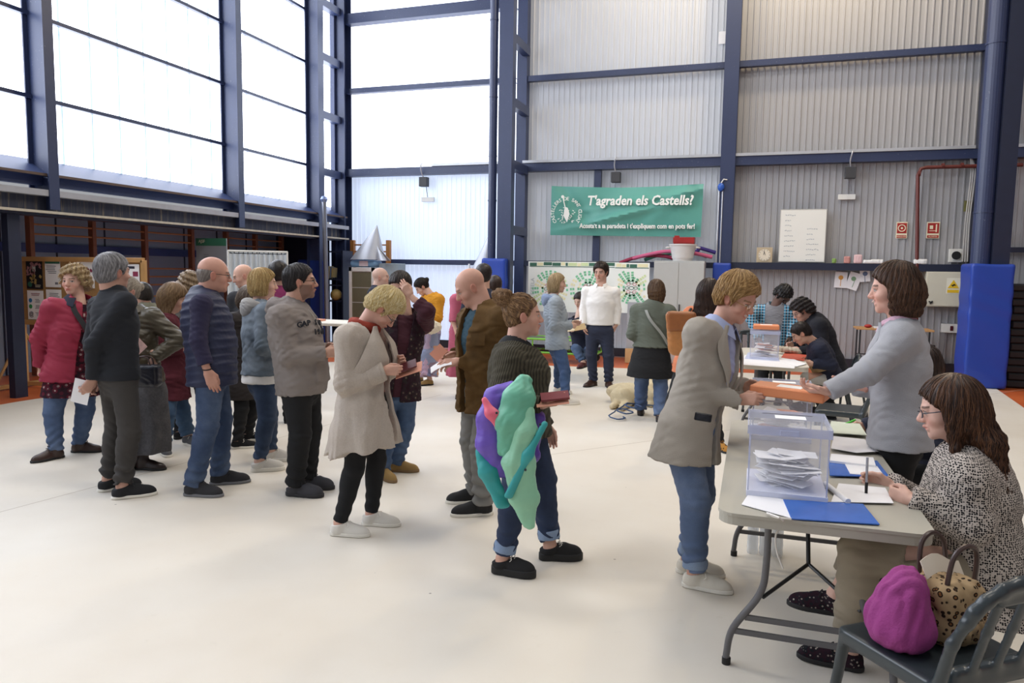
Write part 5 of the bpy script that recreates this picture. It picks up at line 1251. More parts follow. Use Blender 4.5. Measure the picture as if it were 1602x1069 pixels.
# blue pads
PAD = M('blue_vinyl_pad', '#1e3f9e', .4, var=.1, vs=2, bump=.25, bs=9)
for (x, y, w_, dd, h_, lab) in ((3.32, 12.72, .56, .62, 1.84, 'tall blue padded column guard at the right'), (-4.51, 12.9, .46, .5, 1.86, 'blue column pad behind the bald person in brown'), (-.55, 14.02, .32, .34, 1.84, 'blue pad on the middle column behind the smiling blonde person')):
    d = SDF(.02, .02); d.box((0, 0, h_/2), (w_/2, dd/2, h_/2), rnd=.035); d.disp.append(lambda P: .006*np.sin(P[..., 2]*14+P[..., 0]*9+np.sin(P[..., 2]*5)*2)); o = d.build('column_pad', PAD, None, loc=(x, y, .0)); tag(o, lab, 'pad')
# black mats
for i in range(14):
    m = MB(); m.box((0, 0, 0), (1.9, 1.2, .108), bev=.02); o = m.build('gym_mat', M('black_gym_mat', '#1b1b1f', .55, var=.2), None, (4.62+random.uniform(-.02, .02), 13.3, .055+i*.111)); tag(o, 'black gym mat in the stack at the right edge, behind the blue padded column', 'gym mat', 'stacked black gym mats')
# metal cabinet with tub
a, b = atY(1024, 408, 13.6), atY(1103, 408, 13.6); w_ = b[0]-a[0]; cx = (a[0]+b[0])/2; H_ = 1.86
e = empty('metal_cabinet', (cx, 13.75, 0), 'pale grey two door metal cabinet against the back wall, a white tub on top', 'cabinet'); CB = M('pale_cabinet', '#b6b7b4', .4, var=.05)
sub(e, 'body', CB, (0, 0, H_/2), (w_, .4, H_), .004)
for s_ in (-1, 1): dr = sub(e, 'door', CB, (s_*w_/4, -.205, H_/2), (w_/2-.012, .015, H_-.06), .004); 
sub(e, 'handle', M('dark_handle', '#2a2a2e', .4), (.03, -.225, 1.0), (.02, .03, .16), .004)
m = MB(); m.lathe([(.17, 0), (.2, .12), (.235, .27), (.25, .28), (.25, .3), (.225, .3), (.19, .05), (0, .04)], n=32); o = m.build('plastic_tub', M('white_tub', '#d5d4d2', .45), None, (cx+.04, 13.72, H_), smooth=True); tag(o, 'white plastic tub with handles on top of the metal cabinet', 'tub')
for s_ in (-1, 1): m = MB(); m.tube(smooth_path([(s_*.22, -.06, .25), (s_*.29, -.05, .24), (s_*.29, .05, .24), (s_*.22, .06, .25)]), .014, 8); m.build('handle', MATS['white_tub'], o, smooth=True)
m = MB(); m.box((0, 0, .01), (.36, .24, .02)); [m.box(c, d) for c, d in (((0, -.12, .07), (.36, .015, .1)), ((0, .12, .07), (.36, .015, .1)), ((-.18, 0, .07), (.015, .24, .1)), ((.18, 0, .07), (.015, .24, .1)))]; m.box((-.12, -.12, .13), (.09, .012, .04)); o = m.build('red_crate', M('red_plastic', '#a02320', .4), None, (cx+.06, 13.72, H_+.302)); tag(o, 'red plastic crate stacked in the white tub on the cabinet', 'crate')
for i, (c_, z, y, s_, lab) in enumerate((('#c85f86', .035, 13.6, 1, 'pink foam noodle on the cabinet'), ('#9c2b4c', .03, 13.86, .85, 'dark red foam noodle behind the others on the cabinet'), ('#5aa38a', .09, 13.93, .8, 'green foam noodle on the cabinet'), ('#4a3a8c', .09, 13.86, 1, 'violet foam noodle on the cabinet'))):
    m = MB(); x0_, x1_ = ((-.9, .5), (-1.15, -.1), (-.7, .45), (.0, .6))[i]; L = [(x0_, 0, z-.1*(i < 3)), (x0_+.25, 0, z-.01), ((x0_+x1_)/2, 0, z+.05*s_), (x1_-.2, 0, z+.03), (x1_, 0, z-.03)]
    if i == 0: L = [(-.9, 0, .01), (-.6, 0, .09), (-.25, 0, .15), (.2, 0, .12), (.55, 0, .05)]
    m.tube(smooth_path(L), .034, 12); o = m.build('foam_noodle', M('noodle_%d' % i, c_, .7), None, (cx, 13.96+.075*min(i, 2), H_+.03+.075*(i == 3)), smooth=True); tag(o, lab, 'foam noodle')
# castell posters
def poster(x0_, y0_, x1_, y1_, Y, lab, seed, petals=((.5, .55),)):
    a, b = atY(x0_, y0_, Y), atY(x1_, y1_, Y); w_, h_ = b[0]-a[0], a[2]-b[2]; p = (a+b)/2; m = MB(); m.box((0, 0, 0), (w_, .02, h_)); o = m.build('poster_board', M('poster_white', '#f0f3ee', .5, var=.02), None, (p[0], Y, p[2])); tag(o, lab, 'poster'); rg = random.Random(seed)
    groups = {'green_cards': M('card_green', '#7cc49a', .7, var=.15), 'lime_cards': M('card_lime', '#d3e2ae', .7, var=.1), 'yellow_cards': M('card_yellow', '#ece6bd', .7, var=.1), 'dark_cards': M('card_dark', '#3d6a58', .7), 'red_rings': M('card_red', '#c4707c', .7)}; mm = {k: MB() for k in groups}
    for (cu, cv) in petals:
        c = np.array([(cu-.5)*w_, 0, (.5-cv)*h_]); R = h_*.36
        for k in range(12):
            an = k*pi/6+.1; key = ('green_cards', 'lime_cards', 'yellow_cards')[k % 3 if k % 2 else 0]
            for j in range(5):
                r = R*(.42+.14*j)
                if rg.random() < .22: continue
                for q in (-1, 1):
                    pt = c+np.array([cos(an)*r-sin(an)*q*.03*(1+j*.1), -.012, sin(an)*r+cos(an)*q*.03*(1+j*.1)])
                    if abs(pt[0]) < w_/2-.05 and -h_/2+.12 < pt[2] < h_/2-.12: mm[key].box(pt, (R*.11, .003, .045), roty(-an))
        for k in range(8): an = k*pi/4; pt = c+np.array([cos(an)*R*.24, -.013, sin(an)*R*.3]); mm['red_rings' if k % 2 else 'dark_cards'].tube([pt+np.array([cos(t)*.035, 0, sin(t)*.025]) for t in np.linspace(0, 2*pi, 9)[:-1]], .005, 4, closed=True)
        mm['dark_cards'].tube([c+np.array([cos(t)*.045, -.012, sin(t)*.03]) for t in np.linspace(0, 2*pi, 9)[:-1]], .006, 4, closed=True)
    x = -w_/2+.03
    while x < w_/2-.08: L = rg.uniform(.04, .2); mm[rg.choice(['dark_cards', 'dark_cards', 'yellow_cards', 'lime_cards'])].box((x+L/2, -.012, h_/2-.05+rg.uniform(-.01, .01)), (L, .003, .06)); x += L+.01
    mm['dark_cards'].box((0, -.012, h_/2-.095), (w_*.97, .003, .012))
    for k in range(7): mm['dark_cards'].box((w_*.25+k*.04, -.012, -h_/2+.05), (.02, .003, .04))
    for k, v in mm.items():
        if v.v: v.build(k, groups[k], o)
    return o
po = poster(827, 409, 966, 491, 13.6, 'wide white poster board with radial patterns of green and yellow cards behind the white shirt', 2, ((.25, .55), (.68, .55)))
text('vertical_lettering', 'ESTELA', .1, M('faint_grey_print', '#b3bac0', .7), (-.78, -.013, .0), (0, 0, 1), (-1, 0, 0), po, ext=.001)
poster(962, 411, 1014, 491, 13.55, 'narrow white poster board with a single radial pattern, left of the metal cabinet', 4, ((.5, .5),))
# trolley
TG = M('lime_green_steel', '#76b83e', .4); a, b = ground(826, 556), ground(958, 556); e = empty('flatbed_trolley', ((a[0]+b[0])/2, 12.95, 0), 'lime green tubular trolley on wheels in front of the poster boards', 'trolley'); w_ = (b[0]-a[0])/2
m = MB()
for z in (.18, .42):
    for y in (-.3, .3): m.tube([(-w_, y, z), (w_, y, z)], .02, 8)
for x in (-w_, w_): m.tube(smooth_path([(x, -.3, .18), (x, -.3, 1.0), (x, .3, 1.0), (x, .3, .18)], 1), .02, 8); m.tube([(x, -.3, .55), (x, .3, .55)], .018, 8)
for x in np.linspace(-w_, w_, 5): m.tube([(x, -.3, .18), (x, .3, .18)], .018, 8); m.tube([(x, -.3, .18), (x, -.3, .42)], .014, 8)
m.build('frame', TG, e, smooth=True); sub(e, 'deck', M('grey_deck', '#6c6f6a', .7), (0, 0, .41), (2*w_-.04, .56, .02))
for x in (-w_+.1, w_-.1):
    for y in (-.26, .26): m = MB(); m.cyl((x, y-.02, .08), (x, y+.02, .08), .08, n=20); m.cyl((x, y-.03, .08), (x, y+.03, .08), .02); wv = m.build('wheel', M('black_wheel', '#1c1c1e', .6), e, smooth=True)
# wood plank leaning beside the posters
a = atY(990, 530, 13.3); m = MB(); m.box((0, 0, .55), (.26, .03, 1.1)); o = m.build('galvanised_panel', GALV, None, (a[0], 13.42, 0)); tag(o, 'narrow metal panel standing under the narrow poster board', 'panel'); m = MB(); m.box((0, 0, .13), (.32, .05, .26)); o = m.build('wood_block', M('pine', '#c9a877', .7), None, (a[0]+.03, 13.3, 0)); tag(o, 'pine board standing at the foot of the narrow metal panel', 'board')
# desk against the wall
a, b = atY(1338, 517, 13.6), atY(1457, 528, 13.6); zt = .95; m = MB(); e = empty('school_desk', ((a[0]+b[0])/2, 13.65, 0), 'small wooden desk with thin dark legs against the grey wall', 'desk'); w_ = (b[0]-a[0]); sub(e, 'desktop', M('honey_wood', '#b98d5c', .55), (0, 0, .76), (w_, .5, .03), .004)
for sx in (-1, 1):
    for sy in (-1, 1): m = MB(); m.tube([(sx*(w_/2-.06), sy*.2, 0), (sx*(w_/2-.06), sy*.2, .745)], .014, 8); m.build('leg', M('black_steel', '#1e1e20', .4), e)
m = MB(); m.tube([(-w_/2+.06, .2, .3), (w_/2-.06, .2, .3)], .01, 6); m.build('stretcher', MATS['black_steel'], e)
d = SDF(.01, .01); d.ell((0, 0, 0), (.06, .04, .03)); o = d.build('red_pouch', RED, None, loc=(a[0]+.18, 13.5, .805)); tag(o, 'small red pouch on the wooden desk', 'pouch'); m = MB(); m.box((0, 0, 0), (.3, .2, .02)); o = m.build('paper_stack', PAPER, None, (a[0]+.42, 13.52, .787)); tag(o, 'white papers on the wooden desk', 'paper')
m = MB(); m.lathe([(.03, 0), (.035, .02), (.035, .17), (.015, .21), (.013, .24)], n=16); o = m.build('bottle', BOT, None, (a[0]+.2, 13.55, 0), smooth=True); tag(o, 'clear bottle on the floor under the wooden desk', 'bottle')
p = ground(1497, 600); m = MB(); m.lathe([(.055, 0), (.06, .02), (.06, .36), (.03, .42), (.02, .46)], n=20); o = m.build('fire_extinguisher', M('extinguisher_red', '#b01f28', .35), None, (2.93, 13.9, 0), smooth=True); tag(o, 'red fire extinguisher on the floor beside the tall blue column guard', 'fire extinguisher'); m = MB(); m.box((0, 0, .48), (.03, .1, .03)); m.tube(smooth_path([(0, .03, .47), (.07, .03, .4), (.07, 0, .2)]), .01, 6); m.build('valve', BLACK_SOLE, o)
# ------------------------------------------------------------------ left and corner things
WD = M('dark_varnished_wood', '#7c4a30', .5, var=.2); WD2 = M('honey_pine', '#a86f35', .5, var=.15)
def wall_bars(x, ys, z1, label, mat, rows, along=Y_, bar=.014):
    e = empty('wall_bars', (x, ys[0], 0), label, 'wall bars'); o = np.array(e.location)
    for y in ys: m = MB(); m.box((0, y-ys[0], z1/2), (.1, .07, z1), bev=.005); m.build('post', mat, e)
    for z in rows:
        for a_, b_ in zip(ys[:-1], ys[1:]): m = MB(); m.cyl((.02, a_-ys[0], z), (.02, b_-ys[0], z), bar, n=8); m.build('rung', M('rung_wood', '#a8714a', .5), e)
    return e
rows = [.3, .5, .7, .9, 1.1, 1.3, 1.44, 1.58, 2.06, 2.2]
wall_bars(-9.95, [7.99, 9.05, 10.1, 11.2], 2.36, 'dark wooden wall bars on the left wall, behind the notice board', WD, rows)
wall_bars(-9.95, [12.15, 13.05, 13.95], 2.36, 'dark wooden wall bars behind the voting booth curtains', WD, rows)
e = empty('wall_bars', (-7.75, 14.0, 0), 'honey pine wall bars in the corner behind the silver cones', 'wall bars'); xa, xb = atY(552, 376, 14.0)[0]+7.75, atY(608, 376, 14.0)[0]+7.75
for x in (xa, xb): m = MB(); m.box((x, 0, 1.12), (.09, .09, 2.24), bev=.005); m.build('post', WD2, e)
for z in (2.14, 2.0, 1.86, 1.7): m = MB(); m.cyl((xa, 0, z), (xb, 0, z), .016, n=8); m.build('rung', WD2, e)
# notice board on its stand
PINE = M('notice_pine', '#b58a55', .55, var=.15); e = empty('notice_board', (-8.15, 7.2, 0), 'pine framed notice board on a wooden stand behind the crimson jacket', 'notice board'); w_ = 2.06; zb, zt = .86, 1.69
sub(e, 'panel', M('cork', '#a07a4c', .9, var=.2, vs=40), (0, .02, (zb+zt)/2), (w_-.04, .02, zt-zb-.04))
for c, d in (((0, 0, zt), (w_, .05, .06)), ((0, 0, zb), (w_, .05, .06)), ((-w_/2, 0, (zb+zt)/2), (.06, .05, zt-zb)), ((w_/2, 0, (zb+zt)/2), (.06, .05, zt-zb))): sub(e, 'frame', PINE, c, d, .004)
for s_ in (-1, 1):
    x = s_*(w_/2-.02); sub(e, 'upright', PINE, (x, .0, .43), (.07, .05, .86), .003); sub(e, 'foot', PINE, (x, .05, .03), (.06, .9, .05), .003)
    for q in (-1, 1): m = MB(); m.tube([(x, q*.42, .05), (x, 0, .75)], .018, 6); m.build('strut', PINE, e)
m = MB(); m.box((-.8, .0, .05), (.6, .05, .05), rotz(.2)); m.build('rail', PINE, e)
def pin(x, z, w, h, mat, label, marks=(), name='poster'):
    m = MB(); m.box((0, 0, 0), (w, .003, h)); o = m.build(name, mat, None, (-8.15+x, 7.2, z)); tag(o, label, 'poster')
    for i, (n_, mt, c, d, shape) in enumerate(marks):
        mm = MB()
        if shape == 'disc': mm.cyl((c[0], -.002, c[1]), (c[0], -.006, c[1]), d[0], n=18)
        elif shape == 'ring': mm.tube([np.array([c[0]+d[0]*cos(t), -.004, c[1]+d[0]*sin(t)]) for t in np.linspace(0, 2*pi, 17)[:-1]], d[1], 5, closed=True)
        elif shape == 'lines':
            for k in range(int(d[2])): mm.box((c[0]+random.uniform(-.1, .1)*d[0], -.003, c[1]-k*d[1]), (d[0]*random.uniform(.6, 1), .002, d[1]*.35))
        elif shape == 'blobs':
            rg = random.Random(4)
            for k in range(int(d[2])): mm.box((c[0]+rg.uniform(-1, 1)*d[0], -.003-.0004*(k % 3), c[1]+rg.uniform(-1, 1)*d[1]), (rg.uniform(.01, .05), .002, rg.uniform(.01, .04)), roty(rg.uniform(0, 3)))
        else: mm.box((c[0], -.003, c[1]), (d[0], .002, d[1]))
        mm.build(n_, mt, o)
    return o
PB = M('poster_black', '#17151a', .5); TQ = M('icon_blue', '#3f7fb0', .6); GN = M('icon_green', '#3f9a5c', .6); PKI = M('photo_pink', '#a87a7c', .7); GH = M('header_green', '#2f6a52', .6); MR = M('maroon_ink', '#8a2f4a', .7)
pin(-.77, 1.49, .28, .38, PB, 'black poster with hands holding a phone, top left of the notice board', [('photo', PKI, (0, .07), (.12, .08, 26), 'blobs'), ('phone', M('phone_pale', '#c9d0c4', .6), (.0, .08), (.05, .08), 'box'), ('fruit', M('fruit_yellow', '#b0965a', .7), (.02, -.06), (.1, .05, 14), 'blobs'), ('badge', GH, (-.08, -.13), (.035,), 'disc'), ('lettering', CRM, (.06, -.14), (.1, .02, 2), 'lines')])
o = pin(-.77, 1.09, .28, .38, LABEL, 'white contact poster with blue, green and at-sign icons on the notice board', [('lettering', M('maroon_ink', '#8a2f4a', .7), (0, .15), (.2, .02, 2), 'lines'), ('blue_icon', TQ, (-.085, .06), (.028,), 'disc'), ('green_icon', GN, (-.085, -.02), (.028,), 'disc'), ('print', INK, (.04, .075), (.1, .018, 3), 'lines'), ('print_lower', INK, (.04, -.005), (.1, .018, 3), 'lines'), ('print_bottom', INK, (.04, -.1), (.1, .018, 3), 'lines')])
text('at_sign', '@', .085, WRITE, (-.08, -.004, -.12), (1, 0, 0), (0, 0, 1), o, ext=.001)
pin(-.45, 1.5, .26, .34, LABEL, 'white notice with a green header on the notice board', [('header', GH, (0, .15), (.25, .035), 'box'), ('print', INK, (-.02, .1), (.18, .022, 5), 'lines'), ('stamp', INK, (.06, -.12), (.05, .03), 'box')])
pin(-.45, 1.15, .26, .3, LABEL, 'lower white notice with a pink line on the notice board', [('print', INK, (0, .1), (.18, .022, 5), 'lines'), ('pink_line', PKI, (0, -.08), (.2, .02, 2), 'lines')])
pin(.1, 1.5, .28, .34, LABEL, 'notice with small colour photographs between the two heads', [('photos', MR, (.05, .0), (.05, .08, 8), 'blobs'), ('green_photo', GN, (-.04, .06), (.03, .06), 'box')])
pin(.45, 1.5, .26, .34, LABEL, 'white notice behind the grey haired head on the notice board', [('print', INK, (0, .1), (.18, .022, 6), 'lines')])
pin(.83, 1.46, .26, .36, LABEL, 'notice with a maroon square at the right end of the notice board', [('arc', WRITE, (-.02, .14), (.16, .03), 'box'), ('square', MR, (.07, .06), (.08, .06), 'box')])
# information panel
p = atX(331, 405, -9.85); m = MB(); m.box((0, 0, 0), (.02, .86, .62)); 
a, b = atY(307, 373, 9.9), atY(356, 440, 9.9); w_, h_ = b[0]-a[0], a[2]-b[2]; m = MB(); m.box((0, 0, 0), (w_, .02, h_)); o = m.build('information_panel', M('pale_grey_panel', '#8a8f96', .6, var=.05), None, ((a[0]+b[0])/2, 9.9, (a[2]+b[2])/2)); tag(o, 'pale grey information panel with a green header left of the voting booth', 'panel')
sub(o, 'header', GH, (0, -.012, h_/2-.06), (w_, .004, .12)); text('lettering', 'AJSF', .07, CRM, (-w_/2+.12, -.015, h_/2-.05), (1, 0, 0), (0, 0, 1), o); m = MB()
for k in range(4): m.box((-.1, -.012, .08-k*.03), (.1, .003, .01))
m.build('print', INK, o); m = MB(); m.box((0, 0, 0), (.03, .03, 1.3)); m.build('post', TL, o).location = (0, .03, -h_/2-.3); 
# voting booth with curtains
a, b = atD(357, 393, 9.3), atD(449, 394, 9.6); e = empty('voting_booth', ((a[0]+b[0])/2, (a[1]+b[1])/2, 0), 'white curtained voting booth behind the people in the queue', 'voting booth'); o = np.array(e.location); zt = (a[2]+b[2])/2
m = MB(); vb = nrm([b[0], b[1], 0]); P = [a, b, b+vb*.75-np.array([vb[1], -vb[0], 0])*.05, a+vb*.75]; P = [np.array([q[0], q[1], zt])-o for q in P]
for i in range(4): m.tube([P[i], P[(i+1) % 4]], .014, 6); m.tube([P[i], P[i]*np.array([1, 1, 0])], .014, 6)
m.build('frame', WP, e); CU = M('white_curtain', '#ccd3d8', .7, var=.05); n = NT('curtain'); n.base('#cdd4da'); n.set(Roughness=.7, Alpha=.93); CU = n.m
for i in range(4):
    for k in range(2):
        p0, p1 = P[i]+(P[(i+1) % 4]-P[i])*(.5*k+.004), P[i]+(P[(i+1) % 4]-P[i])*(.5*k+.5); nn = nrm(np.cross(p1-p0, UP)); m = MB()
        m.sheet(lambda u, v: p0+(p1-p0)*u+nn*.028*sin(u*pi*11)*(.5+.5*v)-UP*(.035+v*(zt-.15)), 56, 5, .003); c_ = m.build('curtain', CU, e, smooth=True)
        m = MB(); [m.tube([p0+(p1-p0)*t-UP*.04, p0+(p1-p0)*t+UP*.012], .006, 5) for t in np.linspace(.04, .96, 7)]; m.build('hook_row', M('dark_hook', '#4a4e54', .5), c_)
# silver pole with a ball
p = atY(512, 440, 12.6); m = MB(); b0 = np.array([p[0], 12.6, 0]); tpz = atY(507, 312, 12.6); m.tube([b0-b0, tpz-b0], .045, 12); o = m.build('steel_pole', M('brushed_steel', '#8a8d96', .3, .7), None, b0, smooth=True); tag(o, 'tall steel pole with a ball on top in the left corner', 'pole'); m = MB(); m.lathe([(.001, -.07), (.05, -.05), (.072, 0), (.05, .05), (.001, .07)], c=tpz-b0, n=18); m.build('ball', M('blue_grey_ball', '#7a8ab0', .3, .5), o, smooth=True)
# fridge, roll, cones
a, b = atY(549, 420, 13.3), atY(588, 420, 13.3); w_ = b[0]-a[0]; fx = (a[0]+b[0])/2; FH = 1.66; e = empty('drinks_fridge', (fx, 13.45, 0), 'glass door drinks fridge in the corner, a blue and white roll on top', 'fridge'); sub(e, 'body', WP, (0, .0, FH/2), (w_, .4, FH), .01); fr = MB()
for c, d in (((0, -.215, FH-.04), (w_, .03, .08)), ((0, -.215, .1), (w_, .03, .2)), ((-w_/2+.03, -.215, FH/2), (.06, .03, FH)), ((w_/2-.03, -.215, FH/2), (.06, .03, FH))): fr.box(c, d)
dr = fr.build('door', WP, e); sub(dr, 'glass', M('dim_fridge_interior', '#6f6c58', .15, var=.2, vs=3), (0, -.205, FH/2+.03), (w_-.1, .01, FH-.25))
for z in (.6, .95, 1.25): sub(dr, 'shelf', GP, (0, -.212, z), (w_-.12, .004, .015))
d = SDF(.015, .02); d.box((0, 0, 0), (w_/2+.02, .16, .075), rnd=.07); o = d.build('wrapped_roll', M('blue_white_wrap', '#7ea6c8', .35, var=.3, vs=5), None, loc=(fx, 13.42, FH+.078)); tag(o, 'blue and white wrapped roll lying on the drinks fridge', 'package'); sub(o, 'label', M('pale_pink_label', '#d9c8cc', .6), (.03, -.163, 0), (.2, .005, .11))
sub(e, 'base_strip', NAVY, (0, 0, .03), (w_+.01, .42, .06))
CN = M('silver_sheet', '#b3b6bd', .35, .35, var=.1)
def cone(tip, c, r, n, lab, a0=0, cr=8):
    m = MB(); c = np.array(c, float); tip = np.array(tip, float); m.sheet(lambda u, v: (tip+(c+np.array([r*cos(a0+u*4.9), r*.7*sin(a0+u*4.9), 0])*(1+.05*sin(u*cr))-tip)*(.01+.99*v))-c, 30, 6, .006); o = m.build('sheet_metal_cone', CN, None, c, smooth=True); return tag(o, lab, 'cone')
cone(atY(590, 352, 13.4), (fx+.05, 13.4, FH+.16), .36, 30, 'large crumpled silver cone on top of the drinks fridge', 2.2); cone(atY(590, 385, 13.2), np.array(atY(601, 408, 13.2)), .14, 20, 'small silver cone leaning against the large one', .6)
cone(atY(771, 355, 13.3), (-4.98, 13.35, 1.45), .3, 30, 'silver cone standing behind the bald person in brown, by the blue pipe', 2.6)
m = MB(); m.box((0, 0, .72), (.5, .5, 1.44), bev=.01); o = m.build('storage_box', M('grey_storage_box', '#5d626e', .6), None, (-5.0, 13.4, 0)); tag(o, 'tall grey storage box behind the bald person in brown, under the silver cone', 'box')
p = atY(737, 404, 13.4); m = MB(); m.lathe([(.045, 0), (.05, .02), (.05, .2), (.02, .27), (.02, .32)], n=16); o = m.build('squeeze_bottle', M('white_bottle', '#dfe2e6', .4), None, (p[0], 13.3, 1.44), smooth=True); tag(o, 'white bottle standing beside the silver cone, left of the blue pad', 'bottle')
m = MB(); m.box((0, 0, 0), (.42, .36, .5), bev=.01); o = m.build('cardboard_box', M('pale_blue_carton', '#93a3ac', .8, var=.25, vs=6), None, (fx+w_/2+.27, 13.5, 1.5)); tag(o, 'pale blue patterned box to the right of the drinks fridge', 'box'); m = MB(); m.box((0, 0, .62), (.44, .38, 1.24), bev=.01); o = m.build('storage_box', M('grey_storage_box'  , '#5d626e', .6), None, (fx+w_/2+.27, 13.5, 0)); tag(o, 'grey storage box under the pale blue patterned box', 'box')
# corner store: blue mats, shelf, ball
p = atY(486, 470, 13.0); m = MB(); m.box((0, 0, .9), (.6, .25, 1.8), bev=.03); o = m.build('upright_mat', M('deep_blue_mat', '#14307c', .5), None, (p[0], 13.1, 0)); tag(o, 'blue mat standing upright in the dark left corner', 'mat')
a, b = atY(508, 400, 13.6), atY(540, 400, 13.6); e = empty('shelf_unit', ((a[0]+b[0])/2, 13.6, 0), 'dark shelf unit with books in the left corner', 'shelf'); w_ = b[0]-a[0]+.1
for s_ in (-1, 1): sub(e, 'side', DSTEEL, (s_*w_/2, 0, 1.0), (.03, .4, 2.0))
for z in (.05, .5, .95, 1.28, 1.4, 1.98): sub(e, 'shelf', DSTEEL, (0, 0, z), (w_, .4, .025))
o_ = (a[0]+b[0])/2
for i, c_ in enumerate(('#8a2f5a', '#5a3a6a', '#b8a878', '#c9b890', '#7a8aa0', '#a8986a')): m = MB(); m.box((0, 0, .13), (.035, .16, .26-.03*(i % 3)), roty(.08*(i > 1))); o = m.build('book', M('book_%d' % i, c_, .7), None, (o_-.18+i*.045, 13.5, 1.415)); tag(o, 'upright book in the dark shelf unit, '+('magenta', 'violet', 'tan', 'pale tan', 'grey-blue', 'ochre')[i]+' spine', 'book')
p = atY(520, 489, 13.3); d = SDF(.015, .01); d.ell((0, 0, 0), (.12, .12, .12)); o = d.build('ball', M('orange_blue_ball', '#a08a52', .5, var=.5, vs=9), None, loc=(p[0], 13.45, 1.082)); tag(o, 'mottled orange ball on the dark shelf unit', 'ball')
c = atD(516, 505, 8.3); e = empty('side_table', (c[0], c[1], 0), 'small white table with papers behind the grey hooded sweatshirt', 'table'); sub(e, 'tabletop', TPW, (0, 0, c[2]), (.75, .5, .035), .008)
for sx in (-1, 1):
    for sy in (-1, 1): m = MB(); m.tube([(sx*.32, sy*.2, 0), (sx*.32, sy*.2, c[2]-.02)], .015, 8); m.build('leg', TL, e)
m = MB(); m.box((0, 0, 0), (.22, .16, .02)); o = m.build('paper_stack', PINKP, None, (c[0]-.18, c[1]-.05, c[2]+.028)); tag(o, 'pinkish papers on the small white table', 'paper')
# papers on the far table
zz[0] = .744
for i, (pts, mt, lab, nm) in enumerate((([(1158, 571), (1165, 556), (1246, 560), (1243, 577)], PAPER, 'white papers spread on the front of the far cream table', 'paper_sheet'), ([(1165, 562), (1170, 552), (1216, 555), (1220, 566)], M('pale_blue_paper', '#b9c0d8', .8), 'bluish papers under the far ballot box', 'paper_sheet'), ([(1246, 574), (1226, 568), (1240, 562), (1262, 570)], PAPER, 'sheet under the hands of the writing young person', 'paper_sheet'), ([(1222, 560), (1228, 552), (1262, 556), (1258, 565)], M('red_orange_folder', '#c8563e', .5), 'red folder on the far table in front of the navy cardigan', 'folder'))):
    q = quad(nm, pts, mt, lab, 'paper' if nm != 'folder' else nm, .004)
d = SDF(.01, .02); c = tp(1234, 546, .8); d.loft([(c-VR*.14, .05, .03), (c+VR*.14-UP*.03, .05, .03)], VD); d.disp.append(folds(.012, .07, 'v', 3)); o = d.build('papers_bundle', M('cream_bundle', '#c4b8a4', .8), None, c, loc=c); tag(o, 'crumpled cream bundle being sorted at the far table', 'bundle')
# dog and leash
c = ground(1006, 638); d = SDF(.012, .05); q = lambda x, y, z: np.array(ground(x, y-14))+UP*z
d.ell(q(988, 646, .13), (.17, .3, .13), np.array([nrm(VR*.5+VD), VR, UP])); d.ell(q(972, 650, .12), (.14, .14, .12)); d.ell(q(1014, 642, .13), (.16, .15, .13)); d.cap(q(1018, 640, .18), q(1036, 640, .3), .09, .075); d.ell(q(1040, 640, .36), (.08, .085, .075)); d.cap(q(1040, 641, .35), q(1030, 652, .31), .045, .03, k=.03)
d.cap(q(972, 650, .07), q(958, 655, .04), .06, .035); d.cap(q(1026, 644, .08), q(1018, 652, .04), .06, .035); d.cap(q(984, 650, .07), q(972, 658, .04), .06, .035)
for s_ in (-1, 1): d.cap(q(1042, 640, .42)+VR*s_*.05, q(1045, 640, .34)+VR*s_*.08, .028, .02, k=.015)
d.disp.append(lambda P: .006*np.sin(P[..., 0]*70+P[..., 2]*50)*np.sin(P[..., 1]*66)); o = d.build('dog', knit('cream_dog_fur', '#bfae8a', '#ddd2b6', (40, 1, 1)), None, c, loc=c); tag(o, 'cream coloured dog lying on the floor beside the grey and black coat', 'dog')
d = SDF(.006, .01); d.ell(q(1028, 654, .315)-c, (.018, .018, .015)); d.build('nose', BLACK_SOLE, o)
m = MB(); pts = [q(962+13*cos(t)*(1+.3*sin(3*t))+t*2, 668+5*sin(t)*(1.2), .012+.004*k_) for k_, t in enumerate(np.linspace(0, 5*pi, 40))]; m.tube([p-c for p in pts]+[q(1030, 652, .02)-c, q(1045, 655, .05)-c], .008, 6); o = m.build('leash', M('blue_cord', '#2d4a72', .6), None, c, smooth=True); tag(o, 'loops of dark blue leash on the floor beside the dog', 'leash')
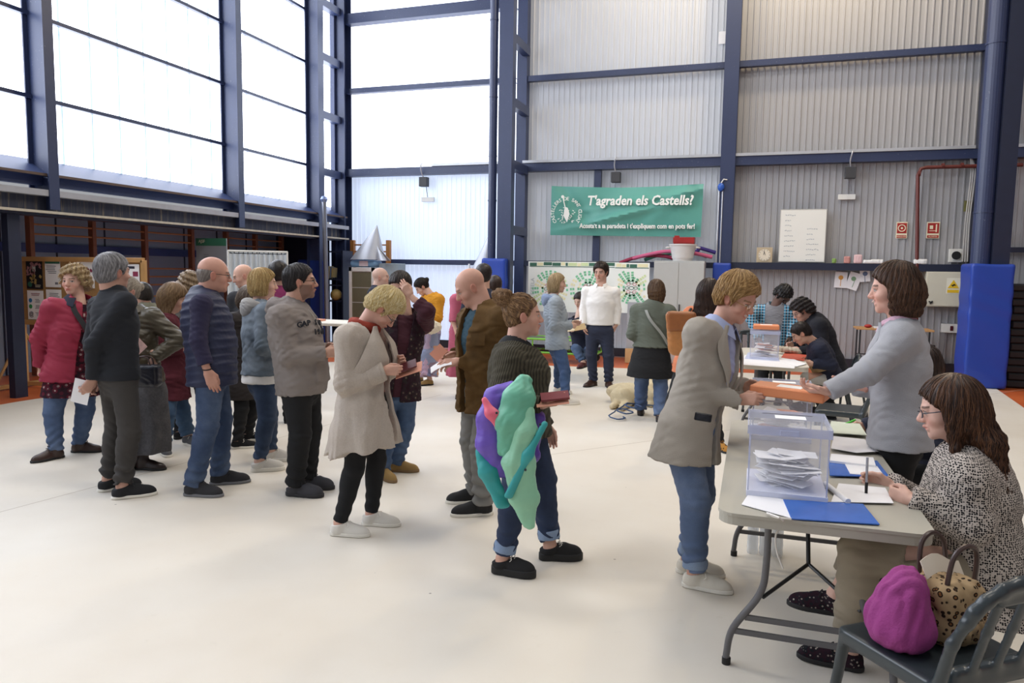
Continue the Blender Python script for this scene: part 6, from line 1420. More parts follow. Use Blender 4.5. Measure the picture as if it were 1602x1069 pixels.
# ------------------------------------------------------------------ the people
try: ONLY
except NameError: ONLY = None
def on(k): return ONLY is None or k in ONLY
if on('vest'):
    p = Person('bald person in a quilted navy vest and glasses, arm hanging, seen from the side', 92, hip=(330, 572), neck=(318, 464), head=(335, 430), feet=((344, 758), (303, 776)), H=1.71, male=True, bw=1.05, bd=1.2, q=1, pitch=6, headrel=88, footrel=(92, 118), skin='#c98f78', brow='#6b5a50')
    p.armto('R', p.P(325, 582, -.24), pole=(-.9, .25, 0), curl=.3, hdir=p.L(.25, 0, -1)).hang('L'); p.mkhead(); p.finish()
    p.top('shirt', M('navy_shirt', '#25223e', .9, bump=.2), inf=.012, hem=.06, sleeve=.88, belly=.03, sr=(.066, .056, .048), seed=3)
    def q(d):
        d.disp.append(lambda P: .007*np.abs(np.sin(((P-p.hip) @ p.tu)*pi/.058))-.004)
        d.tor(p.neck+p.tu*.02-p.tf*.005, p.tu, .072, .018, k=.02, sq=1.8)
    p.top('quilted_vest', M('navy_nylon', '#1a2140', .6, var=.2, bump=.1), inf=.03, hem=.14, flare=.01, sleeve=.04, sr=(.055, .05, .04), belly=.035, extra=q, open_=(.012, .05), amp=.004, nk=.066)
    p.pants('jeans', denim('jeans_worn_blue', '#2f4160', '#71839f'), r=(.1, .072, .062), amp=.009); p.shoes(M('charcoal_mesh', '#2c2c30', .85, bump=.4), M('grey_rubber', '#77787c', .7), lace='#222226')
    p.hair('#6f6660', '#9a928c', 'bald', n=260, t=.003, sw=.0008); p.glasses(BF); p.collar(MATS['navy_shirt'], r=.07, hgt=.04, fall=.02)
    p.tube([p.hands['R'][0]+np.array(v)*.03-nrm(p.arm['R'][2]-p.arm['R'][1])*.02 for v in [(cos(a), sin(a), .15*sin(a)) for a in np.linspace(0, 2*pi, 9)]], .004, BF, 'bracelet')
if on('hoodie'):
    p = Person('bearded dark haired person in a grey hooded sweatshirt and black trousers', 110, hip=(470, 598), neck=(455, 482), head=(470, 441), feet=((480, 764), (462, 776)), H=1.67, male=True, bw=1.12, bd=1.2, q=1, pitch=-2, headrel=92, footrel=(112, 116), skin='#c4927a', brow='#1c1714')
    p.armto('R', p.P(508, 553, -.14), pole=(-.7, .35, -.7), curl=.7).armto('L', p.P(512, 548, .12), pole=(-.6, .4, -.7), curl=.7); p.mkhead(beard='#33292a', gaze=(.1, .1)); p.finish()
    def q(d):
        d.tor(p.neck+p.tu*.012-p.tf*.02, nrm(p.tu+p.tf*.5), .098, .036, k=.018); d.ell(p.neck-p.tf*.12+p.tu*.0, (.09, .06, .075), np.array([p.side, p.tf, p.tu]), k=.04)
        d.box(p.hip+p.tu*.06+p.tf*.165, (.13, .02, .075), np.array([p.tside, p.tf, p.tu]), rnd=.015, k=.012)
    HG = knit('grey_sweatshirt', '#847c78', '#968e8a', (300, 1, 1)); p.top('hooded_sweatshirt', HG, inf=.034, hem=.075, flare=-.004, belly=.04, sr=(.082, .066, .05), extra=q, amp=.011, wl=.09, seed=8, nk=.07)
    p.pants('trousers', BLK, r=(.102, .076, .066), amp=.008, seat=.02); p.shoes(M('dark_grey_suede', '#3a3a40', .8), M('charcoal_rubber', '#2b2b2f', .7), style='clog', lace='#26262a')
    p.hair('#1d1a1b', '#3c3636', 'short', n=700, t=.012, seed=2); p.glasses(BF)
    def chesttext(t, u, a0, size, da, arc=0):
        for i, ch in enumerate(t):
            if ch == ' ': continue
            a = a0-da*(i-(len(t)-1)/2); q = surf(p, u-arc*((i-(len(t)-1)/2)/(len(t)/2))**2, a, .058, belly=.04); n_ = nrm(surf(p, u, a, .1)-surf(p, u, a, .05)); r_ = np.cross(p.tu, n_)
            o = text('chest_letter', ch, size, M('dark_navy_print', '#23262f', .9), q-p.org, r_, p.tu, p.body, ext=.003, bold=.0015)
    chesttext('GAP SAN F', .76, 10, .054, 10.5, .03); chesttext('1969', .63, 8, .054, 10)
    for x in (-.02, .02): p.tube([surf(p, .97, x*500, .05), surf(p, .85, x*450, .062), surf(p, .68, x*400, .066)], .003, M('drawstring', '#a7a09a', .9), 'drawstring', 6)
if on('fleece'):
    p = Person('short blonde haired person in a beige fleece cardigan, head bent over pink papers', 116, hip=(570, 640), neck=(566, 512), head=(600, 484), feet=((581, 822), (532, 838)), H=1.6, q=0, bw=1.08, bd=1.15, pitch=52, headrel=98, footrel=(104, 108), skin='#dba48c', brow='#a8906a')
    p.armto('R', p.P(601, 580, -.14), pole=(-.8, .3, -.7), curl=.6, hdir=p.L(1, -.45, -.05)).armto('L', p.P(622, 570, .1), pole=(-.6, .5, -.7), curl=.5); p.mkhead(gaze=(0, -.4)); p.finish()
    FL = knit('beige_boucle_fleece', '#9f9388', '#d0c6bb', (90, 1, 1))
    RK = M('rust_knit', '#8c3424', .95, var=.2, bump=.5, bs=150)
    p.top('roll_neck_jumper', RK, inf=.006, hem=.16, sleeve=.5, seed=2, extra=lambda d: d.tor(p.neck+p.tu*.01+p.tf*.02, nrm(p.tu+p.tf*.3), .072, .032, k=.02), nk=.05)
    p.top('fleece_cardigan', FL, inf=.04, hem=.24, flare=.07, sr=(.078, .076, .06), open_=(.05, .12, -.02), amp=.008, wl=.13, fold='v', seed=4, nk=.09, shinf=.03, hemtilt=-.15, hemfold=.012)
    C = torso_pt
    for sg in (1, -1):      # big draped lapels
        mm = MB(); mm.sheet(lambda u, v: surf(p, 1.0-.56*u-.05*v*u, sg*(16-8*u+v*(14+66*u)), .062+.022*sin(v*pi)*sin(u*pi)+.008*v), 18, 9, .01); mm.v = [v-p.org for v in mm.v]; mm.build('lapel', FL, p.body, smooth=True)
    for w in 'LR':
        a, e, t = p.arm[w]; u = nrm(t-e); d = SDF(.007, .01); d.cap(t-u*.1, t-u*.02, .066, .066, k=.01); d.plane(t-u*.015, u); d.plane(t-u*.1, -u); p.add(d, 'turned_cuff', FL)
    p.pants('leggings', BLK, r=(.092, .062, .046), amp=.003, end=.02); p.shoes(M('white_leather', '#dcd8d0', .45, var=.06), WHITE_SOLE, lace='#f2efe8')
    p.hair('#cdb271', '#f3e6bc', 'short', n=1200, t=.026, seed=5, puff=.018, wav=.004, sw=.0016); p.glasses(M('dark_teal_frame', '#26343a', .3))
if on('green'):
    p = Person('person in a dark green ribbed jumper with a hair bun, bright windbreaker over the arm', 96, hip=(812, 650), neck=(804, 546), head=(818, 494), feet=((860, 876), (786, 898)), H=1.58, q=0, bw=1.12, bd=1.22, pitch=0, headrel=82, footrel=(86, 108), skin='#d8a188', brow='#5a4030')
    p.armto('R', p.P(846, 634, -.40), pole=(-1, .3, -.4), curl=.35, palm=(0, 0, 1), hdir=p.L(1, -.1, .05)).armto('L', p.P(856, 668, .12), pole=(-.6, .4, -.6), curl=.4, hdir=p.L(.2, 0, -1)); p.mkhead(gaze=(0, .05)); p.finish()
    p.top('ribbed_jumper', knit('green_rib_knit', '#35322a', '#4a463a', kind='rib', wl=26), inf=.03, flare=.03, hem=.1, sr=(.08, .064, .046), seed=6, chest=.03, belly=.02, nk=.098, amp=.006)
    p.top('undershirt', BLK, inf=.012, hem=-.2, sleeve=.1, nk=.062, amp=0, shinf=.03)
    p.pants('jeans', denim('jeans_indigo', '#222f4a', '#3a4c6c'), r=(.112, .08, .058), amp=.008, end=.05, cuffmat=denim('jeans_inside', '#7f93b0', '#a9b8cc')); p.shoes(M('black_suede', '#1b1b1d', .9), BLACK_SOLE, style='platform', lace='#d8d4cc')
    p.hair('#5f4432', '#c69e70', 'bun', n=1300, t=.006, seed=6, sw=.001)
if on('blazer'):
    p = Person('smiling person with short blonde hair in an open grey blazer and pale blue shirt', 118, hip=(1078, 668), neck=(1124, 512), head=(1153, 467), feet=((1076, 897), (1086, 920)), H=1.66, q=0, bw=1.04, bd=1.05, pitch=26, headrel=124, footrel=(92, 100), skin='#d39a80', brow='#8a6c4a', neckda=0)
    p.armto('R', p.P(1158, 626, -.13), pole=(-.7, .3, -.75), curl=.65, hdir=p.L(1, -.1, .0)+p.up*.35).armto('L', p.P(1166, 606, .12), pole=(-.6, .5, -.6), curl=.6); p.mkhead(smile=2.0, mouth_open=1.4, gaze=(0, -.3)); p.finish()
    SH = M('pale_blue_shirt', '#9aa3c4', .8, var=.1, bump=.15); BZ = knit('taupe_jersey', '#a39b90', '#b3aba0', (260, 1, 1))
    p.top('shirt', SH, inf=.008, hem=.1, sleeve=.6, seed=9, nk=.066); p.collar(SH, r=.066, hgt=.04, gap=.3, tilt=1.0, fall=.05, flare=.035)
    p.top('blazer', BZ, inf=.03, hem=.17, flare=.045, sr=(.078, .062, .05), open_=(.02, .085), amp=.006, wl=.17, seed=7, nk=.085, fold='h', h=.0065)
    C = torso_pt
    for sg in (1, -1): mm = MB(); mm.sheet(lambda u, v: surf(p, 1.02-.6*u, sg*(38-(38-12)*u+v*(22*sin(min(.12+u*.95, 1)*pi))), .052+.006*sin(v*pi)), 16, 6, .006); mm.v = [v-p.org for v in mm.v]; mm.build('lapel', BZ, p.body, smooth=True)
    p.pants('jeans', denim('jeans_light_blue', '#56698a', '#93a3c0'), r=(.098, .076, .056), amp=.01, end=.03, cuffmat=denim('jeans_inside', '#7f93b0', '#a9b8cc')); p.shoes(M('white_canvas', '#d9d3c6', .8, var=.06, bump=.3), WHITE_SOLE, lace='#ece8de')
    p.hair('#8d6a3e', '#d1ab72', 'short', n=1400, t=.024, seed=9, puff=.016, sw=.0015, ears=True, wav=.002); p.glasses(M('gold_frame', '#b08a3c', .3, .8), w=.021, hh=.014, r=.0012)
if on('stand'):
    p = Person('smiling brown haired person in a pale grey blazer holding out an orange box lid', 272, hip=(1408, 676), neck=(1408, 508), head=(1398, 452), D=3.72, H=1.70, q=0, bw=1.0, bd=1.0, pitch=8, headrel=268, skin='#dca58e', brow='#4a3224')
    p.armto('L', p.P(1296, 612, -.16), pole=(-.75, .25, -.75), curl=.45, palm=(0, 0, 1), hdir=p.L(1, -.1, .02)).armto('R', p.P(1338, 606, .14), pole=(-.6, .5, -.7), curl=.55, hdir=p.L(1, 0, .25)); p.mkhead(smile=1.8, mouth_open=.9, gaze=(0, -.25)); p.finish()
    PS = M('pink_check_shirt', '#c9a3b4', .85, var=.3, vs=60); GB = knit('pale_grey_jersey', '#a9aab0', '#bdbec3', (260, 1, 1))
    p.top('shirt', PS, inf=.004, hem=.02, sleeve=.5, nk=.06); p.collar(PS, r=.062, hgt=.035, gap=.35, tilt=.9, fall=.035, flare=.02)
    p.top('blazer', GB, inf=.03, hem=.07, flare=.02, sr=(.074, .06, .043), open_=(.012, .075), amp=.006, wl=.17, seed=17, nk=.085, h=.0065)
    C = torso_pt
    for sg in (1, -1): mm = MB(); mm.sheet(lambda u, v: surf(p, 1.02-.6*u, sg*(34-(34-8)*u+v*(20*sin(min(.12+u*.95, 1)*pi))), .052+.006*sin(v*pi)), 16, 6, .006); mm.v = [v-p.org for v in mm.v]; mm.build('lapel', GB, p.body, smooth=True)
    p.pants('black_trousers', BLK, r=(.098, .07, .052)); p.shoes(M('black_leather', '#151517', .4), style='dress')
    p.hair('#30221b', '#6a4a34', 'bob', n=2200, t=.016, ln=.13, seed=4, sw=.0014, wav=.004, puff=.012, face=1.0)
if on('sit'):
    p = Person('seated person with very long brown hair and a black and cream knitted cardigan, writing', 275, hip=(1535, 880), neck=(1512, 708), head=(1484, 640), D=2.95, H=1.66, q=0, bw=1.1, bd=1.15, pitch=14, headrel=262, skin='#dcaa94', brow='#4a3224',
               feet=((1325, 1046), (1306, 962, .22)), knees=((1345, 862, -.06), (1362, 838, .16)), footrel=(262, 266))
    p.armto('L', p.P(1424, 782, -.1), pole=(-.6, .4, -.8), curl=.75, hdir=p.L(1, .5, .1), elbow=p.P(1520, 822, -.18)).armto('R', p.P(1392, 760, .16), pole=(-.5, .6, -.7), curl=.7, hdir=p.L(1, .1, .3)); p.mkhead(gaze=(0, -.3)); p.finish()
    KN = knit('black_cream_knit', '#1d1c20', '#b9afa6', (125, 1, 1), kind='dots'); 
    p.top('knitted_cardigan', KN, inf=.038, hem=.17, flare=.07, sr=(.088, .076, .056), amp=.006, wl=.12, seed=12, nk=.07, chest=.02, belly=.02, h=.007)
    p.pants('beige_trousers', M('beige_cotton', '#8f8472', .9, bump=.2), r=(.098, .078, .068), end=.12, amp=.008)
    p.shoes(knit('dark_floral_canvas', '#1a1d22', '#a7998f', (60, 1, 1), kind='floral'), BLACK_SOLE, lace='#16161a')
    p.hair('#2a1b16', '#6f4a30', 'long', n=3000, t=.016, ln=.5, seed=14, sw=.0014, wav=.003, face=.98, back=.05); p.glasses(M('speckled_frame', '#3a3a44', .3), r=.002)

if on('red'):
    p = Person('person with curly blonde hair in a crimson jacket, patterned tunic and jeans, brown boots', 168, hip=(112, 588), neck=(124, 474), head=(116, 440), feet=((124, 708), (88, 718)), H=1.68, q=1, bw=1.1, bd=1.15, pitch=2, headrel=212, footrel=(112, 245), skin='#d8a58e', brow='#5e4636')
    p.armto('R', p.P(64, 572, -.02), pole=(-.3, .9, 0), curl=.9, hdir=p.L(.1, .1, -1)).armto('L', p.P(150, 560, -.12), pole=(-.5, .5, -.5)); p.mkhead(gaze=(-.4, 0)); p.finish()
    p.top('tunic', knit('red_patterned_tunic', '#5e1c2c', '#b09a98', (24, 1, 1), kind='floral'), inf=.022, hem=.17, flare=.035, sleeve=.5, nk=.07, seed=3)
    p.top('jacket', M('crimson_cloth', '#8c1c38', .75, var=.15, bump=.2), inf=.045, hem=.03, flare=.02, sr=(.086, .072, .056), open_=(.075, .06, -.06), amp=.012, wl=.13, seed=21, nk=.08)
    p.collar(M('navy_lining', '#1c1e30', .9), r=.078, hgt=.055, gap=.55, tilt=1.0, fall=.06, flare=.045)
    p.pants('jeans', denim('jeans_mid_blue', '#475a7c', '#7f93b0'), r=(.098, .072, .056)); p.shoes(leather('brown_leather', '#3a2620'), BLACK_SOLE, style='boot', lace='#2a1c18')
    p.hair('#8e7350', '#dcc596', 'curly', n=1100, t=.026, seed=3, sw=.0014, puff=.01)
    pts = [(surf(p, 1.0, -38, .05), p.tf-p.tside), (surf(p, .85, -18, .075), p.tf), (surf(p, .62, 5, .075), p.tf), (surf(p, .35, 30, .075), p.tf+p.tside*.3), (surf(p, .12, 70, .08), p.tside)]
    STR = belt_strap(p, [(surf(p, 1.02, 36, .035), p.tf+p.tside), (surf(p, .9, 20, .07), p.tf), (surf(p, .62, -10, .08), p.tf), (surf(p, .3, -36, .085), p.tf), (surf(p, .08, -60, .09), p.tf-p.tside)], .04, None, '', '')
    STR.v = [v-p.org for v in STR.v]; STR.build('shoulder_strap', M('black_webbing', '#1c1b20', .8), p.body, smooth=True)
if on('dark'):
    p = Person('grey haired person seen from behind in a dark blazer, hands joined behind the back', 62, hip=(184, 588), neck=(176, 460), head=(177, 426), feet=((170, 768), (192, 780)), H=1.72, male=True, q=1, bw=.93, bd=.95, pitch=2, headrel=58, footrel=(84, 90), skin='#c08e78', brow='#4a403a')
    p.armto('R', p.P(146, 592, -.10), pole=(-.2, 1, .1), curl=.5, hdir=-p.vr*.5-p.up*.8, elbow=p.P(146, 540, -.16)).armto('L', p.P(150, 586, .02), pole=(-.4, .9, 0), curl=.55, hdir=-p.vr*.4-p.up*.9); p.mkhead(); p.finish()
    BL = M('charcoal_blazer', '#1a1d24', .9, var=.2, bump=.25, bs=180); p.top('blazer', BL, inf=.024, hem=.02, flare=.014, sr=(.064, .054, .043), amp=.007, wl=.13, seed=31, nk=.07); p.collar(BL, r=.066, hgt=.045, gap=.5, fall=.04, flare=.016)
    p.pants('trousers', M('grey_brown_wool', '#3b3836', .9, var=.15, bump=.25), r=(.094, .07, .056), amp=.01, end=.03); p.shoes(M('black_knit', '#17181c', .8, bump=.4), WHITE_SOLE, lace='#222226')
    p.hair('#626164', '#c0bfc2', 'short', n=1100, t=.016, seed=13, sw=.0011)
if on('olive'):
    p = Person('person with tied grey-blonde hair in an olive leather jacket and long black dress', 215, hip=(218, 592), neck=(207, 488), head=(197, 457), feet=((224, 735), (208, 731)), H=1.6, q=1, bw=1.02, bd=1.05, pitch=4, headrel=238, footrel=(118, 200), skin='#d0a08a', brow='#6a5a4a')
    p.armto('L', p.P(240, 560, -.1), pole=(-.5, 1, -.6), curl=.5, hdir=-p.up+p.vr*.1).armto('R', p.P(204, 548, -.14), pole=(-.5, .7, -.7), curl=.5); p.mkhead(); p.finish()
    p.skirt('dress_skirt', knit('black_dotted_cloth', '#131317', '#77767a', (60, 1, 1), kind='fleece'), .58, .19, .25, amp=.014); p.top('dress_top', BLK, inf=.012, hem=.05, sleeve=.4, nk=.085)
    p.top('leather_jacket', leather('olive_leather', '#4a4334', .42), inf=.035, hem=.02, flare=.02, sr=(.078, .066, .05), open_=(.05, .07), amp=.011, wl=.11, seed=5, nk=.085); p.collar(leather('olive_leather', '#4a4334'), r=.076, hgt=.04, gap=.6, fall=.05, flare=.04)
    p.shoes(leather('dark_brown_leather', '#2a1d1a', .35), BLACK_SOLE, style='boot', lace=None); p.hair('#8f8478', '#d8ccba', 'tied', n=900, t=.01, seed=8, sw=.001)
if on('young'):
    p = Person('young person with long light brown hair, burgundy corduroy jacket and jeans', 98, hip=(268, 596), neck=(262, 494), head=(273, 466), feet=((294, 696), (256, 710)), H=1.6, q=1, bw=.96, bd=.95, pitch=28, headrel=88, footrel=(150, 168), skin='#d6a48c', brow='#6e5038')
    p.armto('R', p.P(284, 545, -.1), pole=(-.7, .4, -.7), curl=.7).armto('L', p.P(290, 545, .1), pole=(-.6, .5, -.7), curl=.7); p.mkhead(); p.finish()
    p.top('shirt', WHT, inf=.004, hem=.02, sleeve=.5, nk=.07); p.top('corduroy_jacket', knit('burgundy_cord', '#4a2028', '#6a3540', kind='cord'), inf=.035, hem=.16, flare=.03, sr=(.074, .06, .046), open_=(.04, .05), amp=.009, wl=.12, seed=6, nk=.075)
    p.pants('jeans', denim('jeans_teal_blue', '#36506e', '#6a86a2'), r=(.088, .068, .066), end=.03); p.shoes(M('grey_canvas', '#55565a', .8), WHITE_SOLE, lace='#e8e4dc')
    p.hair('#6b5138', '#b0926c', 'long', n=1500, t=.011, ln=.34, seed=21, sw=.0011, back=-.03)
if on('behindvest'):
    p = Person('small person with grey-brown hair looking down, partly hidden behind the navy vest', 140, hip=(384, 588), neck=(386, 492), head=(388, 468), feet=((388, 690), (372, 702)), H=1.5, q=1, pitch=38, headrel=150, footrel=(92, 95), skin='#c89a86', brow='#5c4a40')
    p.armto('R', p.P(376, 596, -.1), pole=(-.7, .6, 0), curl=.5, hdir=-p.up).armto('L', p.P(398, 560, .0), pole=(-.6, .4, -.6)); p.mkhead(); p.finish()
    p.top('coat', M('dark_brown_wool', '#2a2423', .9, bump=.3), inf=.035, hem=.2, flare=.04, sr=(.074, .06, .048), seed=9, amp=.009); p.pants('trousers', BLK); p.shoes(BLK, WHITE_SOLE, lace='#dad6ce'); p.hair('#5b4c42', '#9a8a7a', 'bob', n=700, t=.012, ln=.1, seed=2)
if on('denim'):
    p = Person('person with a blonde bob in a pale denim jacket with grey hood and dark jeans', 72, hip=(410, 588), neck=(408, 478), head=(412, 444), feet=((424, 722), (406, 738)), H=1.66, q=1, bw=1.02, bd=1.05, pitch=4, headrel=80, footrel=(96, 92), skin='#d8a890', brow='#8a6c4a')
    p.armto('R', p.P(452, 552, -.02), pole=(-.8, .3, -.6)).armto('L', p.P(455, 545, .2), pole=(-.6, .4, -.6)); p.mkhead(); p.finish()
    def q(d): d.tor(p.neck-p.tf*.03-p.tu*.02, nrm(p.tu+p.tf*.5), .092, .034, k=.03); d.ell(p.neck-p.tf*.11-p.tu*.03, (.09, .05, .075), np.array([p.side, p.tf, p.tu]), k=.04)
    p.top('white_shirt', WHT, inf=.03, hem=.05, flare=.02, sleeve=.4, nk=.07)
    p.top('denim_jacket', denim('pale_denim', '#5b6773', '#a3adb6'), inf=.038, hem=-.02, flare=0, sr=(.078, .064, .05), amp=.008, wl=.13, seed=12, nk=.08)
    d = SDF(.008, .03); q(d); d.disp.append(folds(.006, .06, 'h', 3)); p.add(d, 'hood', knit('light_grey_jersey', '#9a9895', '#aeaba8', (200, 1, 1)))
    p.pants('jeans', denim('jeans_dark', '#26364f', '#4a5e7e'), r=(.1, .07, .05), end=.03); p.shoes(M('off_white_mesh', '#cfcbc4', .7, bump=.4), WHITE_SOLE, style='chunky', lace='#f0ece4')
    p.hair('#a98752', '#e3c98f', 'bob', n=1500, t=.014, ln=.095, seed=5, sw=.0014, wav=.002)
if on('brown'):
    p = Person('bald person in an open brown corduroy overshirt and grey trousers reading an envelope', 236, hip=(757, 612), neck=(757, 484), head=(736, 450), feet=((755, 806), (745, 786)), H=1.69, male=True, q=0, bw=1.05, bd=1.1, pitch=30, headrel=262, footrel=(260, 264), skin='#cf9880', brow='#8a6f60')
    p.armto('L', p.P(718, 566, -.12), pole=(-.8, .3, -.7), curl=.45, hdir=p.L(1, .1, -.1), palm=-p.vd*0+p.L(-.2, .6, -.7)).armto('R', p.P(712, 556, .14), pole=(-.6, .5, -.7), curl=.45, hdir=p.L(1, 0, 0), palm=p.L(0, -.7, -.7)); p.mkhead(gaze=(0, -.5)); p.finish()
    TE = M('teal_tee', '#1f3e4c', .9); p.top('tshirt', TE, inf=.01, hem=.1, sleeve=.4, nk=.07); BC = knit('brown_cord', '#4b3820', '#6c5230', kind='cord')
    p.top('overshirt', BC, inf=.038, hem=.13, flare=.025, sr=(.082, .066, .05), open_=(.03, .075), amp=.012, wl=.13, seed=15, nk=.08, belly=.02); p.collar(BC, r=.074, hgt=.045, gap=.6, tilt=1.1, fall=.055, flare=.03)
    o = MB(); o.sheet(lambda u, v: surf(p, .56+.14*u, -(28+26*v), .066, belly=.02), 5, 6, .006); o.v = [v-p.org for v in o.v]; o.build('chest_pocket', BC, p.body, smooth=True)
    p.pants('trousers', M('grey_cotton', '#7d7c78', .9, bump=.2), r=(.096, .074, .062), amp=.011); p.shoes(M('black_sport_mesh', '#141417', .7, bump=.3), WHITE_SOLE, lace=None)
if on('burg'):
    p = Person('dark haired person in burgundy sleeves with one hand on the forehead, behind the beige fleece', 175, hip=(620, 602), neck=(634, 488), head=(626, 450), feet=((618, 738), (598, 748)), H=1.66, q=1, pitch=20, headrel=205, footrel=(100, 150), skin='#cf9f88', brow='#2c211c')
    p.armto('L', p.P(642, 462, -.12), pole=(.2, 1, 0), elbow=p.P(668, 487, -.14), curl=.3, hdir=-p.vr*.5+p.up*.7, palm=p.vd).armto('R', p.P(606, 560, -.1), pole=(-.6, .6, -.6)); p.mkhead(); p.finish()
    BU = M('burgundy_jersey', '#3c1422', .9, bump=.2); p.top('jumper', BU, inf=.015, hem=.08, sleeve=.78, sr=(.074, .062, .05), amp=.009, seed=4); p.top('patterned_waistcoat', knit('dark_floral_waistcoat', '#2b2526', '#6b5a50', (30, 1, 1), kind='floral'), inf=.03, hem=.12, sleeve=.04, sr=(.05, .05, .04), open_=(.03, .06), flare=.02)
    p.pants('jeans', denim('jeans_mid', '#3a5070', '#6f86a8'), r=(.092, .075, .07), end=0); p.shoes(M('tan_suede', '#9a7d4c', .85), M('tan_sole', '#8a7050', .8), lace=None); p.hair('#1f1817', '#3e302a', 'tied', n=600, t=.012)
if on('navybald'):
    p = Person('bald person in dark blue seen beyond the beige fleece, in front of the drinks fridge', 100, hip=(586, 540), neck=(590, 452), head=(596, 434), D=9.6, H=1.66, male=True, q=2, skin='#caa08c'); p.hang('L').hang('R'); p.mkhead(); p.finish(); p.top('jacket', NAVY, inf=.03, hem=.1, sr=(.07, .06, .045)); p.pants('trousers', BLK); p.shoes(BLK)
if on('yellow'):
    p = Person('dark haired person in a yellow fleece jacket and wide patchwork trousers, looking down', 235, hip=(672, 518), neck=(676, 462), head=(660, 449), feet=((672, 603), (656, 597)), H=1.56, q=1, pitch=42, headrel=262, footrel=(240, 250), skin='#d8ab94', brow='#241a18')
    p.armto('L', p.P(660, 500, -.15), pole=(-.5, .8, -.6), curl=.5).armto('R', p.P(650, 498, .1), pole=(-.5, .6, -.6)); p.mkhead(); p.finish()
    p.top('yellow_jacket', knit('mustard_fleece', '#b57a1e', '#d89a38', (60, 1, 1)), inf=.045, hem=-.06, sr=(.085, .075, .06), amp=.01, nk=.08, h=.01)
    p.pants('wide_trousers', knit('patchwork_cloth', '#8a93ad', '#c79a63', kind='patch'), r=(.13, .125, .13), amp=.012, end=.06, h=.01); p.shoes(M('tan_suede', '#9a7d4c', .85), lace=None)
    p.hair('#17120f', '#332621', 'tied', n=600, t=.016)
    d = SDF(.009, .03); c = p.P(672, 512, -.32); d.ell(c, (.17, .07, .1), np.array([p.vr, p.vd, p.up]), k=.03); d.disp.append(lambda P: .006*np.sin(P[..., 0]*90)*np.sin(P[..., 2]*80+P[..., 1]*60)); o = d.build('fluffy_bag', knit('cream_fur', '#cfc6ac', '#f0e9d6', (50, 1, 1)), None, c, loc=c); tag(o, 'cream fluffy bag carried in front of the yellow jacket', 'bag')
if on('pink'):
    p = Person('person in a long pink outfit, head hidden behind the bald person in brown', 120, hip=(722, 520), neck=(724, 462), head=(726, 446), D=9.3, H=1.6, q=2, pitch=10, headrel=120); p.hang('L', .1, .04).hang('R', .12, .12); p.mkhead(); p.finish(); PK = M('rose_pink_cloth', '#b0566c', .85); p.top('pink_top', PK, inf=.03, hem=.1, sleeve=.5, sr=(.07, .065, .045)); p.skirt('pink_skirt', PK, .55, .17, .22); p.shoes(M('black_trainer', '#222226', .8)); p.hair('#2b201c', '#4a3a32', 'short', n=200)
    p = Person('dark haired person seen between the bald person in brown and the hair bun', 10, hip=(757, 540), neck=(757, 458), head=(757, 431), D=8.6, H=1.72, male=True, q=2); p.hang('L').hang('R'); p.mkhead(); p.finish(); p.top('dark_top', NAVY, inf=.03, hem=.1); p.pants('trousers', BLK); p.shoes(BLK); p.hair('#1b1615', '#3a2e2a', 'short', n=300, t=.016)
    p = Person('person with dark hair low behind the brown overshirt collar, beside the blue column pad', 350, hip=(778, 545), neck=(776, 470), head=(774, 447), D=9.2, H=1.6, q=2); p.hang('L').hang('R'); p.mkhead(); p.finish(); p.top('dark_top', BLK, inf=.03, hem=.1); p.pants('trousers', BLK); p.shoes(BLK); p.hair('#2a1d18', '#4c382c', 'short', n=300, t=.016)
if on('backdenim'):
    p = Person('person with straight blonde hair in a light denim jacket, side on before the posters', 78, hip=(872, 540), neck=(866, 466), head=(872, 443), feet=((872, 616), (884, 634)), H=1.68, q=1, pitch=6, headrel=86, footrel=(95, 70), skin='#d8a890')
    p.armto('R', p.P(892, 510, -.05), pole=(-.7, .3, -.7), curl=.5).armto('L', p.P(895, 507, .15), pole=(-.6, .4, -.7)); p.mkhead(); p.finish()
    p.top('denim_jacket', denim('bleached_denim', '#8d98a3', '#c0c8ce'), inf=.036, hem=.05, sr=(.076, .064, .05), amp=.009, seed=2, h=.009); d = SDF(.01, .03); d.tor(p.neck-p.tf*.03-p.tu*.02, nrm(p.tu+p.tf*.5), .09, .034, k=.03); d.ell(p.neck-p.tf*.11-p.tu*.03, (.09, .05, .08), np.array([p.side, p.tf, p.tu]), k=.04); p.add(d, 'hood', M('blue_grey_jersey', '#8494b0', .9))
    p.pants('jeans', denim('jeans_dark2', '#2d4468', '#4f6c98'), r=(.094, .068, .05), end=.02, h=.009); p.shoes(M('white_leather', '#dcd8d0', .45), WHITE_SOLE); p.hair('#9a7f5c', '#dcc498', 'bob', n=900, t=.012, ln=.12, seed=4)
    q = p
    p = Person('seated person in a black scarf and jeans reading a booklet, on the green trolley', 205, hip=(912, 548), neck=(904, 496), head=(907, 470), D=11.6, H=1.6, q=2, pitch=25, headrel=215, feet=((918, 574, -.55), (912, 576, -.65)), knees=((924, 545, -.5), (900, 545, -.5)), skin='#d8b09a')
    p.armto('L', p.P(898, 514, -.3), pole=(-.6, .8, -.4)).armto('R', p.P(893, 516, -.3), pole=(-.6, .8, -.4)); p.mkhead(); p.finish(); p.top('jumper', NAVY, inf=.03, hem=.02, sr=(.07, .06, .045)); p.pants('jeans', denim('jeans_mid', '#3a5070', '#6f86a8'), end=.03); p.shoes(M('dark_red_leather', '#5a1f22', .5), lace=None); p.hair('#1b1615', '#382c28', 'short', n=300, t=.018)
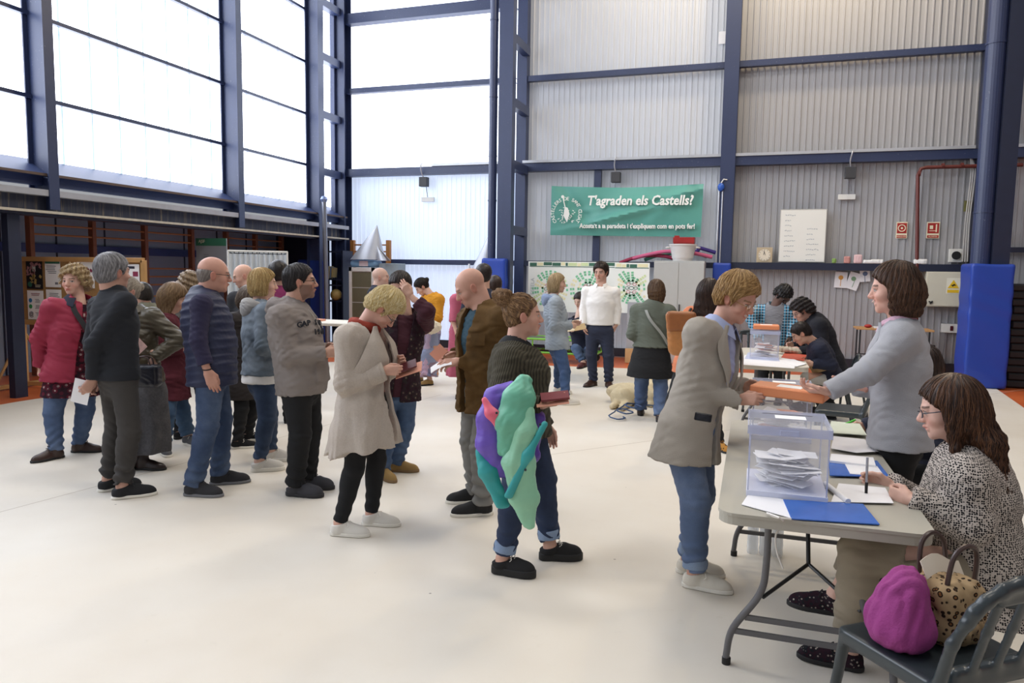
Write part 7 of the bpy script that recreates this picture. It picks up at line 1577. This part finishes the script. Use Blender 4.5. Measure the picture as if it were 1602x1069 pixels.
if on('white'):
    p = Person('dark haired person in a white shirt and navy trousers, hands in pockets', 186, hip=(938, 518), neck=(940, 448), head=(940, 426), feet=((952, 606), (928, 604)), H=1.8, male=True, q=1, bw=1.05, pitch=8, headrel=200, footrel=(165, 215), skin='#cf9c84', brow='#2a1f1a')
    p.armto('L', p.P(964, 508, -.02), pole=(-1, .55, 0), curl=.3, hdir=-p.up-p.vr*.3).armto('R', p.P(912, 508, -.02), pole=(-1, .55, 0), curl=.3, hdir=-p.up+p.vr*.3); p.mkhead(); p.finish()
    p.pants('trousers', M('navy_suiting', '#20273c', .8), r=(.1, .072, .056), amp=.009, h=.009); p.top('white_shirt', WHT, inf=.02, hem=-.09, flare=0, sr=(.062, .056, .047), amp=.005, wl=.16, seed=8, h=.009, belly=.01); p.collar(WHT, r=.068, hgt=.04, gap=.5, tilt=1.0, fall=.035)
    d = SDF(.008, .005); hb = p.hip+p.tu*.1; d.loft([(hb-p.tu*.01, .178, .135), (hb+p.tu*.01, .178, .135)], p.tside); d.plane(hb+p.tu*.018, p.tu); d.plane(hb-p.tu*.018, -p.tu); p.add(d, 'belt', leather('brown_belt', '#3c2622')); p.shoes(leather('brown_shoe_leather', '#3a2318', .35), style='dress', lace='#2a1812')
    p.hair('#1d1512', '#4a382e', 'short', n=900, t=.022, puff=.008, seed=6)
if on('greycoat'):
    p = Person('brown haired person seen from behind in a coat, grey above and black below', 12, hip=(1018, 562), neck=(1022, 478), head=(1026, 455), feet=((1002, 650), (1032, 660)), H=1.62, q=1, bw=1.1, bd=1.05, pitch=12, headrel=-18, footrel=(0, 20), skin='#cf9f88')
    p.armto('R', p.P(1066, 520, .2), pole=(.1, .9, -.5)).armto('L', p.P(1002, 535, .2), pole=(-.3, .15, -1)); p.mkhead(); p.finish()
    GC = M('sage_grey_wool', '#5b6157', .95, var=.12, bump=.4, bs=150); p.top('grey_coat', GC, inf=.045, hem=-.14, sr=(.08, .066, .05), h=.009, seed=3, extra=lambda d: d.ell(p.neck-p.tf*.07-p.tu*.02, (.12, .06, .07), np.array([p.side, p.tf, p.tu]), k=.05))
    p.top('black_coat_skirt', BLK, inf=.047, hem=.2, flare=.06, arms='', amp=.005, h=.009, top_at=.15, seed=2); p.pants('jeans', denim('jeans_mid_blue', '#475a7c', '#7f93b0'), r=(.1, .08, .07), h=.009); p.shoes(leather('dark_brown_leather', '#2a1d1a'), lace=None)
    p.hair('#3e2b20', '#8a6a4a', 'bob', n=1000, t=.014, ln=.15, seed=9, wav=.003)
    st = belt_strap(p, [(surf(p, 1.0, -140, .06), -p.tf), (surf(p, .75, 180, .075), -p.tf), (surf(p, .45, 140, .085), -p.tf), (surf(p, .2, 105, .08), p.tside)], .03, None, '', ''); st.v = [v-p.org for v in st.v]; st.build('bag_strap', M('grey_webbing', '#8a8c86', .7), p.body)
if on('orange'):
    p = Person('long dark haired person in an orange jacket with a tan backpack, standing near the cabinet', 35, hip=(1084, 572), neck=(1108, 486), head=(1110, 458), feet=((1040, 690), (1124, 704)), H=1.62, q=1, bw=1.05, pitch=20, headrel=20, footrel=(200, 150), skin='#cf9f88')
    p.armto('R', p.P(1130, 540, .3), pole=(0, .9, -.5)).armto('L', p.P(1100, 540, .35), pole=(-.2, 1, -.3)); p.mkhead(); p.finish()
    p.top('orange_jacket', M('apricot_cloth', '#c0714c', .85, bump=.2), inf=.035, hem=.08, sr=(.078, .066, .05), h=.009, seed=5); p.pants('black_trousers', BLK, h=.009); p.shoes(knit('leopard_boot', '#a9783a', '#1c1512', (28, 1, 1), kind='leopard'), BLACK_SOLE, style='boot', lace=None)
    p.hair('#201612', '#4e362a', 'long', n=1500, t=.012, ln=.3, seed=19, back=0.0)
    d = SDF(.008, .02); c = p.P(1066, 522, -.34); A = np.array([p.vr*.95+p.up*.1, p.vd, p.up]); d.box(c, (.12, .06, .2), A, rnd=.05); d.disp.append(folds(.006, .15, 'h', 2)); bp = d.build('backpack', leather('tan_leather', '#a9703c', .5), None, c, loc=c); tag(bp, 'tan leather backpack on the orange jacket near the cabinet', 'backpack')
    d = SDF(.008, .01); d.box(c+p.up*.11-p.vd*.02, (.125, .062, .09), A, rnd=.03); d.build('flap', leather('brown_flap_leather', '#8a5228', .45), bp, c)
    m = MB(); m.tube(smooth_path([c-c+p.up*.17+p.vr*.05, p.shL+p.up*.06-c, p.shL+p.tf*.12-c]), .011, 8); m.build('strap', BLK, bp, smooth=True)
if on('back'):
    p = Person('dark haired person in a magenta top seen from behind by the voting booth', 15, hip=(432, 540), neck=(432, 452), head=(436, 428), D=7.6, H=1.66, q=2, skin='#cf9f88'); p.hang('L').hang('R'); p.mkhead(); p.finish(); p.top('magenta_top', M('magenta_cloth', '#74204e', .9), inf=.03, hem=.12, sr=(.075, .06, .05)); p.pants('trousers', BLK); p.shoes(BLK); p.hair('#16120f', '#352a26', 'short', n=400, t=.022)
    p = Person('bald person in a dark suit seen behind the blonde bob, by the voting booth', 20, hip=(392, 545), neck=(394, 458), head=(380, 432), D=8.3, H=1.7, male=True, q=2, headrel=265, pitch=20); p.hang('L').hang('R'); p.mkhead(); p.finish(); p.top('suit_jacket', M('dark_grey_suit', '#26272c', .9), inf=.03, hem=.12, sr=(.075, .06, .05)); p.collar(WHT, r=.066, hgt=.045); p.pants('trousers', BLK); p.shoes(BLK)
    p = Person('person with wavy ash blonde hair, only the head showing behind the young person', 30, hip=(296, 560), neck=(298, 468), head=(298, 446), D=6.9, H=1.6, q=2); p.hang('L').hang('R'); p.mkhead(); p.finish(); p.top('grey_top', M('mid_grey_cloth', '#5a5852', .9), inf=.03, hem=.1); p.pants('trousers', BLK); p.shoes(BLK); p.hair('#6e5a44', '#a8906e', 'curly', n=600, t=.02)
    p = Person('dark haired person in a grey-green coat with a dark strap, behind the olive jacket', 25, hip=(232, 575), neck=(230, 482), head=(222, 462), D=7.6, H=1.62, q=2, pitch=15, headrel=-40); p.hang('L').hang('R'); p.mkhead(); p.finish(); p.top('grey_green_coat', M('grey_green_cloth', '#6d6c5c', .9), inf=.045, hem=.12, sr=(.08, .066, .05)); p.pants('trousers', BLK); p.shoes(BLK); p.hair('#17130f', '#332a24', 'short', n=400, t=.018)
    st = belt_strap(p, [(surf(p, 1.0, 150, .05), -p.tf), (surf(p, .7, 185, .07), -p.tf), (surf(p, .4, 220, .07), -p.tf)], .05, None, '', ''); st.v = [v-p.org for v in st.v]; st.build('bag_strap', BLK, p.body)
if on('far'):
    p = Person('curly haired person in a navy cardigan and patterned scarf bending over the second table', 262, hip=(1296, 566), neck=(1274, 500), head=(1254, 486), D=8.4, H=1.66, q=1, bw=1.05, bd=1.1, pitch=35, headrel=250, skin='#cf9f88', brow='#1c1512')
    p.armto('L', p.P(1252, 549, -.1), pole=(-.6, .4, -.6)).armto('R', p.P(1240, 541, .1), pole=(-.5, .6, -.6)); p.mkhead(); p.finish(); p.top('navy_cardigan', M('ink_navy_knit', '#14161f', .95, bump=.3), inf=.045, hem=.25, flare=.05, sr=(.082, .07, .052), h=.01); p.pants('trousers', BLK, h=.01); p.shoes(BLK)
    d = SDF(.008, .02); d.tor(p.neck+p.tf*.03-p.tu*.01, nrm(p.tu+p.tf*.4), .075, .035); d.disp.append(folds(.008, .05, 'h', 2)); p.add(d, 'scarf', knit('blue_white_scarf', '#b9c6dc', '#27406e', (45, 1, 1), kind='floral')); p.hair('#14100f', '#3a302e', 'curly', n=900, t=.028); p.glasses(BF)
    p = Person('young person in a navy jumper with a beige panel writing at the second table', 266, hip=(1298, 590), neck=(1276, 536), head=(1253, 522), D=7.75, H=1.45, q=1, pitch=38, headrel=262, skin='#cb987c', brow='#1c1512', feet=((1262, 640, .0), (1268, 645, .1)), knees=((1262, 590, -.1), (1264, 592, .12)))
    p.armto('L', p.P(1272, 570, -.16), pole=(-.6, .5, -.6), curl=.3, elbow=p.P(1302, 572, -.18)).armto('R', p.P(1262, 566, .1), pole=(-.5, .6, -.6)); p.mkhead(); p.finish(); p.top('navy_jumper', NAVY, inf=.035, hem=.05, sr=(.078, .066, .05), h=.009)
    m = MB(); m.sheet(lambda u, v: surf(p, .28+.3*u, -(20+75*v), .062), 6, 8, .01); m.v = [v-p.org for v in m.v]; m.build('beige_panel', M('beige_knit', '#a98d68', .9), p.body, smooth=True)
    p.pants('pale_trousers', M('pale_grey_cotton', '#a9a8a4', .9), h=.01); p.shoes(BLK); p.hair('#17110f', '#352824', 'short', n=700, t=.012)
    p = Person('person in an open blue plaid shirt over a grey top at the second table', 185, hip=(1208, 560), neck=(1213, 478), head=(1226, 462), D=9.3, H=1.62, male=True, q=1, bw=1.12, pitch=55, headrel=150, skin='#5e453a', brow='#14100f')
    p.armto('R', p.P(1186, 530, -.25), pole=(-.2, 1, .2), elbow=p.P(1174, 498, -.1)).armto('L', p.P(1236, 530, -.25), pole=(-.2, 1, .2), elbow=p.P(1244, 500, -.1)); p.mkhead(); p.finish(); p.top('grey_tshirt', M('mid_grey_jersey', '#77767a', .9), inf=.026, hem=.1, sleeve=.3); p.top('plaid_shirt', knit('blue_plaid', '#1e2531', '#c9d2d8', kind='plaid'), inf=.03, hem=.1, sr=(.072, .062, .05), open_=(.09, .11), h=.009); p.pants('trousers', BLK); p.shoes(BLK); p.hair('#0f0c0b', '#241d1b', 'curly', n=600, t=.016)
if on('seat2'):
    p = Person('seated person in navy behind the pale grey blazer, only hands showing', 272, hip=(1470, 745), neck=(1452, 610), head=(1440, 575), D=4.15, H=1.6, q=1, pitch=20, headrel=268, feet=((1380, 850, -.05), (1385, 845, .15)), knees=((1385, 740, -.1), (1390, 735, .15)), skin='#cf9a80')
    p.armto('L', p.P(1392, 702, -.12), pole=(-.6, .5, -.6), curl=.35, hdir=-p.vr-p.up*.1).armto('R', p.P(1352, 668, .25), pole=(-.5, .6, -.6), curl=.6); p.mkhead(); p.finish(); p.top('navy_jumper', NAVY, inf=.02, hem=.05, sr=(.07, .058, .046)); p.pants('trousers', BLK); p.shoes(BLK); p.hair('#2a1d18', '#4c382c', 'short', n=300, t=.014)
